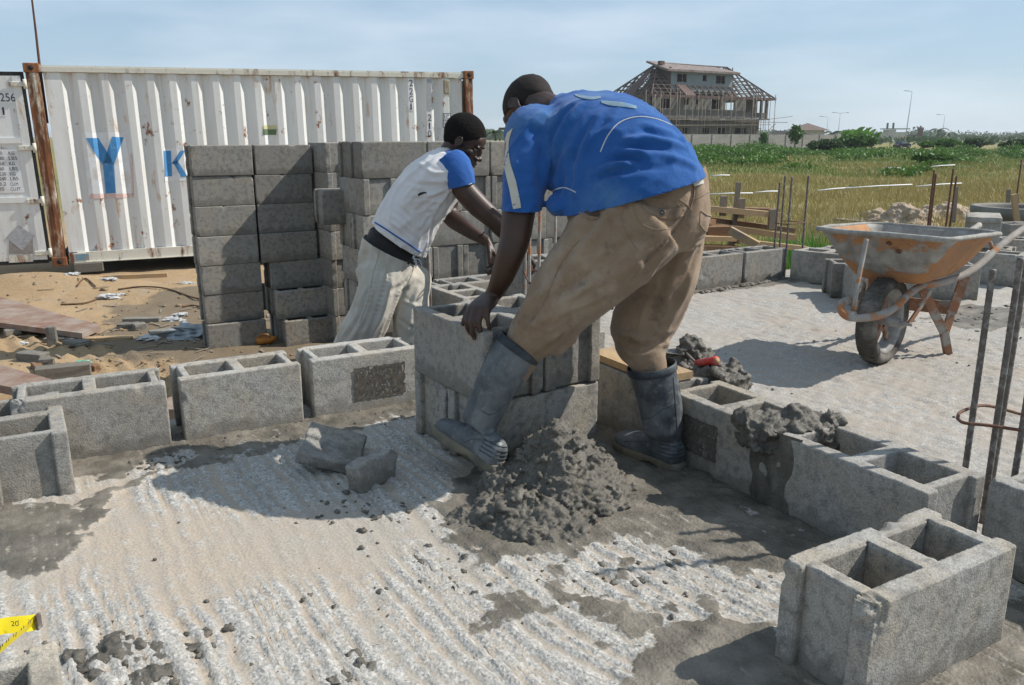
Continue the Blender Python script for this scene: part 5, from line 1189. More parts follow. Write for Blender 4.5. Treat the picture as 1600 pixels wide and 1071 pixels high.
mb = MB(); mb.box((BLn/2, ov+.05, zf-.12), (BLn-1.2, .9, .22)); bb(mb, 'floor_edge', M['bwall'])
mb = MB(); mb.box((ov-.0, BD/2, (ze)/2), (.3, BD-2*ov-.8, ze)); bb(mb, 'side_wall', M['bwall']); mb = MB(); mb.box((BLn-2.3, BD/2+.5, zf/2), (.3, BD-3.4, zf-.5)); bb(mb, 'side_wall', M['bwall'])
mb = MB(); mb.box((BLn/2-1, BD-ov, ze/2), (BLn-4.0, .3, ze-.1)); bb(mb, 'rear_wall', M['bwall'])
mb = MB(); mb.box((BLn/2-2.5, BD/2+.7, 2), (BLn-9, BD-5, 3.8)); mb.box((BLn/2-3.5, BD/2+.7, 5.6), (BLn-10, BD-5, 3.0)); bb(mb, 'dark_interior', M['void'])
mb = MB(); mb.box((BLn/2, BD/2, ez_+.05) if False else (BLn/2, BD/2, 7.35), (BLn-1.6, BD-1.6, .15)); bb(mb, 'ceiling', M['bwall'])
mb = MB(); mb.add([(3.2, 2.6, 7.5), (BLn-5, 2.6, 7.5), (BLn-5, BD-2, 7.5), (3.2, BD-2, 7.5), (6.4, BD/2, 11.0), (BLn-8, BD/2, 11.0)], [(0, 1, 5, 4), (2, 3, 4, 5), (1, 2, 5), (3, 0, 4)]); bb(mb, 'dark_attic_fill', M['broof'])  # added dark volume standing for the attic gloom, closes the view through the rafters
for x in (bx_(1168), bx_(1181), bx_(1194), bx_(1202)): mb = MB(); mb.box((x, ov+.15, (zf+ze)/2), (.35, .35, ze-zf)); bb(mb, 'column', M['bwall'])
mb = MB(); mb.box(((bx_(1181)+bx_(1202))/2, ov+2.2, (zf+ze)/2), (bx_(1202)-bx_(1181), .2, ze-zf-.2)); mb.box(((bx_(1166)+bx_(1202))/2, ov+.1, zf+.45), (bx_(1202)-bx_(1166), .15, .8)); bb(mb, 'bay_wall', M['bwall'])
# roof frame
ez = 7.3; rz = 12.2; hx_ = 5.5; ap1 = Vector((hx_, BD/2, rz)); ap2 = Vector((BLn-hx_, BD/2, rz))
cor = [Vector((0, 0, ez)), Vector((BLn, 0, ez)), Vector((BLn, BD, ez)), Vector((0, BD, ez))]
mb = MB()
for a, b in zip(cor, cor[1:]+cor[:1]): mb.beam(a, b, .18, .35)
bb(mb, 'eaves_beam', M['broof'])
mb = MB(); faces = [(cor[0], cor[1], ap1, ap2), (cor[3], cor[2], ap1, ap2)]
for c0_, c1_, a0, a1 in faces:
    for i in range(22):
        x = BLn*i/21; base = Vector((x, c0_.y, ez)); t = min(1, x/hx_, (BLn-x)/hx_); top = Vector((x, c0_.y+(BD/2-c0_.y)*t, ez+(rz-ez)*t)); 
        if t > .05: mb.beam(base, top, .10, .16)
    for i in range(1, 9):
        t = i/9; 
        if t > .62 and c0_.y == 0: mb.beam(Vector((hx_*t, c0_.y+(BD/2-c0_.y)*t, ez+(rz-ez)*t)), Vector((7.2, c0_.y+(BD/2-c0_.y)*t, ez+(rz-ez)*t)), .10, .12)
        else: mb.beam(Vector((hx_*t, c0_.y+(BD/2-c0_.y)*t, ez+(rz-ez)*t)), Vector((BLn-hx_*t, c0_.y+(BD/2-c0_.y)*t, ez+(rz-ez)*t)), .10, .12)
for sx, ap in ((0, ap1), (BLn, ap2)):
    for i in range(1, 12):
        y = BD*i/12; t = 1-abs(y/(BD/2)-1); mb.beam(Vector((sx, y, ez)), Vector((sx+(ap.x-sx)*t, y, ez+(rz-ez)*t)), .10, .16)
    for i in range(1, 9): t = i/9; mb.beam(Vector((sx+(ap.x-sx)*t, BD/2*t, ez+(rz-ez)*t)), Vector((sx+(ap.x-sx)*t, BD-BD/2*t, ez+(rz-ez)*t)), .10, .12)
mb.beam(ap1, ap2, .12, .2); [mb.beam(c_, ap, .14, .22) for c_, ap in ((cor[0], ap1), (cor[3], ap1), (cor[1], ap2), (cor[2], ap2))]
for i in range(6): x = 2+i*3.8; mb.beam((x, BD/2, ez), (x, BD/2, min(rz, ez+x)), .12, .12); mb.beam((x, 1, ez), (x, BD-1, ez), .12, .12)
bb(mb, 'roof_frame', M['roof_timber'])
def sheet(a, b, c, d, t=.08): mb.add([Vector(a), Vector(b), Vector(c), Vector(d), *[Vector(q)-Vector((0, 0, t)) for q in (a, b, c, d)]], [(0, 1, 2, 3), (7, 6, 5, 4), (0, 1, 5, 4), (1, 2, 6, 5), (2, 3, 7, 6), (3, 0, 4, 7)])
mb = MB(); dn = Vector((0, 0, .12)); L1 = cor[3].lerp(cor[0], .35)+dn; L2 = cor[3].lerp(cor[0], .62)+dn; sheet(ap1+dn, ap1+dn+Vector((0, .3, 0)), L1, L2)
q1 = Vector((8.6, 0, ez+.12)); q2 = Vector((6.6, 0, ez+.12)); sheet(ap1+dn+Vector((.8, 0, .0)), ap1+dn, q2, q1); bb(mb, 'roof_sheet', M['broof'])
# attic dormer
ax0, ax1 = bx_(1063), bx_(1155); az0, az1 = bz_(1062, 146), bz_(1108, 118)
facade(ax0, ax1, az0, az1, 1.9, 2.1, [hole(1072, 1087, 121, 134), hole(1110.5, 1117, 122.6, 132.6), hole(1130.5, 1144.5, 124, 136.5)], 'attic_wall', M['bpaint'])
mb = MB(); mb.box((ax0-.06, 4.2, (az0+az1)/2+.2), (.12, 4.6, az1-az0+.4)); bb(mb, 'attic_side', M['broof']); mb = MB(); mb.box((ax1+.06, 4.2, (az0+az1)/2), (.12, 4.6, az1-az0)); bb(mb, 'attic_side', M['broof'])
mb = MB(); sheet((ax0-1.4, 1.2, az1+.05), (ax1+.9, 1.2, az1+.05), (ax1-.8, 6.4, az1+1.35), (ax0-1.0, 6.4, az1+1.55), .3); bb(mb, 'attic_roof', M['btile'])
mb = MB(); mb.box((ax0-.6, 3.5, az1+1.05), (.8, .6, .5)); bb(mb, 'roof_sheet', M['broof'])
# scaffolding
random.seed(8); mbs = []
for i in range(26):
    x = -.6+i*1.02+random.uniform(-.3, .3); y = -.1+random.uniform(-.5, .3); s_ = MB(); lean = random.uniform(-.15, .15); s_.tube([(x, y, 0), (x+lean, y, random.uniform(7.2, 8.4))], .045, 5); bb(s_, 'scaffold_pole', M['wood_old'])
for i in range(5): s_ = MB(); x = BLn+.2+i*.0; y = i*1.8; s_.tube([(BLn+random.uniform(-.4, .3), y, 0), (BLn+random.uniform(-.4, .3), y, 8)], .045, 5); bb(s_, 'scaffold_pole', M['wood_old'])
for z, a, b, dy in ((3.9, -1, 9, 0), (4.0, 7, 20, -.3), (3.85, 17, 28, .1), (3.2, 2, 24, -.1), (.9, 0, 25, 0)): s_ = MB(); s_.beam((a, dy, z), (b, dy-.2, z+random.uniform(-.1, .25)), .3, .08); bb(s_, 'scaffold_board', M['wood_old'])
s_ = MB(); s_.beam((BLn-3, .2, 4.1), (BLn+3.4, -.5, 4.75), .25, .06); bb(s_, 'scaffold_board', M['wood_old']); s_ = MB(); s_.beam((BLn-3.2, 0, 1), (BLn+.3, 0, 3.6), .08, .08); bb(s_, 'scaffold_pole', M['wood_old'])
# boundary wall
w0 = Vector((23.5, 99, -.7))-U*22; wl = empty('boundary_wall', w0, GA, label='long grey block boundary wall with piers in front of the unfinished building', cat='wall'); mb = MB(); mb.box((23.5, 0, 1.0), (47, .22, 2.0)); mb.build('block_wall', M['wallblk'], wl, world=False)
for i in range(16): mb = MB(); mb.box((i*3.13+.02, -.03, 1.01), (.24, .30, 2.03)); mb.build('pier', M['wallblk'], wl, world=False)
# ---------------------------------------------------------------- lamp posts, small far buildings, car
def lamp(px, pt, Y, arms, lab, lean=0, dim=1.0):
    t = aty(px, pt, Y); e = empty('lamp_post', (t.x, Y, -.6), label=lab, cat='lamp post', group='lamp posts along the far road'); mb = MB(); s = Y/160*1.0
    mb.tube([(t.x-lean, Y, -.6), (t.x, Y, t.z)], [.10*s*dim, .06*s*dim], 6); 
    for sg in arms: mb.tube([(t.x, Y, t.z), (t.x+sg*.35*s, Y, t.z+.15*s), (t.x+sg*1.1*s, Y, t.z+.2*s)], .05*s*dim, 5)
    mb.build('pole', M['lamp_post'], e)
    for sg in arms: mb = MB(); mb.box((t.x+sg*(1.1*s+.2*s), Y, t.z+.2*s), (.6*s, .2*s, .1*s)); mb.build('lamp_head', M['lamp_post'], e)
lamp(1425.5, 144, 160, (-1,), 'tallest lamp post, single arm, right of the little far house', .35, 1.1); lamp(1313, 178, 320, (-1, 1), 'double-armed lamp post over the end of the boundary wall', .1, .8); lamp(1294, 184, 384, (-1,), 'faint lamp post left of the double-armed one', 0, .6); lamp(1476.5, 181, 340, (-1,), 'faint lamp post between two palms on the horizon', .1, .7)
h = aty(1397, 214, 260); e = empty('small_house', (h.x, 260, -.6), label='small pale house with a green flat roof on the horizon', cat='house'); mb = MB(); mb.box((h.x+1.2, 260, .9), (3.4, 4, 3.0)); mb.box((h.x-1.6, 260, 1.3), (2.2, 4, 3.6)); mb.build('wall', M['cream'], e)
mb = MB(); mb.box((h.x, 260, 3.35), (7.0, 5, .3)); mb.build('roof', m_plain('faded_green', (.22, .27, .22), (.2, .24, .2), 1, .9), e); 
for i in (-2.4, -.6): mb = MB(); mb.box((h.x+i, 260, 4.3), (.45, .45, 1.7)); mb.build('column', M['bwall'], e)
mb = MB(); mb.box((h.x+5, 260, .9), (3.4, 3, 1.4)); mb.build('annex', M['bwall'], e)
t = aty(1437, 214, 270); mb = MB(); mb.lathe([(.9, -.6), (.85, 3), (1.05, 3.1), (1.0, 3.9), (.3, 4.0), (.3, 4.4), (0, 4.4)], 10, Matrix.Translation((t.x, 270, 0))); mb.build('water_tower', M['roof_thatch'], label='stubby brown tower on the horizon right of the tallest lamp post', cat='tower')
g = aty(1261, 206, 190); e = empty('bungalow', (g.x, 190, -.6), label='low bungalow with a brown hipped roof behind the boundary wall', cat='house'); mb = MB(); mb.box((g.x, 190, 1.0), (6, 5, 3.2)); mb.build('wall', M['cream'], e); mb = MB(); b4 = [(-4, -3.5, 2.4), (4, -3.5, 2.4), (4, 3.5, 2.4), (-4, 3.5, 2.4), (0, 0, 4.0)]; mb.add([(g.x+x, 190+y, z) for x, y, z in b4], [(0, 1, 4), (1, 2, 4), (2, 3, 4), (3, 0, 4), (3, 2, 1, 0)]); mb.build('roof', M['roof_thatch'], e)
g = aty(1230, 210, 150); e = empty('shed', (g.x, 150, -.6), label='low dark shed roof between the scaffolding and the bungalow', cat='shed'); mb = MB(); mb.add([(g.x-3.6, 148, 1.5), (g.x+3.6, 148, 1.45), (g.x+2.4, 152, 2.0), (g.x-1.8, 152, 2.1)], [(0, 1, 2, 3)]); mb.box((g.x, 150, 1.4), (7.2, 4, .1)); mb.build('roof', M['void'], e); mb = MB(); mb.box((g.x, 150, .4), (6, 3, 1.8)); mb.build('wall', M['bwall'], e)
g = aty(787, 203, 120); e = empty('open_shelter', (g.x, 120, -.6), label='flat-roofed open shelter with thin posts left of the bending man\'s head', cat='shelter'); mb = MB(); mb.box((g.x+.6, 120, 2.15), (2.6, 2.4, .25)); mb.build('roof', M['roof_thatch'], e)
for i in range(5): mb = MB(); mb.box((g.x-.5+i*.55, 119, .7), (.09, .09, 2.6)); mb.build('post', M['roof_thatch'], e)
g = aty(1408, 233, 112); cx = g.x; e = empty('parked_car', (cx, 112, -.6), label='dark car with pale windows half hidden in the grass', cat='car'); mb = MB()
prof_ = [(-1.0, .25), (-1.05, .65), (-.75, .80), (-.45, 1.2), (.5, 1.22), (.85, .85), (1.15, .78), (1.2, .3)]; n_ = len(prof_)
CTm = Matrix.Translation((cx, 112, -.55)) @ Matrix.Rotation(R(10), 4, 'Z') @ Matrix.Scale(.82, 4)
mb.add([(x, -.75, z) for x, z in prof_]+[(x, .75, z) for x, z in prof_], [tuple(range(n_)), tuple(range(2*n_-1, n_-1, -1))]+[(i, (i+1) % n_, n_+(i+1) % n_, n_+i) for i in range(n_)], False, CTm); mb.build('body', M['car_dark'], e)
mb = MB(); mb.add([(-.62, -.76, .84), (.72, -.76, .87), (.45, -.76, 1.16), (-.42, -.76, 1.15)], [(0, 1, 2, 3)], False, CTm); mb.add([(.87, -.65, .86), (.87, .65, .86), (.55, .6, 1.2), (.55, -.6, 1.2)], [(0, 1, 2, 3)], False, Matrix.Translation((.02, 0, .01)) and CTm); mb.build('window', M['car_glass'], e)
for x in (-.65, .75): mb = MB(); mb.tube([CTm @ Vector((x, -.78, .25)), CTm @ Vector((x, -.6, .25))], .24, 12); mb.build('wheel', M['tyre'], e)
mb = MB(); mb.box(CTm @ Vector((-1.06, -.5, .6)), (.1, .2, .12)); mb.build('tail_light', M['red'], e)
# field debris, pond, sand heap, tank
for i, (x0_, y0_, x1_, y1_, zz) in enumerate(((1105, 304, 1176, 302, -.38), (1180, 301, 1216, 299, -.38), (1278, 298, 1330, 293.5, -.36), (1318, 294.5, 1425, 288.5, -.36), (1432, 291.5, 1502, 286.5, -.36), (1455, 260.5, 1492, 258, -.35), (1380, 262.5, 1410, 263, -.35), (1112, 275, 1140, 274, -.35))):
    a = atz(x0_, y0_, zz); b = atz(x1_, y1_, zz); mb = MB(); mb.tube([a, a.lerp(b, .5)+Vector((0, 0, .012)), b], .008+.0004*a.y, 5)
    mb.build('white_pipe', M['white_obj'], label=('white strip in the grass nearest the bending man\'s hip', 'short white strip just left of the thin corner bars', 'white strip starting right of the corner bars', 'longest white strip across the middle of the field', 'white strip passing behind the dark bars', 'short white strip far out in the field', 'faint grey strip left of the far white one', 'faint far strip right of the bending man')[i], cat='strip', group='white strips lying in the field')
mb = MB(); pw = [atz(*q, -.585) for q in ((1180, 395), (1225, 352), (1300, 345), (1330, 341), (1390, 343), (1420, 350), (1380, 356), (1300, 362), (1270, 400))]; mb.add(pw, [tuple(range(len(pw)))]); mb.build('pond', M['water'], kind='structure')
a = atz(1308, 343, -.56); b = atz(1372, 350, -.56); mb = MB(); mb.beam(a, b, .25, .05); mb.build('board', M['wood_grey'], label='grey board lying flat by the muddy pool', cat='board')
c = atz(1236, 338, -.57); mb = MB(); mb.tube([c-Vector((.035, 0, 0)), c+Vector((.03, .02, 0)), c+Vector((.06, .03, 0))], [.024, .027, .010], 10); mb.build('plastic_bottle', M['blue_obj'], label='pale blue plastic bottle among the reeds', cat='bottle')
c = atz(1209, 345, -.57); mb = MB(); mb.ell(c, (.03, .03, .035)); mb.build('plastic_cup', M['white_obj'], label='small white cup at the edge of the reeds', cat='cup')
hp = atz(1425, 362, -.60); 
mound('sand_heap', (hp.x+.0, hp.y+.5), .62, .55, .42, 0, 170, (.03, .085), M['sandheap'], 'pale lumpy sand heap behind the wheelbarrow tray', 21, (), .025, cat='sand heap', z0=-.62, prof_=1.2)
hp = atz(1500, 345, -.60); mound('sand_heap', (hp.x, hp.y+.6), 1.6, .5, .22, R(-6), 200, (.03, .09), M['sandheap'], 'low ridge of lumpy sand running right from the sand heap', 22, (), .03, cat='sand heap', z0=-.62)
tc_ = aty(1600, 325, 8.6); T = Matrix.Translation((tc_.x+.08, 8.8, -.62)); mb = MB(); zt = tc_.z+.62; mb.lathe([(.43, 0), (.43, zt-.10), (.46, zt-.09), (.47, zt), (.42, zt+.005), (.38, zt-.02), (.37, .1), (0, .1)], 40, T); mb.build('concrete_tank', M['ring'], label='round concrete tank ring with an open top at the right edge', cat='tank')
# ---------------------------------------------------------------- wheelbarrow
hA = R(44); hd = Vector((math.cos(hA), math.sin(hA), 0)); hn = Vector((math.sin(hA), -math.cos(hA), 0)); WC = atz(1372, 566)+Vector((0, 0, 0))
def wb(a, s, z): return WC+hd*a+hn*s+Vector((0, 0, z))
bar_w = empty('wheelbarrow', WC, 0, label='old orange wheelbarrow crusted with cement standing on the far slab', cat='wheelbarrow')
def rrect(a0, a1, w0, w1, z0_, z1_, r_, n=7):
    """rounded rectangle ring of the tray: a from a0 to a1, half widths w0 (front) w1 (rear)"""
    pts = []; cs = [(a0, -w0), (a0, w0), (a1, w1), (a1, -w1)]
    for i in range(4):
        p = Vector((*cs[i], 0)); pv = Vector((*cs[i-1], 0)); nx = Vector((*cs[(i+1) % 4], 0)); d0 = (pv-p).normalized()*r_; d1 = (nx-p).normalized()*r_
        for k in range(n): t = k/(n-1); q = (p+d0)*(1-t)**2+p*2*t*(1-t)+(p+d1)*t*t; pts.append(q)
        q2 = [(p+d1).lerp(nx+(p-nx).normalized()*r_, t) for t in (.2, .4, .6, .8)]; pts += q2
    return [wb(q.x, q.y, z0_+(z1_-z0_)*((q.x-a0)/(a1-a0))) for q in pts]
lay = [(.01, .36, .12, .14, .375, .385, .06), (-.005, .39, .16, .17, .385, .395, .07), (-.05, .42, .20, .21, .44, .44, .08), (-.095, .455, .24, .25, .51, .50, .08), (-.145, .495, .285, .295, .602, .578, .08), (-.165, .51, .30, .31, .609, .584, .09)]
rings = [rrect(*q) for q in lay]; inner = [[p+Vector((0, 0, .004))-(p-wb(.18, 0, p.z)).normalized()*.006 for p in rg] for rg in reversed(rings)]
allr = rings+inner; n = len(rings[0]); mb = MB(); vs = [p for rg in allr for p in rg]; fs = [(i*n+k, i*n+(k+1) % n, (i+1)*n+(k+1) % n, (i+1)*n+k) for i in range(len(allr)-1) for k in range(n)]
fs += [tuple(range(n-1, -1, -1)), tuple((len(allr)-1)*n+k for k in range(n))]; mb.add(vs, fs, True); o = mb.build('tray', M['tray'], bar_w, world=True)
me = apply_mods(o.data, [('SUBSURF', dict(levels=1, render_levels=1))]); o.data = me; cv = coords(me)
ex, ez_ = cv[:, 0], cv[:, 2]; loc_a = (cv[:, 0]-WC.x)*hd.x+(cv[:, 1]-WC.y)*hd.y
cr = sstep(.585, .615, ez_)*.8+.75*sstep(.36, .46, loc_a)+.55*np.exp(-((loc_a+.08)/.07)**2)+.3*sstep(.42, .38, ez_); inn = np.zeros(len(cv)); cr = np.clip(cr+.02, 0, 1.2); set_attr(me, 'crust', cr)
rim = rrect(-.165, .51, .30, .31, .611, .586, .09); rim = [p+Vector((0, 0, .006*mn.noise(p*9))) for p in rim]; mb = MB(); mb.tube(rim+[rim[0]], [(.010+.004*abs(mn.noise(p*14))) for p in rim+[rim[0]]], 7, False); mb.build('tray_rim', m_plain('cement_crust', (.36, .35, .32), (.24, .23, .21), 30, .9, .8, .005, .2, vec='pos'), o)
mb = MB(); cc = [rrect(-.02, .42, .17, .18, .41, .41, .07)]; mb.add(cc[0], [tuple(range(n))]); mb.build('wet_mix', M['mortar_dry'], o)
nt = [aty(1690, 318, 4.35), aty(1640, 335, 4.22), aty(1600, 357, 4.08), aty(1565, 383, 3.96), aty(1530, 414, 3.86), aty(1505, 430, 3.80), aty(1470, 442, 3.74), aty(1440, 447, 3.68), aty(1418, 462, 3.60), aty(1400, 480, 3.52), aty(1378, 492, 3.46), aty(1350, 497, 3.40), aty(1328, 496, 3.37), aty(1315, 487, 3.40), aty(1316, 474, 3.50), aty(1330, 468, 3.66), aty(1365, 455, 3.9), aty(1400, 445, 4.1), aty(1440, 425, 4.25), aty(1490, 380, 4.5), aty(1530, 352, 4.75)]
sp = spline(nt, 120); mb = MB(); mb.tube(sp, [.0165+.002*mn.noise(p*20) for p in sp], 9); mb.build('frame_tube', M['tube'], bar_w)
def flatbar(a, b, w, t, m, name, par=bar_w, up=(0, 1, 0)): mb = MB(); mb.beam(a, b, w, t, up); return mb.build(name, m, par)
lg = atz(1481, 553); mb = MB(); mb.beam(aty(1440, 450, 3.72), aty(1477, 523, 3.80), .040, .012, (0, 1, 0)); mb.beam(aty(1475, 519, 3.795), lg, .034, .026, (0, 1, 0)); mb.build('leg', M['tube_rust'], bar_w)
mb = MB(); mb.beam(aty(1508, 432, 3.84), aty(1486, 490, 3.85), .045, .012, (0, 1, 0)); mb.beam(aty(1487, 488, 3.85), aty(1475, 526, 3.82), .036, .012, (0, 1, 0)); mb.build('leg_brace', M['tube_rust'], bar_w)
fl = atz(1440, 520)+Vector((0, 0, 0)); mb = MB(); q = wb(.5, -.22, 0); mb.beam(wb(.36, -.22, .37), wb(.5, -.24, .0), .04, .012, (0, 1, 0)); mb.build('leg', M['tube_rust'], bar_w)
flatbar(aty(1413, 470, 4.1), aty(1488, 484, 3.93), .055, .012, M['tube_rust'], 'cross_brace', up=(0, 0, 1)) if False else None
mb = MB(); a_ = aty(1410, 474, 4.12); b_ = aty(1492, 482, 3.90); mb.beam(a_, b_, .012, .065); mb.build('cross_brace', M['tube_rust'], bar_w)
mb = MB(); sp = spline([aty(1354, 374, 3.50), aty(1349, 400, 3.48), aty(1341, 440, 3.44), aty(1334, 486, 3.40)], 12); mb.tube(sp, .0105, 7); mb.build('strut', M['tube'], bar_w)
mb = MB(); mb.tube([aty(1547, 378, 3.95), aty(1553, 396, 3.94)], .009, 6); mb.tube([aty(1545, 392, 3.93), aty(1519, 430, 3.84)], .006, 6); mb.build('strut', M['tube'], bar_w)
for px, py in ((1405, 393), (1390, 380)): mb = MB(); p = bvh(me).ray_cast(CAMO, ray(px, py).normalized())[0]; mb.ell(p, (.011, .011, .011), seg=2); mb.tube([p+Vector((-.016, -.004, 0)), p+Vector((.016, -.004, 0))], .004, 5); mb.build('bolt', M['rebar_rust'], o)
WM = Matrix((hd, Vector((0, 0, 1)), hn)).transposed().to_4x4(); WM.translation = wb(0, 0, .2)
mb = MB(); prof_t = [(.150, -.033), (.168, -.046), (.186, -.045), (.197, -.034), (.2005, -.015), (.201, 0), (.2005, .015), (.197, .034), (.186, .045), (.168, .046), (.150, .033)]; mb.lathe(prof_t, 48, WM); ty = mb.build('tyre', M['tyre'], bar_w)
mb = MB()
for k in range(40):
    a = 2*math.pi*k/40; 
    for s in (-1, 1): mb.box((0, 0, 0), (.012, .004, .026), WM @ Matrix.Rotation(a+(.08 if s > 0 else 0), 4, 'Z') @ Matrix.Translation((.0, .200, .022*s)))
mb.build('tread', M['tyre'], ty)
mb = MB(); mb.lathe([(.151, -.035), (.146, -.037), (.128, -.026), (.120, -.010), (.120, .010), (.128, .026), (.146, .037), (.151, .035)], 40, WM); wr_ = mb.build('rim', M['rim'], bar_w)
mb = MB()
for k in range(5): a = 2*math.pi*k/5+.3; mb.beam(WM @ Vector((.03*math.cos(a), .03*math.sin(a), 0)), WM @ Vector((.124*math.cos(a), .124*math.sin(a), 0)), .03, .014, tuple(hn))
mb.build('spokes', M['tube_rust'], wr_); mb = MB(); mb.tube([WM @ Vector((0, 0, -.075)), WM @ Vector((0, 0, .075))], .022, 12); mb.tube([WM @ Vector((0, 0, -.13)), WM @ Vector((0, 0, .13))], .009, 8); mb.build('hub', M['rim'], wr_)
for s in (-1, 1): mb = MB(); mb.beam(wb(0, .115*s, .2), wb(.12, .15*s, .34), .03, .008, tuple(hn)); mb.build('axle_bracket', M['tube_rust'], bar_w)
# ---------------------------------------------------------------- litter on the sand
random.seed(31)
def crumple(px, py, z, r, flat_, m, name, label, cat, sd_=0, n=2, group=None):
    c = atz(px, py, z); c.z = gz(c.x, c.y)+r*flat_*.5; bm = bmesh.new(); bmesh.ops.create_icosphere(bm, subdivisions=3, radius=1)
    for v in bm.verts: q = v.co.copy(); v.co = Vector((q.x*r*1.4, q.y*r, q.z*r*flat_))*(1+.6*mn.noise(q*2+Vector((sd_, 0, 0)))+.5*mn.noise(q*5+Vector((sd_, 3, 0))))
    me = bpy.data.meshes.new(name); bm.to_mesh(me); bm.free(); me.materials.append(m); return link(name, me, loc=c, label=label, cat=cat, group=group)
for i, (px, py, r, m, lab) in enumerate(((114, 449, .05, 'plastic', 'white crumpled scrap nearest the container corner'), (172, 450, .055, 'plastic', 'flat white scrap in front of the container rail'), (170, 467, .075, 'plastic', 'largest white paper scrap on the orange sand'), (188, 463, .035, 'plastic', 'small pale scrap right of the largest one'), (291, 443, .06, 'plastic', 'white scrap beside the left stack'), (270, 500, .06, 'plastic', 'pale scrap in the shade left of the left stack'), (283, 492, .05, 'plastic', 'clear plastic tub lid in the shade left of the stack'), (232, 531, .055, 'plastic', 'white scrap alone on the dark damp sand'), (130, 568, .05, 'green_glass', 'green plastic scrap on the ridged sand'), (33, 534, .035, 'plastic', 'small pale scrap on the tyre marks'), (205, 510, .06, 'white_obj', 'pale stone-like scrap in the damp sand'))):
    crumple(px, py, -.6, r, .35, M[m], 'litter', lab, 'litter', i, group='litter on the sand')
crumple(308, 524, -.6, .15, .45, M['plastic_blue'], 'plastic_sheet', 'crumpled blue-grey plastic sheet at the foot of the left stack', 'plastic sheet', 40)
c = atz(415, 540, -.6); c.z = gz(c.x, c.y)+.035; e = empty('plastic_jug', c, 0, label='orange translucent plastic jug lying before the left stack', cat='jug'); mb = MB(); mb.tube([c+Vector((-.07, 0, 0)), c+Vector((-.06, 0, 0)), c+Vector((.03, .02, 0)), c+Vector((.06, .03, .01)), c+Vector((.085, .03, .015))], [.02, .034, .034, .022, .013], 14); mb.build('body', M['orange_plastic'], e); mb = MB(); mb.tube([c+Vector((-.04, -.02, .03)), c+Vector((-.02, -.03, .06)), c+Vector((.03, -.02, .055)), c+Vector((.04, 0, .025))], .006, 7); mb.build('handle', M['orange_plastic'], e)
def slabbit(px, py, d, rz, m, lab, tilt=0, name='rubble_piece', cat='rubble', group='rubble on the sand'):
    c = atz(px, py, -.58); c.z = gz(c.x, c.y)+d[2]*.4; vs, fs = boxv(*d, Matrix.Translation(c) @ Matrix.Rotation(R(rz), 4, 'Z') @ Matrix.Rotation(R(tilt), 4, 'X')); rough_solid(name, vs, fs, M[m], px, 2, amp=.006, label=lab, cat=cat, group=group)
for q in ((82, 533, (.07, .07, .16), 20, 'block', 'small upright rubble piece beside the far red board'), (52, 560, (.22, .10, .07), -15, 'block_pale', 'pale rubble piece lying on the ridged sand'), (73, 567, (.10, .07, .06), 20, 'block', 'small lump next to the pale rubble piece'), (100, 585, (.34, .12, .10), 25, 'block', 'grey slab of rubble just over the near red board'), (62, 575, (.30, .06, .04), -50, 'wood_brown', 'splintered brown wood scrap on the sand'), (200, 509, (.16, .10, .05), 10, 'block', 'flat rubble piece in the damp sand'), (218, 511, (.10, .09, .06), 40, 'block', 'lumpy rubble piece right of the flat one'), (222, 499, (.32, .08, .05), 5, 'block_old', 'long low rubble strip at the edge of the shade'), (268, 520, (.34, .16, .05), 30, 'block', 'grey plank-like slab leaning by the left stack'), (165, 527, (.42, .07, .03), 5, 'wood_pale', 'thin pale lath lying right of the far red board'), (95, 527, (.24, .10, .05), 8, 'block', 'grey rubble slab tucked behind the upright piece'), (120, 537, (.2, .10, .04), -20, 'block_old', 'low rubble piece near the end of the far red board'), (140, 572, (.18, .05, .05), -30, 'wood_brown', 'brown clod at the end of the tyre marks'), (20, 520, (.12, .08, .05), 40, 'block', 'rubble piece under the edge of the far red board')): slabbit(*q[:5], q[5])
for i, (pts_, lab) in enumerate(((((185, 458), (220, 455), (260, 458), (300, 470), (318, 472)), 'long dark twig curving over the sand toward the left stack'), (((95, 478), (130, 476), (150, 470)), 'short dark twig below the largest paper scrap'), (((122, 458), (135, 452), (150, 457)), 'hooked dark twig near the container corner'), (((285, 480), (300, 478), (318, 482)), 'reddish twig close to the left stack'))):
    mb = MB(); ps = [atz(p[0], p[1], -.6) for p in pts_]; ps = spline([Vector((p.x, p.y, gz(p.x, p.y)+.015)) for p in ps], 16); mb.tube(ps, .009, 5); mb.build('twig', M['pit'], label=lab, cat='twig', group='twigs on the sand')

random.seed(77); mb = MB(); pts = []
for i in range(420):
    px, py = random.uniform(-40, 640), random.uniform(440, 640); c = atz(px, py, -.6)
    if c.y > 10.6: continue
    z = gz(c.x, c.y)
    if z < -.7 and c.y < 9: continue
    pts.append(((c.x, c.y, z+.004), random.uniform(.006, .022)*(1 if random.random() < .88 else 2), .6))
lumps(mb, pts, 1); mb.build('sand_clods', M['sand_clod'], kind='stuff', label='small clods and bits of rubble strewn over the sand', cat='clods')
mb = MB()
for i in range(150):
    c = atz(random.uniform(-40, 420), random.uniform(445, 630), -.6)
    if c.y > 10.4: continue
    z = gz(c.x, c.y)
    if z < -.72 and c.y < 9: continue
    a = random.uniform(0, 3.14); l = random.uniform(.02, .09); mb.beam((c.x-l*math.cos(a), c.y-l*math.sin(a), z+.008), (c.x+l*math.cos(a), c.y+l*math.sin(a), z+.012), random.uniform(.006, .02), .004)
mb.build('wood_splinters', M['wood_grey'], kind='stuff', label='splinters of wood scattered on the sand', cat='splinters')
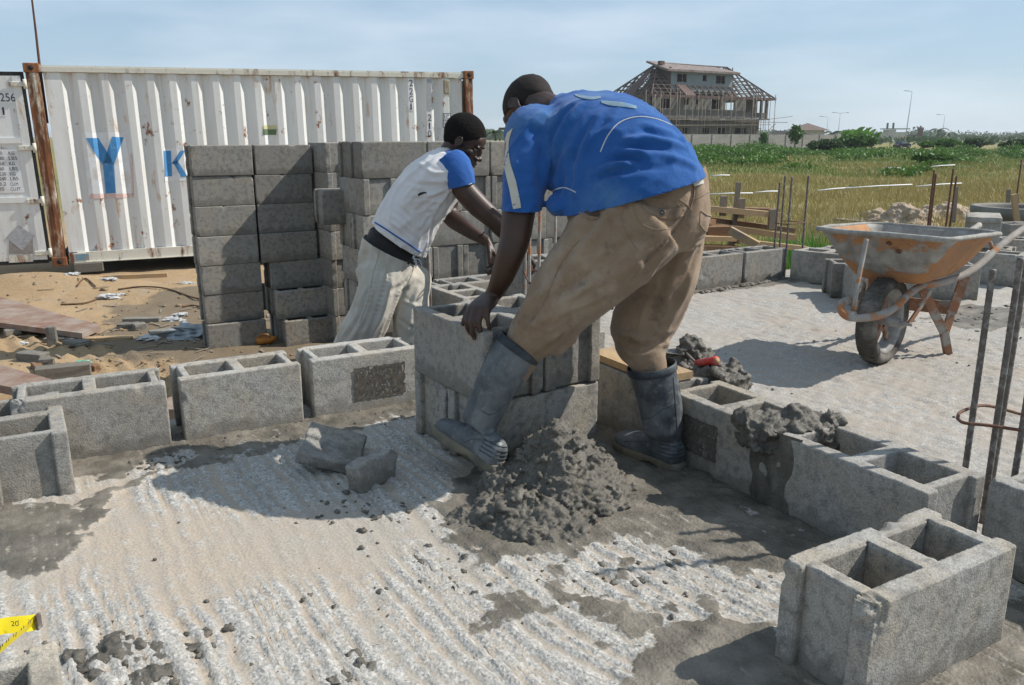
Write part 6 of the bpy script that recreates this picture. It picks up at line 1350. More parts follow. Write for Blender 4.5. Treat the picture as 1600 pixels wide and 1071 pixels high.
# ---------------------------------------------------------------- people
FW = Vector((0, math.cos(PITCH), -math.sin(PITCH)))
def ring(px, py, Y, hw, hd_, d):
    """garment / limb section: half width hw (photo pixels) across, hd_ metres the other way, d = limb direction"""
    c = aty(px, py, Y); t = c.y/ray(px, py).y; d = Vector(d).normalized(); vw = (c-CAMO).normalized(); a1 = vw.cross(d).normalized(); a2 = d.cross(a1).normalized()
    return (c, a1*(hw*t/FPX), a2*hd_)
def imgdir(dx, dy, dyw=0.0): return Vector((dx, dyw, -dy))
def trace(mb, pts, n=28, e=2.15, k=1.0, extra=4, grow=0.0):
    """pts: (px, py, Y, half width px, half depth m[, (dx, dy)])"""
    C = [aty(p[0], p[1], p[2]) for p in pts]; R_ = []
    for i, p in enumerate(pts):
        d = imgdir(*p[5]) if len(p) > 5 else C[min(i+1, len(C)-1)]-C[max(i-1, 0)]
        r_ = ring(p[0], p[1], p[2], p[3]*k, p[4]*k, d); R_.append((r_[0], r_[1]*(1+grow/max(r_[1].length, 1e-3)), r_[2]*(1+grow/max(r_[2].length, 1e-3))))
    out = []
    for i in range(len(R_)-1):
        q = [R_[max(i-1, 0)], R_[i], R_[i+1], R_[min(i+2, len(R_)-1)]]
        for j in range(extra):
            t = j/extra; cr = lambda a, b, c, d: .5*((2*b)+(c-a)*t+(2*a-5*b+4*c-d)*t*t+(3*b-a-3*c+d)*t**3)
            out.append(tuple(cr(q[0][m], q[1][m], q[2][m], q[3][m]) for m in range(3)))
    out.append(R_[-1]); mb.loft(out, n, e); return R_
def basis(x, y, z, o): Mx = Matrix((x, y, z)).transposed().to_4x4(); Mx.translation = o; return Mx
def head_matrix(c, fwd, up, s=1.0):
    f = Vector(fwd).normalized(); u = Vector(up); u = (u-f*u.dot(f)).normalized(); r_ = f.cross(u); return basis(r_*s, f*s, u*s, Vector(c))
def add_head(mb, H):
    E = [((0, -.015, .025), (.076, .094, .086)), ((0, .030, -.035), (.058, .056, .075)), ((0, .058, -.096), (.029, .027, .021)), ((.040, .018, -.075), (.020, .045, .028)), ((-.040, .018, -.075), (.020, .045, .028)),
         ((.043, .052, -.028), (.025, .026, .020)), ((-.043, .052, -.028), (.025, .026, .020)), ((0, .066, .030), (.050, .024, .036)), ((.026, .080, .008), (.024, .012, .008)), ((-.026, .080, .008), (.024, .012, .008)),
         ((0, .088, -.018), (.010, .014, .026)), ((0, .104, -.040), (.0135, .014, .0125)), ((.0145, .094, -.044), (.0105, .012, .009)), ((-.0145, .094, -.044), (.0105, .012, .009)), ((0, .080, -.070), (.030, .020, .020)),
         ((.076, -.002, -.018), (.008, .016, .028)), ((-.076, -.002, -.018), (.008, .016, .028))]
    for c, r_ in E: mb.ell(c, r_, H, 3)
    for s in (1, -1):
        p = [H @ Vector((s*(.078+.010*math.sin(t*.5)), -.004-.018*math.cos(t)*(.7 if math.sin(t) < 0 else 1)+.002, -.016+.030*math.sin(t))) for t in np.linspace(-1.9, 3.4, 12)]
        mb.tube(p, .0042, 6)
def add_face(H, par):
    for s in (1, -1):
        m = MB(); m.ell((s*.030, .0735, -.006), (.0115, .0095, .0085), H, 3); ey = m.build('eye', M['eye'], par); m = MB(); m.ell((s*.031, .0840, -.009), (.0050, .0022, .0050), H, 2); m.build('pupil', M['pupil'], ey)
        m = MB(); m.ell((s*.030, .0770, -.0005), (.0145, .0105, .0060), H, 2); m.build('eyelid', M['skin'], ey)
        m = MB(); m.tube([H @ Vector(q) for q in ((s*.012, .0915, .010), (s*.027, .0925, .015), (s*.045, .079, .010))], [.0022, .0030, .0016], 6, flat=.8); m.build('eyebrow', M['hair'], par)
    m = MB(); m.tube([H @ Vector(q) for q in ((-.024, .0865, -.0745), (-.010, .0985, -.0685), (0, .1000, -.0705), (.010, .0985, -.0685), (.024, .0865, -.0745))], [.002, .0052, .0046, .0052, .002], 8); m.tube([H @ Vector(q) for q in ((-.022, .0865, -.0760), (0, .0975, -.0820), (.022, .0865, -.0760))], [.002, .0062, .002], 8); m.build('lips', M['lip'], par)
def add_hair(H, par, mat_, thick=.010, plane=((0, .07, .028), (0, .55, -.85)), nz=.003, vox=.005):
    m = MB(); m.ell((0, -.017, .027), (.077+thick*.6, .095+thick*.9, .087+thick), H, 4); m.ell((0, -.06, -.01), (.058, .045, .055), H, 3); me = fuse(m, mat_, vox, 3)
    H3 = H.to_3x3(); n_ = (H3 @ Vector(plane[1])).normalized(); cut(me, H @ Vector(plane[0]), n_)
    for s in (1, -1): cut(me, H @ Vector((0, .012, -.004)), (H3 @ Vector((0, .65, -.75))).normalized())
    v = coords(me); nn = normals(me); d = np.array([mn.noise(Vector(p)*95)*nz+mn.noise(Vector(p)*260)*nz*.7 for p in v]); setco(me, v+nn*d[:, None]); return link('hair', me, par)
def add_hand(mb, wrist, y, x, curls, spread=.05, thumb=(.55, .75, -.35), tb_=(18, 22), s=1.0, nails=None):
    y = Vector(y).normalized(); x = Vector(x); x = (x-y*x.dot(y)).normalized(); z = x.cross(y); z = -z if z.z < 0 else z; T = basis(x*s, y*s, z*s, Vector(wrist))
    rings = []
    for yy, w, h in ((-.012, .026, .019), (.01, .029, .019), (.035, .038, .0175), (.062, .042, .0155), (.083, .0415, .0125), (.094, .037, .010)): rings.append((T @ Vector((.001, yy, 0)), (T.to_3x3() @ Vector((w, 0, 0))), (T.to_3x3() @ Vector((0, 0, h)))))
    mb.loft(rings, 20, 2.5); tips = []
    for i, (bx, by, segs, r0) in enumerate(((.029, .086, (.041, .026, .021), .0092), (.0095, .092, (.046, .030, .022), .0096), (-.0105, .088, (.042, .028, .021), .0090), (-.029, .079, (.033, .021, .019), .0080))):
        a = 0; p = Vector((bx, by-.012, 0)); sp_ = (1.5-i)*spread; pts = [T @ p]; rs = [r0*s*1.08]; p = Vector((bx, by, 0)); pts.append(T @ p); rs.append(r0*1.1*s)
        for j, l in enumerate(segs):
            a += R(curls[i][j]); d = Vector((math.sin(sp_)*(1 if j < 1 else .3), math.cos(a), -math.sin(a))).normalized(); m_ = p+d*l*.5; p = p+d*l; pts += [T @ m_, T @ p]; rs += [r0*s*(.98-.07*j), r0*s*(1.02-.09*j) if j < 2 else r0*s*.72]
        mb.tube(pts, rs, 10); mb.ell(pts[-1], (r0*s*.74,)*3, seg=2); tips.append((pts[-1], pts[-2], T.to_3x3() @ Vector((0, math.sin(a), math.cos(a)))))
    p = Vector((.024, .022, -.006)); d = Vector(thumb).normalized(); pts = [T @ (p-d*.012)]; rs = [.013*s]
    for j, (l, r0) in enumerate(((.040, .0138), (.033, .0112), (.026, .0100))):
        if j: ax = Vector((-.2, .3, -1)).normalized(); d = (d*math.cos(R(tb_[j-1]))+Vector((-.55, .6, -.45)).normalized()*math.sin(R(tb_[j-1]))).normalized()
        p = p+d*l; pts.append(T @ p); rs.append(r0*s*(1 if j < 2 else .8))
    mb.tube(pts, rs, 10); mb.ell(pts[-1], (.0078*s,)*3, seg=2)
    if nails is not None:
        for a_, b_, nrm in tips: nrm = nrm.normalized(); dd = (a_-b_).normalized(); sx = dd.cross(nrm).normalized(); nails.append(basis(sx, dd, nrm, a_+nrm*.0050*s-dd*.001))
    return T
def wrinkle(me, f):
    v = coords(me); nn = normals(me); d = np.array([f(Vector(p), Vector(q)) for p, q in zip(v, nn)]); setco(me, v+nn*d[:, None])
def ridged(p): return 1-abs(mn.noise(p))*2.2
def folds(axis, s1, s2, amp, seed=0, fine=.0004, thr=0.0):
    """cloth folds running along axis"""
    a = Vector(axis).normalized(); o = Vector((seed*7.1, seed*3.3, seed))
    def f(p, n):
        l = a*p.dot(a); q = (p-l)*s2+l*s1+o; w = Vector((mn.noise(p*6+o), mn.noise(p*6-o), 0))*.5; r_ = max(thr, ridged(q+w)); return amp*(r_**2.2-.38)+fine*mn.noise(p*45+o)
    return f
def creases(me, lst, view=True):
    """press individual cloth folds (ridge +, valley -) along lines followed over the garment"""
    bv = bvh(me); v = coords(me); nn = normals(me); D_ = np.zeros(len(v))
    for pts, amp, w in lst:
        c = [hit(bv, p.x, p.y, 0) for p in spline(pts, 22)]; c = [q for q in c if q is not None]
        if len(c) < 3: continue
        C = np.array([tuple(q) for q in c]); t = np.linspace(0, 1, len(c)); dist = np.linalg.norm(v[:, None, :]-C[None], axis=2); k = dist.argmin(1); d = dist[np.arange(len(v)), k]
        taper = np.sin(np.pi*np.clip(t[k]*.9+.05, 0, 1))**.6; D_ += amp*taper*(np.exp(-(d/w)**2)-.45*np.exp(-((d-1.9*w)/(.9*w))**2))
    setco(me, v+nn*D_[:, None])
def boot(par, heel, toe, upv, shaft, dusty, name='boot', label=None):
    """rubber boot: heel / toe = ends of the sole line, shaft = traced rings above the ankle"""
    y = (Vector(toe)-Vector(heel)).normalized(); z = Vector(upv); z = (z-y*z.dot(y)).normalized(); x = y.cross(z); L_ = (Vector(toe)-Vector(heel)).length; k = L_/.285; F = basis(x, y*k, z, Vector(heel)+y*.065*k)
    F3 = F.to_3x3(); rg = []
    for yy, w, h, zc in ((-.064, .020, .028, .050), (-.052, .034, .042, .052), (-.02, .0385, .052, .058), (.03, .038, .054, .060), (.08, .041, .043, .050), (.125, .047, .036, .044), (.165, .047, .031, .040), (.195, .037, .026, .037), (.214, .018, .016, .034)):
        rg.append((F @ Vector((0, yy, zc)), F3 @ Vector((w, 0, 0)), F3 @ Vector((0, 0, h))))
    m = MB(); m.loft(rg, 24, 2.4); C = [aty(p[0], p[1], p[2]) for p in shaft]
    low = [(F @ Vector((0, .012, .035)), F3 @ Vector((.036, 0, 0)), F3 @ Vector((0, .060, 0))), (F @ Vector((0, .006, .095)), F3 @ Vector((.040, 0, 0)), F3 @ Vector((0, .056, 0)))]
    up_ = []
    for i, p in enumerate(shaft): d = C[min(i+1, len(C)-1)]-C[max(i-1, 0)]; c_, a1, a2 = ring(p[0], p[1], p[2], p[3], p[4], d); up_.append((c_, a1, a2))
    # order section axes like the foot: first axis sideways
    def fix(c_, a1, a2):
        s = F3 @ Vector((1, 0, 0)); fo = F3 @ Vector((0, 1, 0)); d = a1.cross(a2).normalized(); s = (s-d*s.dot(d)).normalized(); fo = d.cross(s) if d.cross(s).dot(fo) > 0 else -d.cross(s)
        def rad(v): ca, sa = v.dot(a1.normalized()), v.dot(a2.normalized()); return 1/math.sqrt((ca/a1.length)**2+(sa/a2.length)**2)
        return (c_, s*rad(s), fo*rad(fo))
    allr = low+[fix(*q) for q in up_]; m.loft(allr, 28, 2.05)
    me = fuse(m, M['boot'], .0055, 5); top = C[-1]; dtop = (C[-1]-C[-2]).normalized(); cut(me, top-dtop*.002, dtop, top, .15)
    an = F @ Vector((0, .02, .10)); ax = (C[0]-an).normalized()
    wrinkle(me, lambda p, n: (.0018*math.sin((p-an).dot(ax)*150+3*mn.noise(p*14))*math.exp(-(((p-an).length)/.075)**2)*(.5+mn.noise(p*17)))+.0009*mn.noise(p*45))
    v = coords(me); hgt = np.array([max(0, 1-(Vector(p)-an).dot(ax)/.22) for p in v]); set_attr(me, 'dust', np.clip(hgt*.8*dusty, 0, 1.2)); b = link(name, me, par); 
    if label: b['label'] = label
    # top band
    c_, a1, a2 = allr[-1]; c2 = c_-dtop*.022
    m = MB(); n = 40; vs = []
    for cc, kk in ((c2, 1.03), (c2+dtop*.002, 1.055), (c_, 1.055), (c_+dtop*.003, 1.01), (c_, .97), (c2, .97)):
        for i in range(n): t = 2*math.pi*i/n; vs.append(cc+a1*math.cos(t)*kk+a2*math.sin(t)*kk)
    m.add(vs, [(i*n+j, i*n+(j+1) % n, (i+1)*n+(j+1) % n, (i+1)*n+j) for i in range(5) for j in range(n)], True); m.build('top_band', M['boot_band'], b)
    # sole
    out = [(-.002-.072*math.cos(t) if 0 else 0, 0) for t in (0,)]; pl = []
    for t in np.linspace(0, 2*math.pi, 44, endpoint=False):
        yy = .075-.147*math.cos(t); w = (.040+.012*sstep(.02, .14, yy))*abs(math.sin(t))**.55; pl.append((math.copysign(float(w), math.sin(t)), float(yy)))
    m = MB(); n = len(pl); vs = []
    for zz, kk in ((.0, .97), (.004, 1.0), (.022, 1.02), (.027, 1.0), (.030, .95)):
        for px_, py_ in pl:
            arch = .012*math.exp(-((py_-.035)/.03)**2) if zz < .01 else 0
            vs.append(F @ Vector((px_*kk, .075+(py_-.075)*kk, zz+arch)))
    m.add(vs, [(i*n+j, i*n+(j+1) % n, (i+1)*n+(j+1) % n, (i+1)*n+j) for i in range(4) for j in range(n)]+[tuple(range(n-1, -1, -1)), tuple(4*n+q for q in range(n))], True); m.build('sole', M['sole'], b)
    bv = bvh(me)
    for q in range(4):                                        # moulded rings at the heel
        zz = .050+.012*q; ps = []
        for t in np.linspace(math.pi*1.02, math.pi*1.98, 14):
            o_ = F @ Vector((.2*math.cos(t), .0+.2*math.sin(t)*.9, zz)); c0_ = F @ Vector((0, 0, zz)); h_ = bv.ray_cast(o_, (c0_-o_).normalized())
            if h_[0] is not None: ps.append(h_[0]+h_[1]*.0012)
        if len(ps) > 4: m = MB(); m.tube(ps, .0013, 6); m.build('heel_ring', M['boot_band'], b)
    return b, bv
# ================================================================= man in the blue shirt
P1 = empty('person', aty(900, 735, 2.35), 0, label='man in a blue shirt, brown trousers and rubber boots bending to grip a block', cat='person'); P1.location.z = 0
legL = [(1000, 338, 2.35, 84, .125), (957, 383, 2.33, 80, .12), (918, 428, 2.32, 68, .11), (884, 464, 2.32, 57, .10), (857, 496, 2.33, 49, .088), (838, 522, 2.34, 43, .078), (819, 544, 2.35, 33, .060), (800, 585, 2.35, 26, .048)]
legR = [(1042, 335, 2.48, 68, .12), (1043, 390, 2.50, 54, .115), (1034, 440, 2.50, 51, .11), (1014, 485, 2.50, 52, .10), (1000, 520, 2.49, 48, .09), (1003, 546, 2.47, 38, .075), (1013, 568, 2.45, 29, .060), (1020, 605, 2.44, 25, .048)]
pel = [(1004, 268, 2.41, 95, .14, (-.10, -1)), (1006, 292, 2.41, 97, .145, (-.10, -1)), (1010, 322, 2.41, 99, .15, (0, -1)), (1013, 352, 2.41, 92, .145, (.05, -1)), (1015, 385, 2.41, 66, .12, (.1, -1))]
m = MB(); trace(m, legL); trace(m, legR); trace(m, pel)
m.ell(aty(1003, 345, 2.345), (.118, .10, .115)); m.ell(aty(1062, 335, 2.47), (.085, .095, .11))
m.ell(aty(884, 520, 2.33), (.038, .05, .04)); m.ell(aty(1030, 535, 2.46), (.035, .04, .03)); m.ell(aty(868, 538, 2.34), (.04, .05, .035))
tro = fuse(m, M['denim'], .007, 7)
cut(tro, aty(1004, 276, 2.41), imgdir(-.17, -1), aty(1004, 262, 2.41), .30)
axL = aty(856, 497, 2.33)-aty(985, 350, 2.34); axR = aty(1003, 548, 2.47)-aty(1045, 400, 2.5); pL = aty(905, 440, 2.33); kn = aty(835, 525, 2.33); kR = aty(1000, 540, 2.46); hp_ = aty(1000, 340, 2.35)
fL = folds(axL, 2.2, 12, .009, 1); fH = folds((1, .3, .35), 3, 20, .008, 3); fB = folds((1, .4, .1), 5, 20, .010, 4); fR = folds(axR, 2.5, 11, .009, 5)
TL_, TR_ = aty(813, 540, 2.355), aty(1018, 571, 2.44)
def ztop(p): return (TL_.z+.02-.35*(p.x-TL_.x)) if (p-TL_).length < (p-TR_).length else TR_.z+.008
def f1(p, n):
    wl = math.exp(-((p-hp_).length/.22)**2); wb_ = math.exp(-((p-kn).length/.085)**2)+math.exp(-((p-kR).length/.11)**2); left = 1/(1+math.exp(-( (pL-p).dot(Vector((1, .9, 0)))+.12)*40)); return (fL(p, n)*left*(1-.5*wl)+fR(p, n)*(1-left)*(1-.5*wl)+fH(p, n)*wl*.5+fB(p, n)*min(1, wb_))*min(1, max(0, (p.z-ztop(p))/.05))
wrinkle(tro, f1)
creases(tro, [(((972, 309), (932, 362), (877, 432), (822, 474)), .008, .013), (((995, 412), (954, 432), (892, 463), (840, 503)), .0055, .013), (((960, 448), (929, 468), (870, 492), (822, 514)), .007, .011),
 (((930, 345), (895, 390), (865, 440)), -.007, .014), (((1000, 365), (950, 405), (905, 440), (865, 470)), -.006, .012), (((936, 500), (972, 520), (1028, 535)), .010, .011), (((965, 535), (1000, 545), (1034, 533)), -.009, .010), (((1065, 400), (1045, 450), (1030, 495)), .008, .013), (((1090, 390), (1072, 440), (1050, 490)), -.006, .012),
 (((885, 512), (868, 535), (845, 552)), -.008, .009), (((905, 500), (880, 520), (850, 535)), .007, .010), (((820, 500), (845, 515), (870, 515)), .005, .008), (((1085, 372), (1098, 366), (1108, 360)), -.005, .006), (((1083, 385), (1095, 380), (1106, 376)), .004, .006),
 (((975, 300), (990, 312), (1010, 318)), -.003, .008), (((945, 322), (960, 345), (985, 362)), .005, .010)])
# centre-back seam crease between the seat halves
cs_ = [hit(bvh(tro), p.x, p.y, 0) for p in spline([(1083, 280), (1084, 300), (1078, 325), (1062, 352), (1040, 380), (1012, 408)], 26)]; cs_ = [c for c in cs_ if c is not None]
v = coords(tro); nn = normals(tro); dd = np.min(np.linalg.norm(v[:, None, :]-np.array([tuple(c) for c in cs_])[None], axis=2), axis=1); setco(tro, v-nn*(.011*np.exp(-(dd/.011)**2)-.004*np.exp(-((dd-.03)/.015)**2))[:, None])
tr1 = link('trousers', shell(tro, .003), P1); tb1 = bvh(tro)
def sm(pts, name='seam', r_=.0016, m_='denim_seam', bv=None, par=None, n=34, lift=.0008, **k): return seam(bv or tb1, pts, r_, M[m_], name, par or tr1, n, lift, **k)
sm([(1083, 276), (1085, 300), (1079, 325), (1063, 352), (1040, 381), (1014, 407), (985, 440)]); sm([(966, 300), (1000, 301), (1040, 303), (1070, 318), (1081, 330)]); sm([(966, 304), (1000, 305), (1040, 308), (1068, 322)], r_=.0011)
sm([(1086, 312), (1098, 305), (1108, 300)]); sm([(975, 322), (973, 345), (985, 375), (1000, 395)], r_=.0011) ; sm([(905, 375), (880, 405), (862, 445), (845, 480), (818, 515)], r_=.0013); sm([(908, 330), (918, 338), (934, 340)], r_=.0016)
pk = cloth_patch(tb1, [(996, 314), (1010, 322), (1030, 327), (1050, 326), (1066, 322)], [(1000, 320), (1012, 332), (1032, 341), (1052, 341), (1064, 336)], M['denim'], 'back_pocket', tr1, lift=.004)
sm([(996, 313), (1010, 309), (1035, 312), (1056, 318), (1069, 329)], r_=.0014); sm([(996, 315), (1008, 329), (1030, 340), (1050, 341), (1066, 337)], r_=.0022); sm([(990, 322), (998, 345), (1020, 358), (1045, 358)], r_=.001)
bp = hit(tb1, 1033, 333, .006); m = MB(); bn = (CAMO-bp).normalized(); xx = bn.cross(Vector((0, 0, 1))).normalized(); yy = bn.cross(xx)
m.tube([bp+(xx*math.cos(t)+yy*math.sin(t))*.0085 for t in np.linspace(0, 2*math.pi, 17)], .0024, 6, False); m.ell(bp-bn*.001, (.006, .006, .004), seg=2); m.build('button', M['rebar'], tr1)
sm([(1095, 330), (1104, 336), (1111, 338)], r_=.002); sm([(1094, 352), (1102, 361), (1110, 358)], r_=.0018); sm([(1094, 330), (1093, 352)], r_=.0012)
cloth_patch(tb1, [(1076, 275), (1081, 284), (1085, 292)], [(1090, 273), (1096, 280), (1098, 287)], M['rust_rail'], 'waist_label', tr1, lift=.004)
cloth_patch(tb1, [(908, 312), (910, 325), (918, 335), (930, 339)], [(925, 306), (930, 318), (936, 328), (938, 338)], M['denim_dark'], 'side_pocket', tr1, lift=.003)
sm([(908, 309), (904, 322), (908, 334), (920, 341), (936, 341)], r_=.0028, m_='denim')
# shirt
sh = [(988, 318, 2.385, 115, .165, (-.27, -.96)), (986, 302, 2.39, 115, .165, (-.28, -.96)), (973, 264, 2.42, 108, .165, (-.35, -.93)), (944, 238, 2.46, 100, .17, (-.6, -.8)), (914, 221, 2.51, 93, .18, (-.75, -.66)), (886, 211, 2.56, 74, .19, (-.88, -.45)), (862, 203, 2.61, 56, .185, (-.95, -.3)), (846, 196, 2.64, 40, .12, (-.95, -.3))]
m = MB(); trace(m, sh, 36)
slv = [(846, 212, 2.53, 50, .085), (833, 238, 2.49, 43, .078), (822, 275, 2.45, 36, .072), (815, 312, 2.42, 32, .068), (812, 350, 2.40, 31, .066)]
trace(m, slv); m.ell(aty(838, 210, 2.52), (.095, .085, .085))
slr = [(885, 205, 2.74, 40, .08), (893, 240, 2.76, 36, .075), (900, 285, 2.77, 32, .07), (905, 320, 2.76, 30, .068)]
trace(m, slr); m.ell(aty(872, 322, 2.40), (.035, .06, .035))
sht = fuse(m, M['shirt_blue'], .0075, 6)
cut(sht, aty(986, 306, 2.39), imgdir(.27, .96), aty(988, 318, 2.39), .34)
cut(sht, aty(812, 329, 2.41), imgdir(-.03, 1), aty(812, 345, 2.41), .085); cut(sht, aty(905, 305, 2.76), imgdir(0, 1), aty(905, 320, 2.76), .07)
ga = folds(imgdir(-.55, .9), 2.2, 13, .009, 11); gb = folds(imgdir(1, .12, .3), 2.5, 12, .009, 12); gs = folds(imgdir(.25, 1), 3, 14, .005, 13); cS = aty(818, 280, 2.45); cB = aty(1010, 250, 2.38); cU = aty(860, 250, 2.5)
def f2(p, n):
    ws = math.exp(-((p-cS).length/.085)**2); wb_ = math.exp(-((p-cB).length/.16)**2); return ga(p, n)*(1-ws)*(1-wb_)+gb(p, n)*wb_+gs(p, n)*ws
wrinkle(sht, f2)
creases(sht, [(((833, 205), (850, 222), (843, 262), (846, 294)), -.011, .016), (((854, 219), (857, 242), (852, 284)), .007, .010), (((869, 172), (858, 203), (855, 225)), .006, .010), (((890, 164), (866, 206), (858, 240)), -.006, .010), (((905, 163), (882, 196), (868, 232), (864, 262)), .007, .011),
 (((924, 190), (900, 236), (888, 275)), -.007, .012), (((940, 175), (915, 220), (905, 255)), .006, .012), (((975, 219), (1003, 216), (1037, 221), (1070, 229)), .009, .010), (((972, 232), (1000, 229), (1040, 233)), -.008, .010), (((958, 248), (982, 245), (1006, 254)), -.012, .012), (((960, 237), (990, 238), (1010, 243)), .007, .009),
 (((932, 271), (958, 259), (982, 256)), .008, .010), (((925, 284), (950, 272), (995, 265), (1040, 262)), -.006, .010), (((1000, 201), (1022, 206), (1055, 213)), -.008, .010), (((1052, 198), (1066, 214), (1076, 232)), .006, .009), (((880, 270), (878, 290), (868, 312)), -.007, .010), (((900, 262), (902, 282), (893, 305)), .006, .010),
 (((800, 250), (815, 262), (836, 268)), .004, .009), (((792, 290), (812, 296), (838, 290)), -.004, .009), (((1040, 245), (1065, 250), (1090, 262)), .005, .010)])
sb1 = bvh(sht); shirt1 = link('shirt', shell(sht, .003), P1)
# creases drawn in the cloth: deep armpit fold and back folds
def stp(a, b, m_, name='stripe', lift=.003, n=26, mm=4, par=None, bv=None): return cloth_patch(bv or sb1, a, b, M[m_], name, par or shirt1, n, mm, lift*.6)
stp([(793, 208), (786, 232), (787, 255), (795, 290), (802, 327)], [(802, 200), (796, 222), (797, 250), (808, 290), (814, 325)], 'stripe', 'sleeve_stripe')
sm([(938, 238), (950, 212), (968, 192), (995, 183), (1025, 186), (1050, 196)], 'piping', .0019, 'trim', sb1, shirt1, 60, .0); sm([(862, 300), (872, 295), (884, 294), (900, 301)], 'piping', .0019, 'trim', sb1, shirt1, 40, .0)
stp([(897, 147.5), (910, 150), (925, 152), (938, 151)], [(900, 151), (912, 155), (926, 156.5), (940, 154)], 'print_grey', 'back_number', .003)
stp([(939, 158), (955, 159), (975, 161), (995, 167)], [(940, 162), (955, 166), (975, 168), (994, 171)], 'print_grey', 'back_number', .003)
hm = [(871, 342), (905, 318), (950, 299), (1000, 285), (1050, 276), (1100, 273)]
# boots
bL, bvL = boot(P1, aty(774, 742, 2.25), aty(679, 676, 2.44), (.35, .1, .9), [(748, 664, 2.335, 29, .052), (764, 625, 2.34, 32, .056), (784, 585, 2.345, 36, .062), (799, 560, 2.35, 38, .067), (813, 540, 2.355, 38, .070)], 1.1, label='near boot stepping up on the mortar heap')
bR, bvR = boot(P1, atz(1063, 738, .002), atz(964, 697, .002)+Vector((0, 0, 0)), (0, 0, 1), [(1036, 675, 2.43, 32, .056), (1033, 640, 2.435, 36, .062), (1026, 605, 2.44, 38, .066), (1020, 583, 2.44, 38, .068), (1018, 571, 2.44, 39, .070)], .9)
for pts in (((752, 642), (765, 648), (776, 644), (790, 632), (812, 632)), ((735, 668), (755, 680), (768, 678), (785, 662), (800, 650)), ((725, 692), (740, 686), (765, 690), (782, 690)), ((718, 705), (745, 722), (775, 732))): sm(pts, 'moulding', .0015, 'boot_line', bvL, bL)
for pts in (((1052, 590), (1056, 640), (1060, 690)), ((985, 640), (1010, 655), (1035, 640), (1052, 630)), ((975, 690), (1010, 690), (1035, 700), (1060, 700))): sm(pts, 'moulding', .0014, 'boot_line', bvR, bR)
# body
m = MB(); trace(m, sh[1:], 28, k=.76); trace(m, [(p[0], p[1], p[2], p[3]*.78, p[4]*.78) for p in legL[:7]]); trace(m, [(p[0], p[1], p[2], p[3]*.78, p[4]*.78) for p in legR[:7]]); trace(m, [(*p[:3], p[3]*.88, p[4]*.88, p[5]) for p in pel])
trace(m, [(852, 212, 2.53, 28, .05), (831, 245, 2.48, 26, .052), (818, 290, 2.44, 26, .052), (810, 335, 2.41, 26, .052), (805, 372, 2.39, 24, .046), (797, 400, 2.385, 22, .044), (786, 430, 2.41, 18.5, .036), (776, 452, 2.44, 14.5, .026), (769, 463, 2.455, 13, .023)], 24)
trace(m, [(885, 205, 2.74, 30, .06), (897, 270, 2.77, 26, .055), (905, 320, 2.76, 24, .05), (915, 360, 2.72, 20, .045), (935, 400, 2.66, 15, .03)], 20)
H1 = head_matrix(aty(826, 173, 2.72), (-.52, .20, -.83), (-.42, .72, .50), .93); add_head(m, H1); m.tube([H1 @ Vector((0, -.03, -.03)), H1 @ Vector((0, -.045, -.10)), aty(868, 196, 2.64)], [.056, .060, .075], 18)
nails = []; wr1 = aty(769, 463, 2.455)
add_hand(m, wr1, aty(744, 487, 2.365)-wr1, (-.5, .86, .12), ((42, 48, 22), (38, 46, 20), (40, 44, 22), (44, 40, 18)), .07, nails=nails)
wr2 = aty(936, 402, 2.655); add_hand(m, wr2, (.25, -.3, -.9), (-.9, .2, -.2), ((20, 25, 12),)*4, .04)
body = fuse(m, M['skin'], .0042, 4, .45); b1 = link('body', body, P1)
add_face(H1, b1); add_hair(H1, b1, M['hair_grey'], .0035, nz=.0008, vox=.005)
for q in nails: m = MB(); m.ell((0, 0, 0), (.0052, .0062, .0014), q, 2); m.build('fingernail', M['nail'], b1)
# ================================================================= man in the white shirt
P2 = empty('person', (-.6, 4.0, -.53), 0, label='young man in a white shirt with blue sleeves reaching over the wall to the right', cat='person')
sh2 = [(616, 392, 4.0, 46, .145, (.50, -.86)), (622, 380, 4.0, 47, .15, (.50, -.86)), (634, 352, 3.99, 47, .15, (.50, -.86)), (651, 321, 3.98, 46, .155, (.62, -.78)), (672, 294, 3.97, 46, .165, (.7, -.7)), (694, 272, 3.97, 40, .175, (.75, -.66)), (708, 256, 3.97, 30, .15, (.8, -.6)), (716, 247, 3.97, 20, .09, (.7, -.7))]
m = MB(); trace(m, sh2, 32); white = fuse(m, M['shirt_white'], .008, 6)
cut(white, aty(622, 374, 4.0), imgdir(-.55, .83), aty(616, 392, 4.0), .3)
wa = folds(imgdir(-.45, .9), 3, 16, .013, 21); wbb = folds(imgdir(-1, .15), 4, 20, .009, 22); cA = aty(690, 300, 3.85)
wrinkle(white, lambda p, n: wa(p, n)*(1-math.exp(-((p-cA).length/.12)**2))+wbb(p, n)*math.exp(-((p-cA).length/.14)**2)); 
creases(white, [(((707, 290), (684, 301), (652, 306)), .006, .009), (((705, 296), (687, 319), (668, 357)), .008, .011), (((700, 300), (675, 312), (650, 330)), -.006, .009), (((690, 320), (676, 350), (668, 385)), -.008, .010), (((703, 300), (698, 325), (685, 350)), -.006, .009), (((655, 255), (672, 268), (690, 272)), .005, .009), (((640, 285), (660, 290), (685, 290)), -.005, .009),
 (((610, 335), (630, 350), (655, 372)), .006, .009), (((620, 320), (640, 340), (660, 365)), -.005, .009), (((600, 345), (622, 362), (650, 385)), -.004, .008)]); wbv = bvh(white); shirt2 = link('shirt', shell(white, .003), P2)
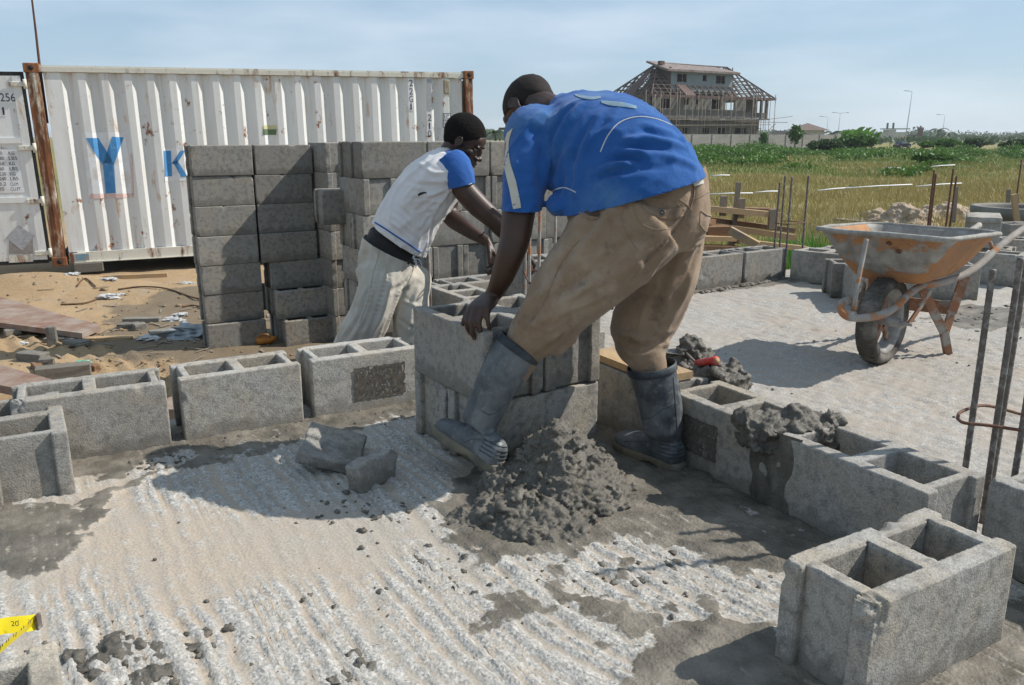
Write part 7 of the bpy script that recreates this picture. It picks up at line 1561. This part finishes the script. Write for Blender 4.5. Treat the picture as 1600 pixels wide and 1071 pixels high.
for ii, sl in enumerate(([(702, 252, 3.90, 26, .085), (710, 264, 3.88, 28, .08), (717, 278, 3.86, 25, .073), (723, 300, 3.85, 22, .068)], [(714, 262, 4.08, 24, .07), (706, 285, 4.11, 21, .066), (702, 308, 4.13, 20, .06)])):
    m = MB(); trace(m, sl, 26); 
    if ii == 0: m.ell(aty(703, 258, 3.895), (.075, .07, .068))
    me = fuse(m, M['shirt_sleeve'], .0065, 4); cut(me, aty(720, 291, 3.855) if ii == 0 else aty(703, 298, 4.12), imgdir(.22, .97), aty(722, 300, 3.85) if ii == 0 else aty(702, 308, 4.13), .085); wrinkle(me, folds(imgdir(.8, .5), 4, 20, .004, 23+ii)); slo = link('sleeve', shell(me, .003), shirt2)
    if ii == 0: svv = bvh(me); sm([(700, 297), (712, 295), (724, 292), (737, 287)], 'cuff_trim', .0022, 'trim', svv, slo)
sm([(586, 348), (604, 359), (622, 371), (640, 383), (658, 395)], 'blue_hem', .0040, 'shirt_sleeve', wbv, shirt2, 34, .001); 
hp3 = [(653, 304), (658, 301), (664, 300), (667, 302)]; cloth_patch(wbv, hp3, [(654, 307), (659, 304.5), (664, 303), (667, 303)], M['black_cloth'], 'torn_hole', shirt2, lift=.003)
m = MB(); trace(m, [(619, 374, 4.0, 43, .135, (.45, -.9)), (614, 388, 4.0, 44, .138, (.45, -.9)), (609, 402, 4.0, 44, .138, (.4, -.9))], 32); wbm = fuse(m, M['black_cloth'], .008, 4); link('waistband', wbm, P2)
l2n = [(606, 398, 3.98, 44, .13, (.35, -.93)), (600, 425, 3.95, 38, .12), (592, 455, 3.90, 34, .105), (580, 488, 3.86, 33, .10), (565, 522, 3.86, 34, .095), (550, 560, 3.88, 34, .09), (540, 590, 3.9, 32, .085)]
l2f = [(618, 402, 4.05, 42, .13, (.35, -.93)), (636, 432, 4.05, 32, .115), (641, 465, 4.0, 29, .105), (641, 500, 3.97, 28, .10), (643, 535, 3.95, 28, .09), (646, 575, 3.95, 27, .085)]
m = MB(); trace(m, l2n); trace(m, l2f); trace(m, [(611, 385, 4.0, 46, .145, (.42, -.9)), (608, 400, 4.0, 48, .15, (.42, -.9)), (608, 425, 4.0, 48, .15, (.2, -1)), (612, 445, 4.0, 40, .13, (0, -1))])
t2 = fuse(m, M['khaki'], .0075, 6); cut(t2, aty(611, 390, 4.0), imgdir(.46, -.88), aty(614, 385, 4.0), .3)
for q in (l2n[-1], l2f[-1]): cut(t2, aty(q[0], q[1]-8, q[2]), (0, 0, -1), aty(*q[:3]), .16)
ax2 = aty(565, 522, 3.86)-aty(600, 425, 3.95); ka = folds(ax2, 3, 13, .007, 31); kb = folds((1, 0, .3), 5, 18, .006, 32); kc = aty(625, 415, 3.88)
wrinkle(t2, lambda p, n: ka(p, n)+kb(p, n)*math.exp(-((p-kc).length/.10)**2)); 
creases(t2, [(((640, 420), (625, 450), (612, 490), (600, 520)), .010, .012), (((590, 400), (585, 440), (570, 490), (550, 530)), .008, .012), (((615, 410), (600, 450), (585, 500), (572, 530)), -.009, .012), (((650, 420), (635, 440), (612, 455)), -.008, .010), (((655, 450), (645, 480), (640, 520)), .007, .011), (((575, 450), (565, 490), (540, 530)), -.007, .011), (((630, 470), (650, 478), (664, 476)), .005, .008), (((625, 500), (645, 512), (662, 505)), -.006, .009), (((590, 390), (610, 396), (635, 405)), -.004, .007)]); kbv = bvh(t2); tr2 = link('trousers', shell(t2, .003), P2)
for pts in (((574, 375), (595, 382), (620, 395), (638, 408)), ((594, 383), (592, 395), (590, 405)), ((632, 408), (645, 412), (643, 430), (635, 448), (622, 462)), ((590, 405), (583, 430), (575, 470), (562, 505))): sm(pts, 'seam', .0018, 'khaki_seam', kbv, tr2)
m = MB(); w0_ = aty(648, 403, 3.84)
for q in range(7): e_ = w0_+Vector((random.uniform(-.01, .09), -.03, random.uniform(-.05, .04))); m.tube(spline([w0_+Vector((-.01, -.01, 0)), w0_.lerp(e_, .6)+Vector((0, -.01, .02)), e_], 8), .0018, 5)
m.build('drawstring', M['trim'], tr2)
m = MB(); trace(m, sh2[1:], 26, k=.80); trace(m, [(*p[:3], p[3]*.8, p[4]*.8) for p in l2n]); trace(m, [(*p[:3], p[3]*.8, p[4]*.8) for p in l2f])
trace(m, [(604, 398, 4.0, 38, .11, (.3, -.9)), (610, 425, 4.0, 38, .11, (.1, -.9))])
trace(m, [(706, 256, 3.90, 20, .06), (715, 278, 3.87, 19, .06), (728, 300, 3.85, 18.5, .055), (748, 322, 3.84, 18, .05), (768, 340, 3.83, 16, .043), (790, 362, 3.84, 14.5, .04), (808, 380, 3.86, 10.5, .028), (818, 390, 3.87, 9, .024)], 22)
trace(m, [(716, 262, 4.08, 20, .06), (706, 290, 4.12, 18, .055), (700, 318, 4.14, 16, .05), (706, 340, 4.12, 14.5, .045), (730, 358, 4.06, 12.5, .04), (750, 371, 4.02, 9.5, .028), (761, 378, 4.0, 8.5, .024)], 22)
H2 = head_matrix(aty(727, 220, 3.97), (.84, -.22, -.50), (.46, -.06, .88), 1.0); add_head(m, H2); m.tube([H2 @ Vector((0, -.03, -.03)), H2 @ Vector((0, -.04, -.10)), aty(708, 262, 3.97)], [.054, .056, .08], 18)
nl2 = []; wA = aty(818, 390, 3.87); add_hand(m, wA, (.35, .05, -.5), (-.2, .9, .2), ((25, 35, 20), (30, 35, 20), (32, 38, 22), (35, 38, 20)), .05, nails=nl2)
wB = aty(761, 378, 4.0); add_hand(m, wB, (.30, -.1, -.55), (.1, -.9, .25), ((28, 38, 20), (30, 38, 22), (32, 38, 22), (36, 38, 20)), .05, nails=nl2)
for q, tgt in (((540, 590, 3.9), Vector((-.86, 3.92, -.50))), ((646, 575, 3.95), Vector((-.46, 4.05, -.50)))): a = aty(*q); m.tube([a+Vector((0, 0, .05)), a, a.lerp(tgt, .5), tgt+Vector((0, 0, .05)), tgt], [.065, .062, .058, .042, .045], 14); m.ell(tgt+Vector((.06, -.02, .0)), (.12, .045, .035))
body2 = fuse(m, M['skin'], .0042, 4, .45); b2 = link('body', body2, P2)
add_face(H2, b2); add_hair(H2, b2, M['hair'], .0085, ((0, .078, .034), (0, .62, -.78)), .0014, .004)
for q in nl2: m = MB(); m.ell((0, 0, 0), (.005, .006, .0014), q, 2); m.build('fingernail', M['nail'], b2)
m = MB(); c_ = aty(755, 375, 4.0); m.tube([aty(752, 366, 3.99)+Vector((.022*math.cos(t), .030*math.sin(t), .012*math.cos(t))) for t in np.linspace(0, 6.283, 16)], .003, 6, False); m.build('wristband', M['black_cloth'], P2)
# block being set between his hands
pB_ = aty(857, 440, 3.98); blk(Vector((pB_.x, 3.98, .226)), R(15), BM['p'][0], 'pale block the man in white is setting down, mostly hidden behind the bending man', 'loose hollow blocks')
# ---------------------------------------------------------------- haze
hm_ = bpy.data.materials.new('haze_air'); hm_.use_nodes = True; ht = hm_.node_tree; ht.nodes.clear(); ho = ht.nodes.new('ShaderNodeOutputMaterial'); hv = ht.nodes.new('ShaderNodeVolumePrincipled')
hv.inputs['Color'].default_value = (.86, .93, 1.0, 1); hv.inputs['Density'].default_value = .0003; hv.inputs['Anisotropy'].default_value = .3; ht.links.new(hv.outputs[0], ho.inputs['Volume'])
mb = MB(); mb.box((0, 2520, 6.7), (8300, 5200, 16.6)); mb.build('haze', hm_, kind='stuff', label='thin pale daylight haze over the plain', cat='haze')
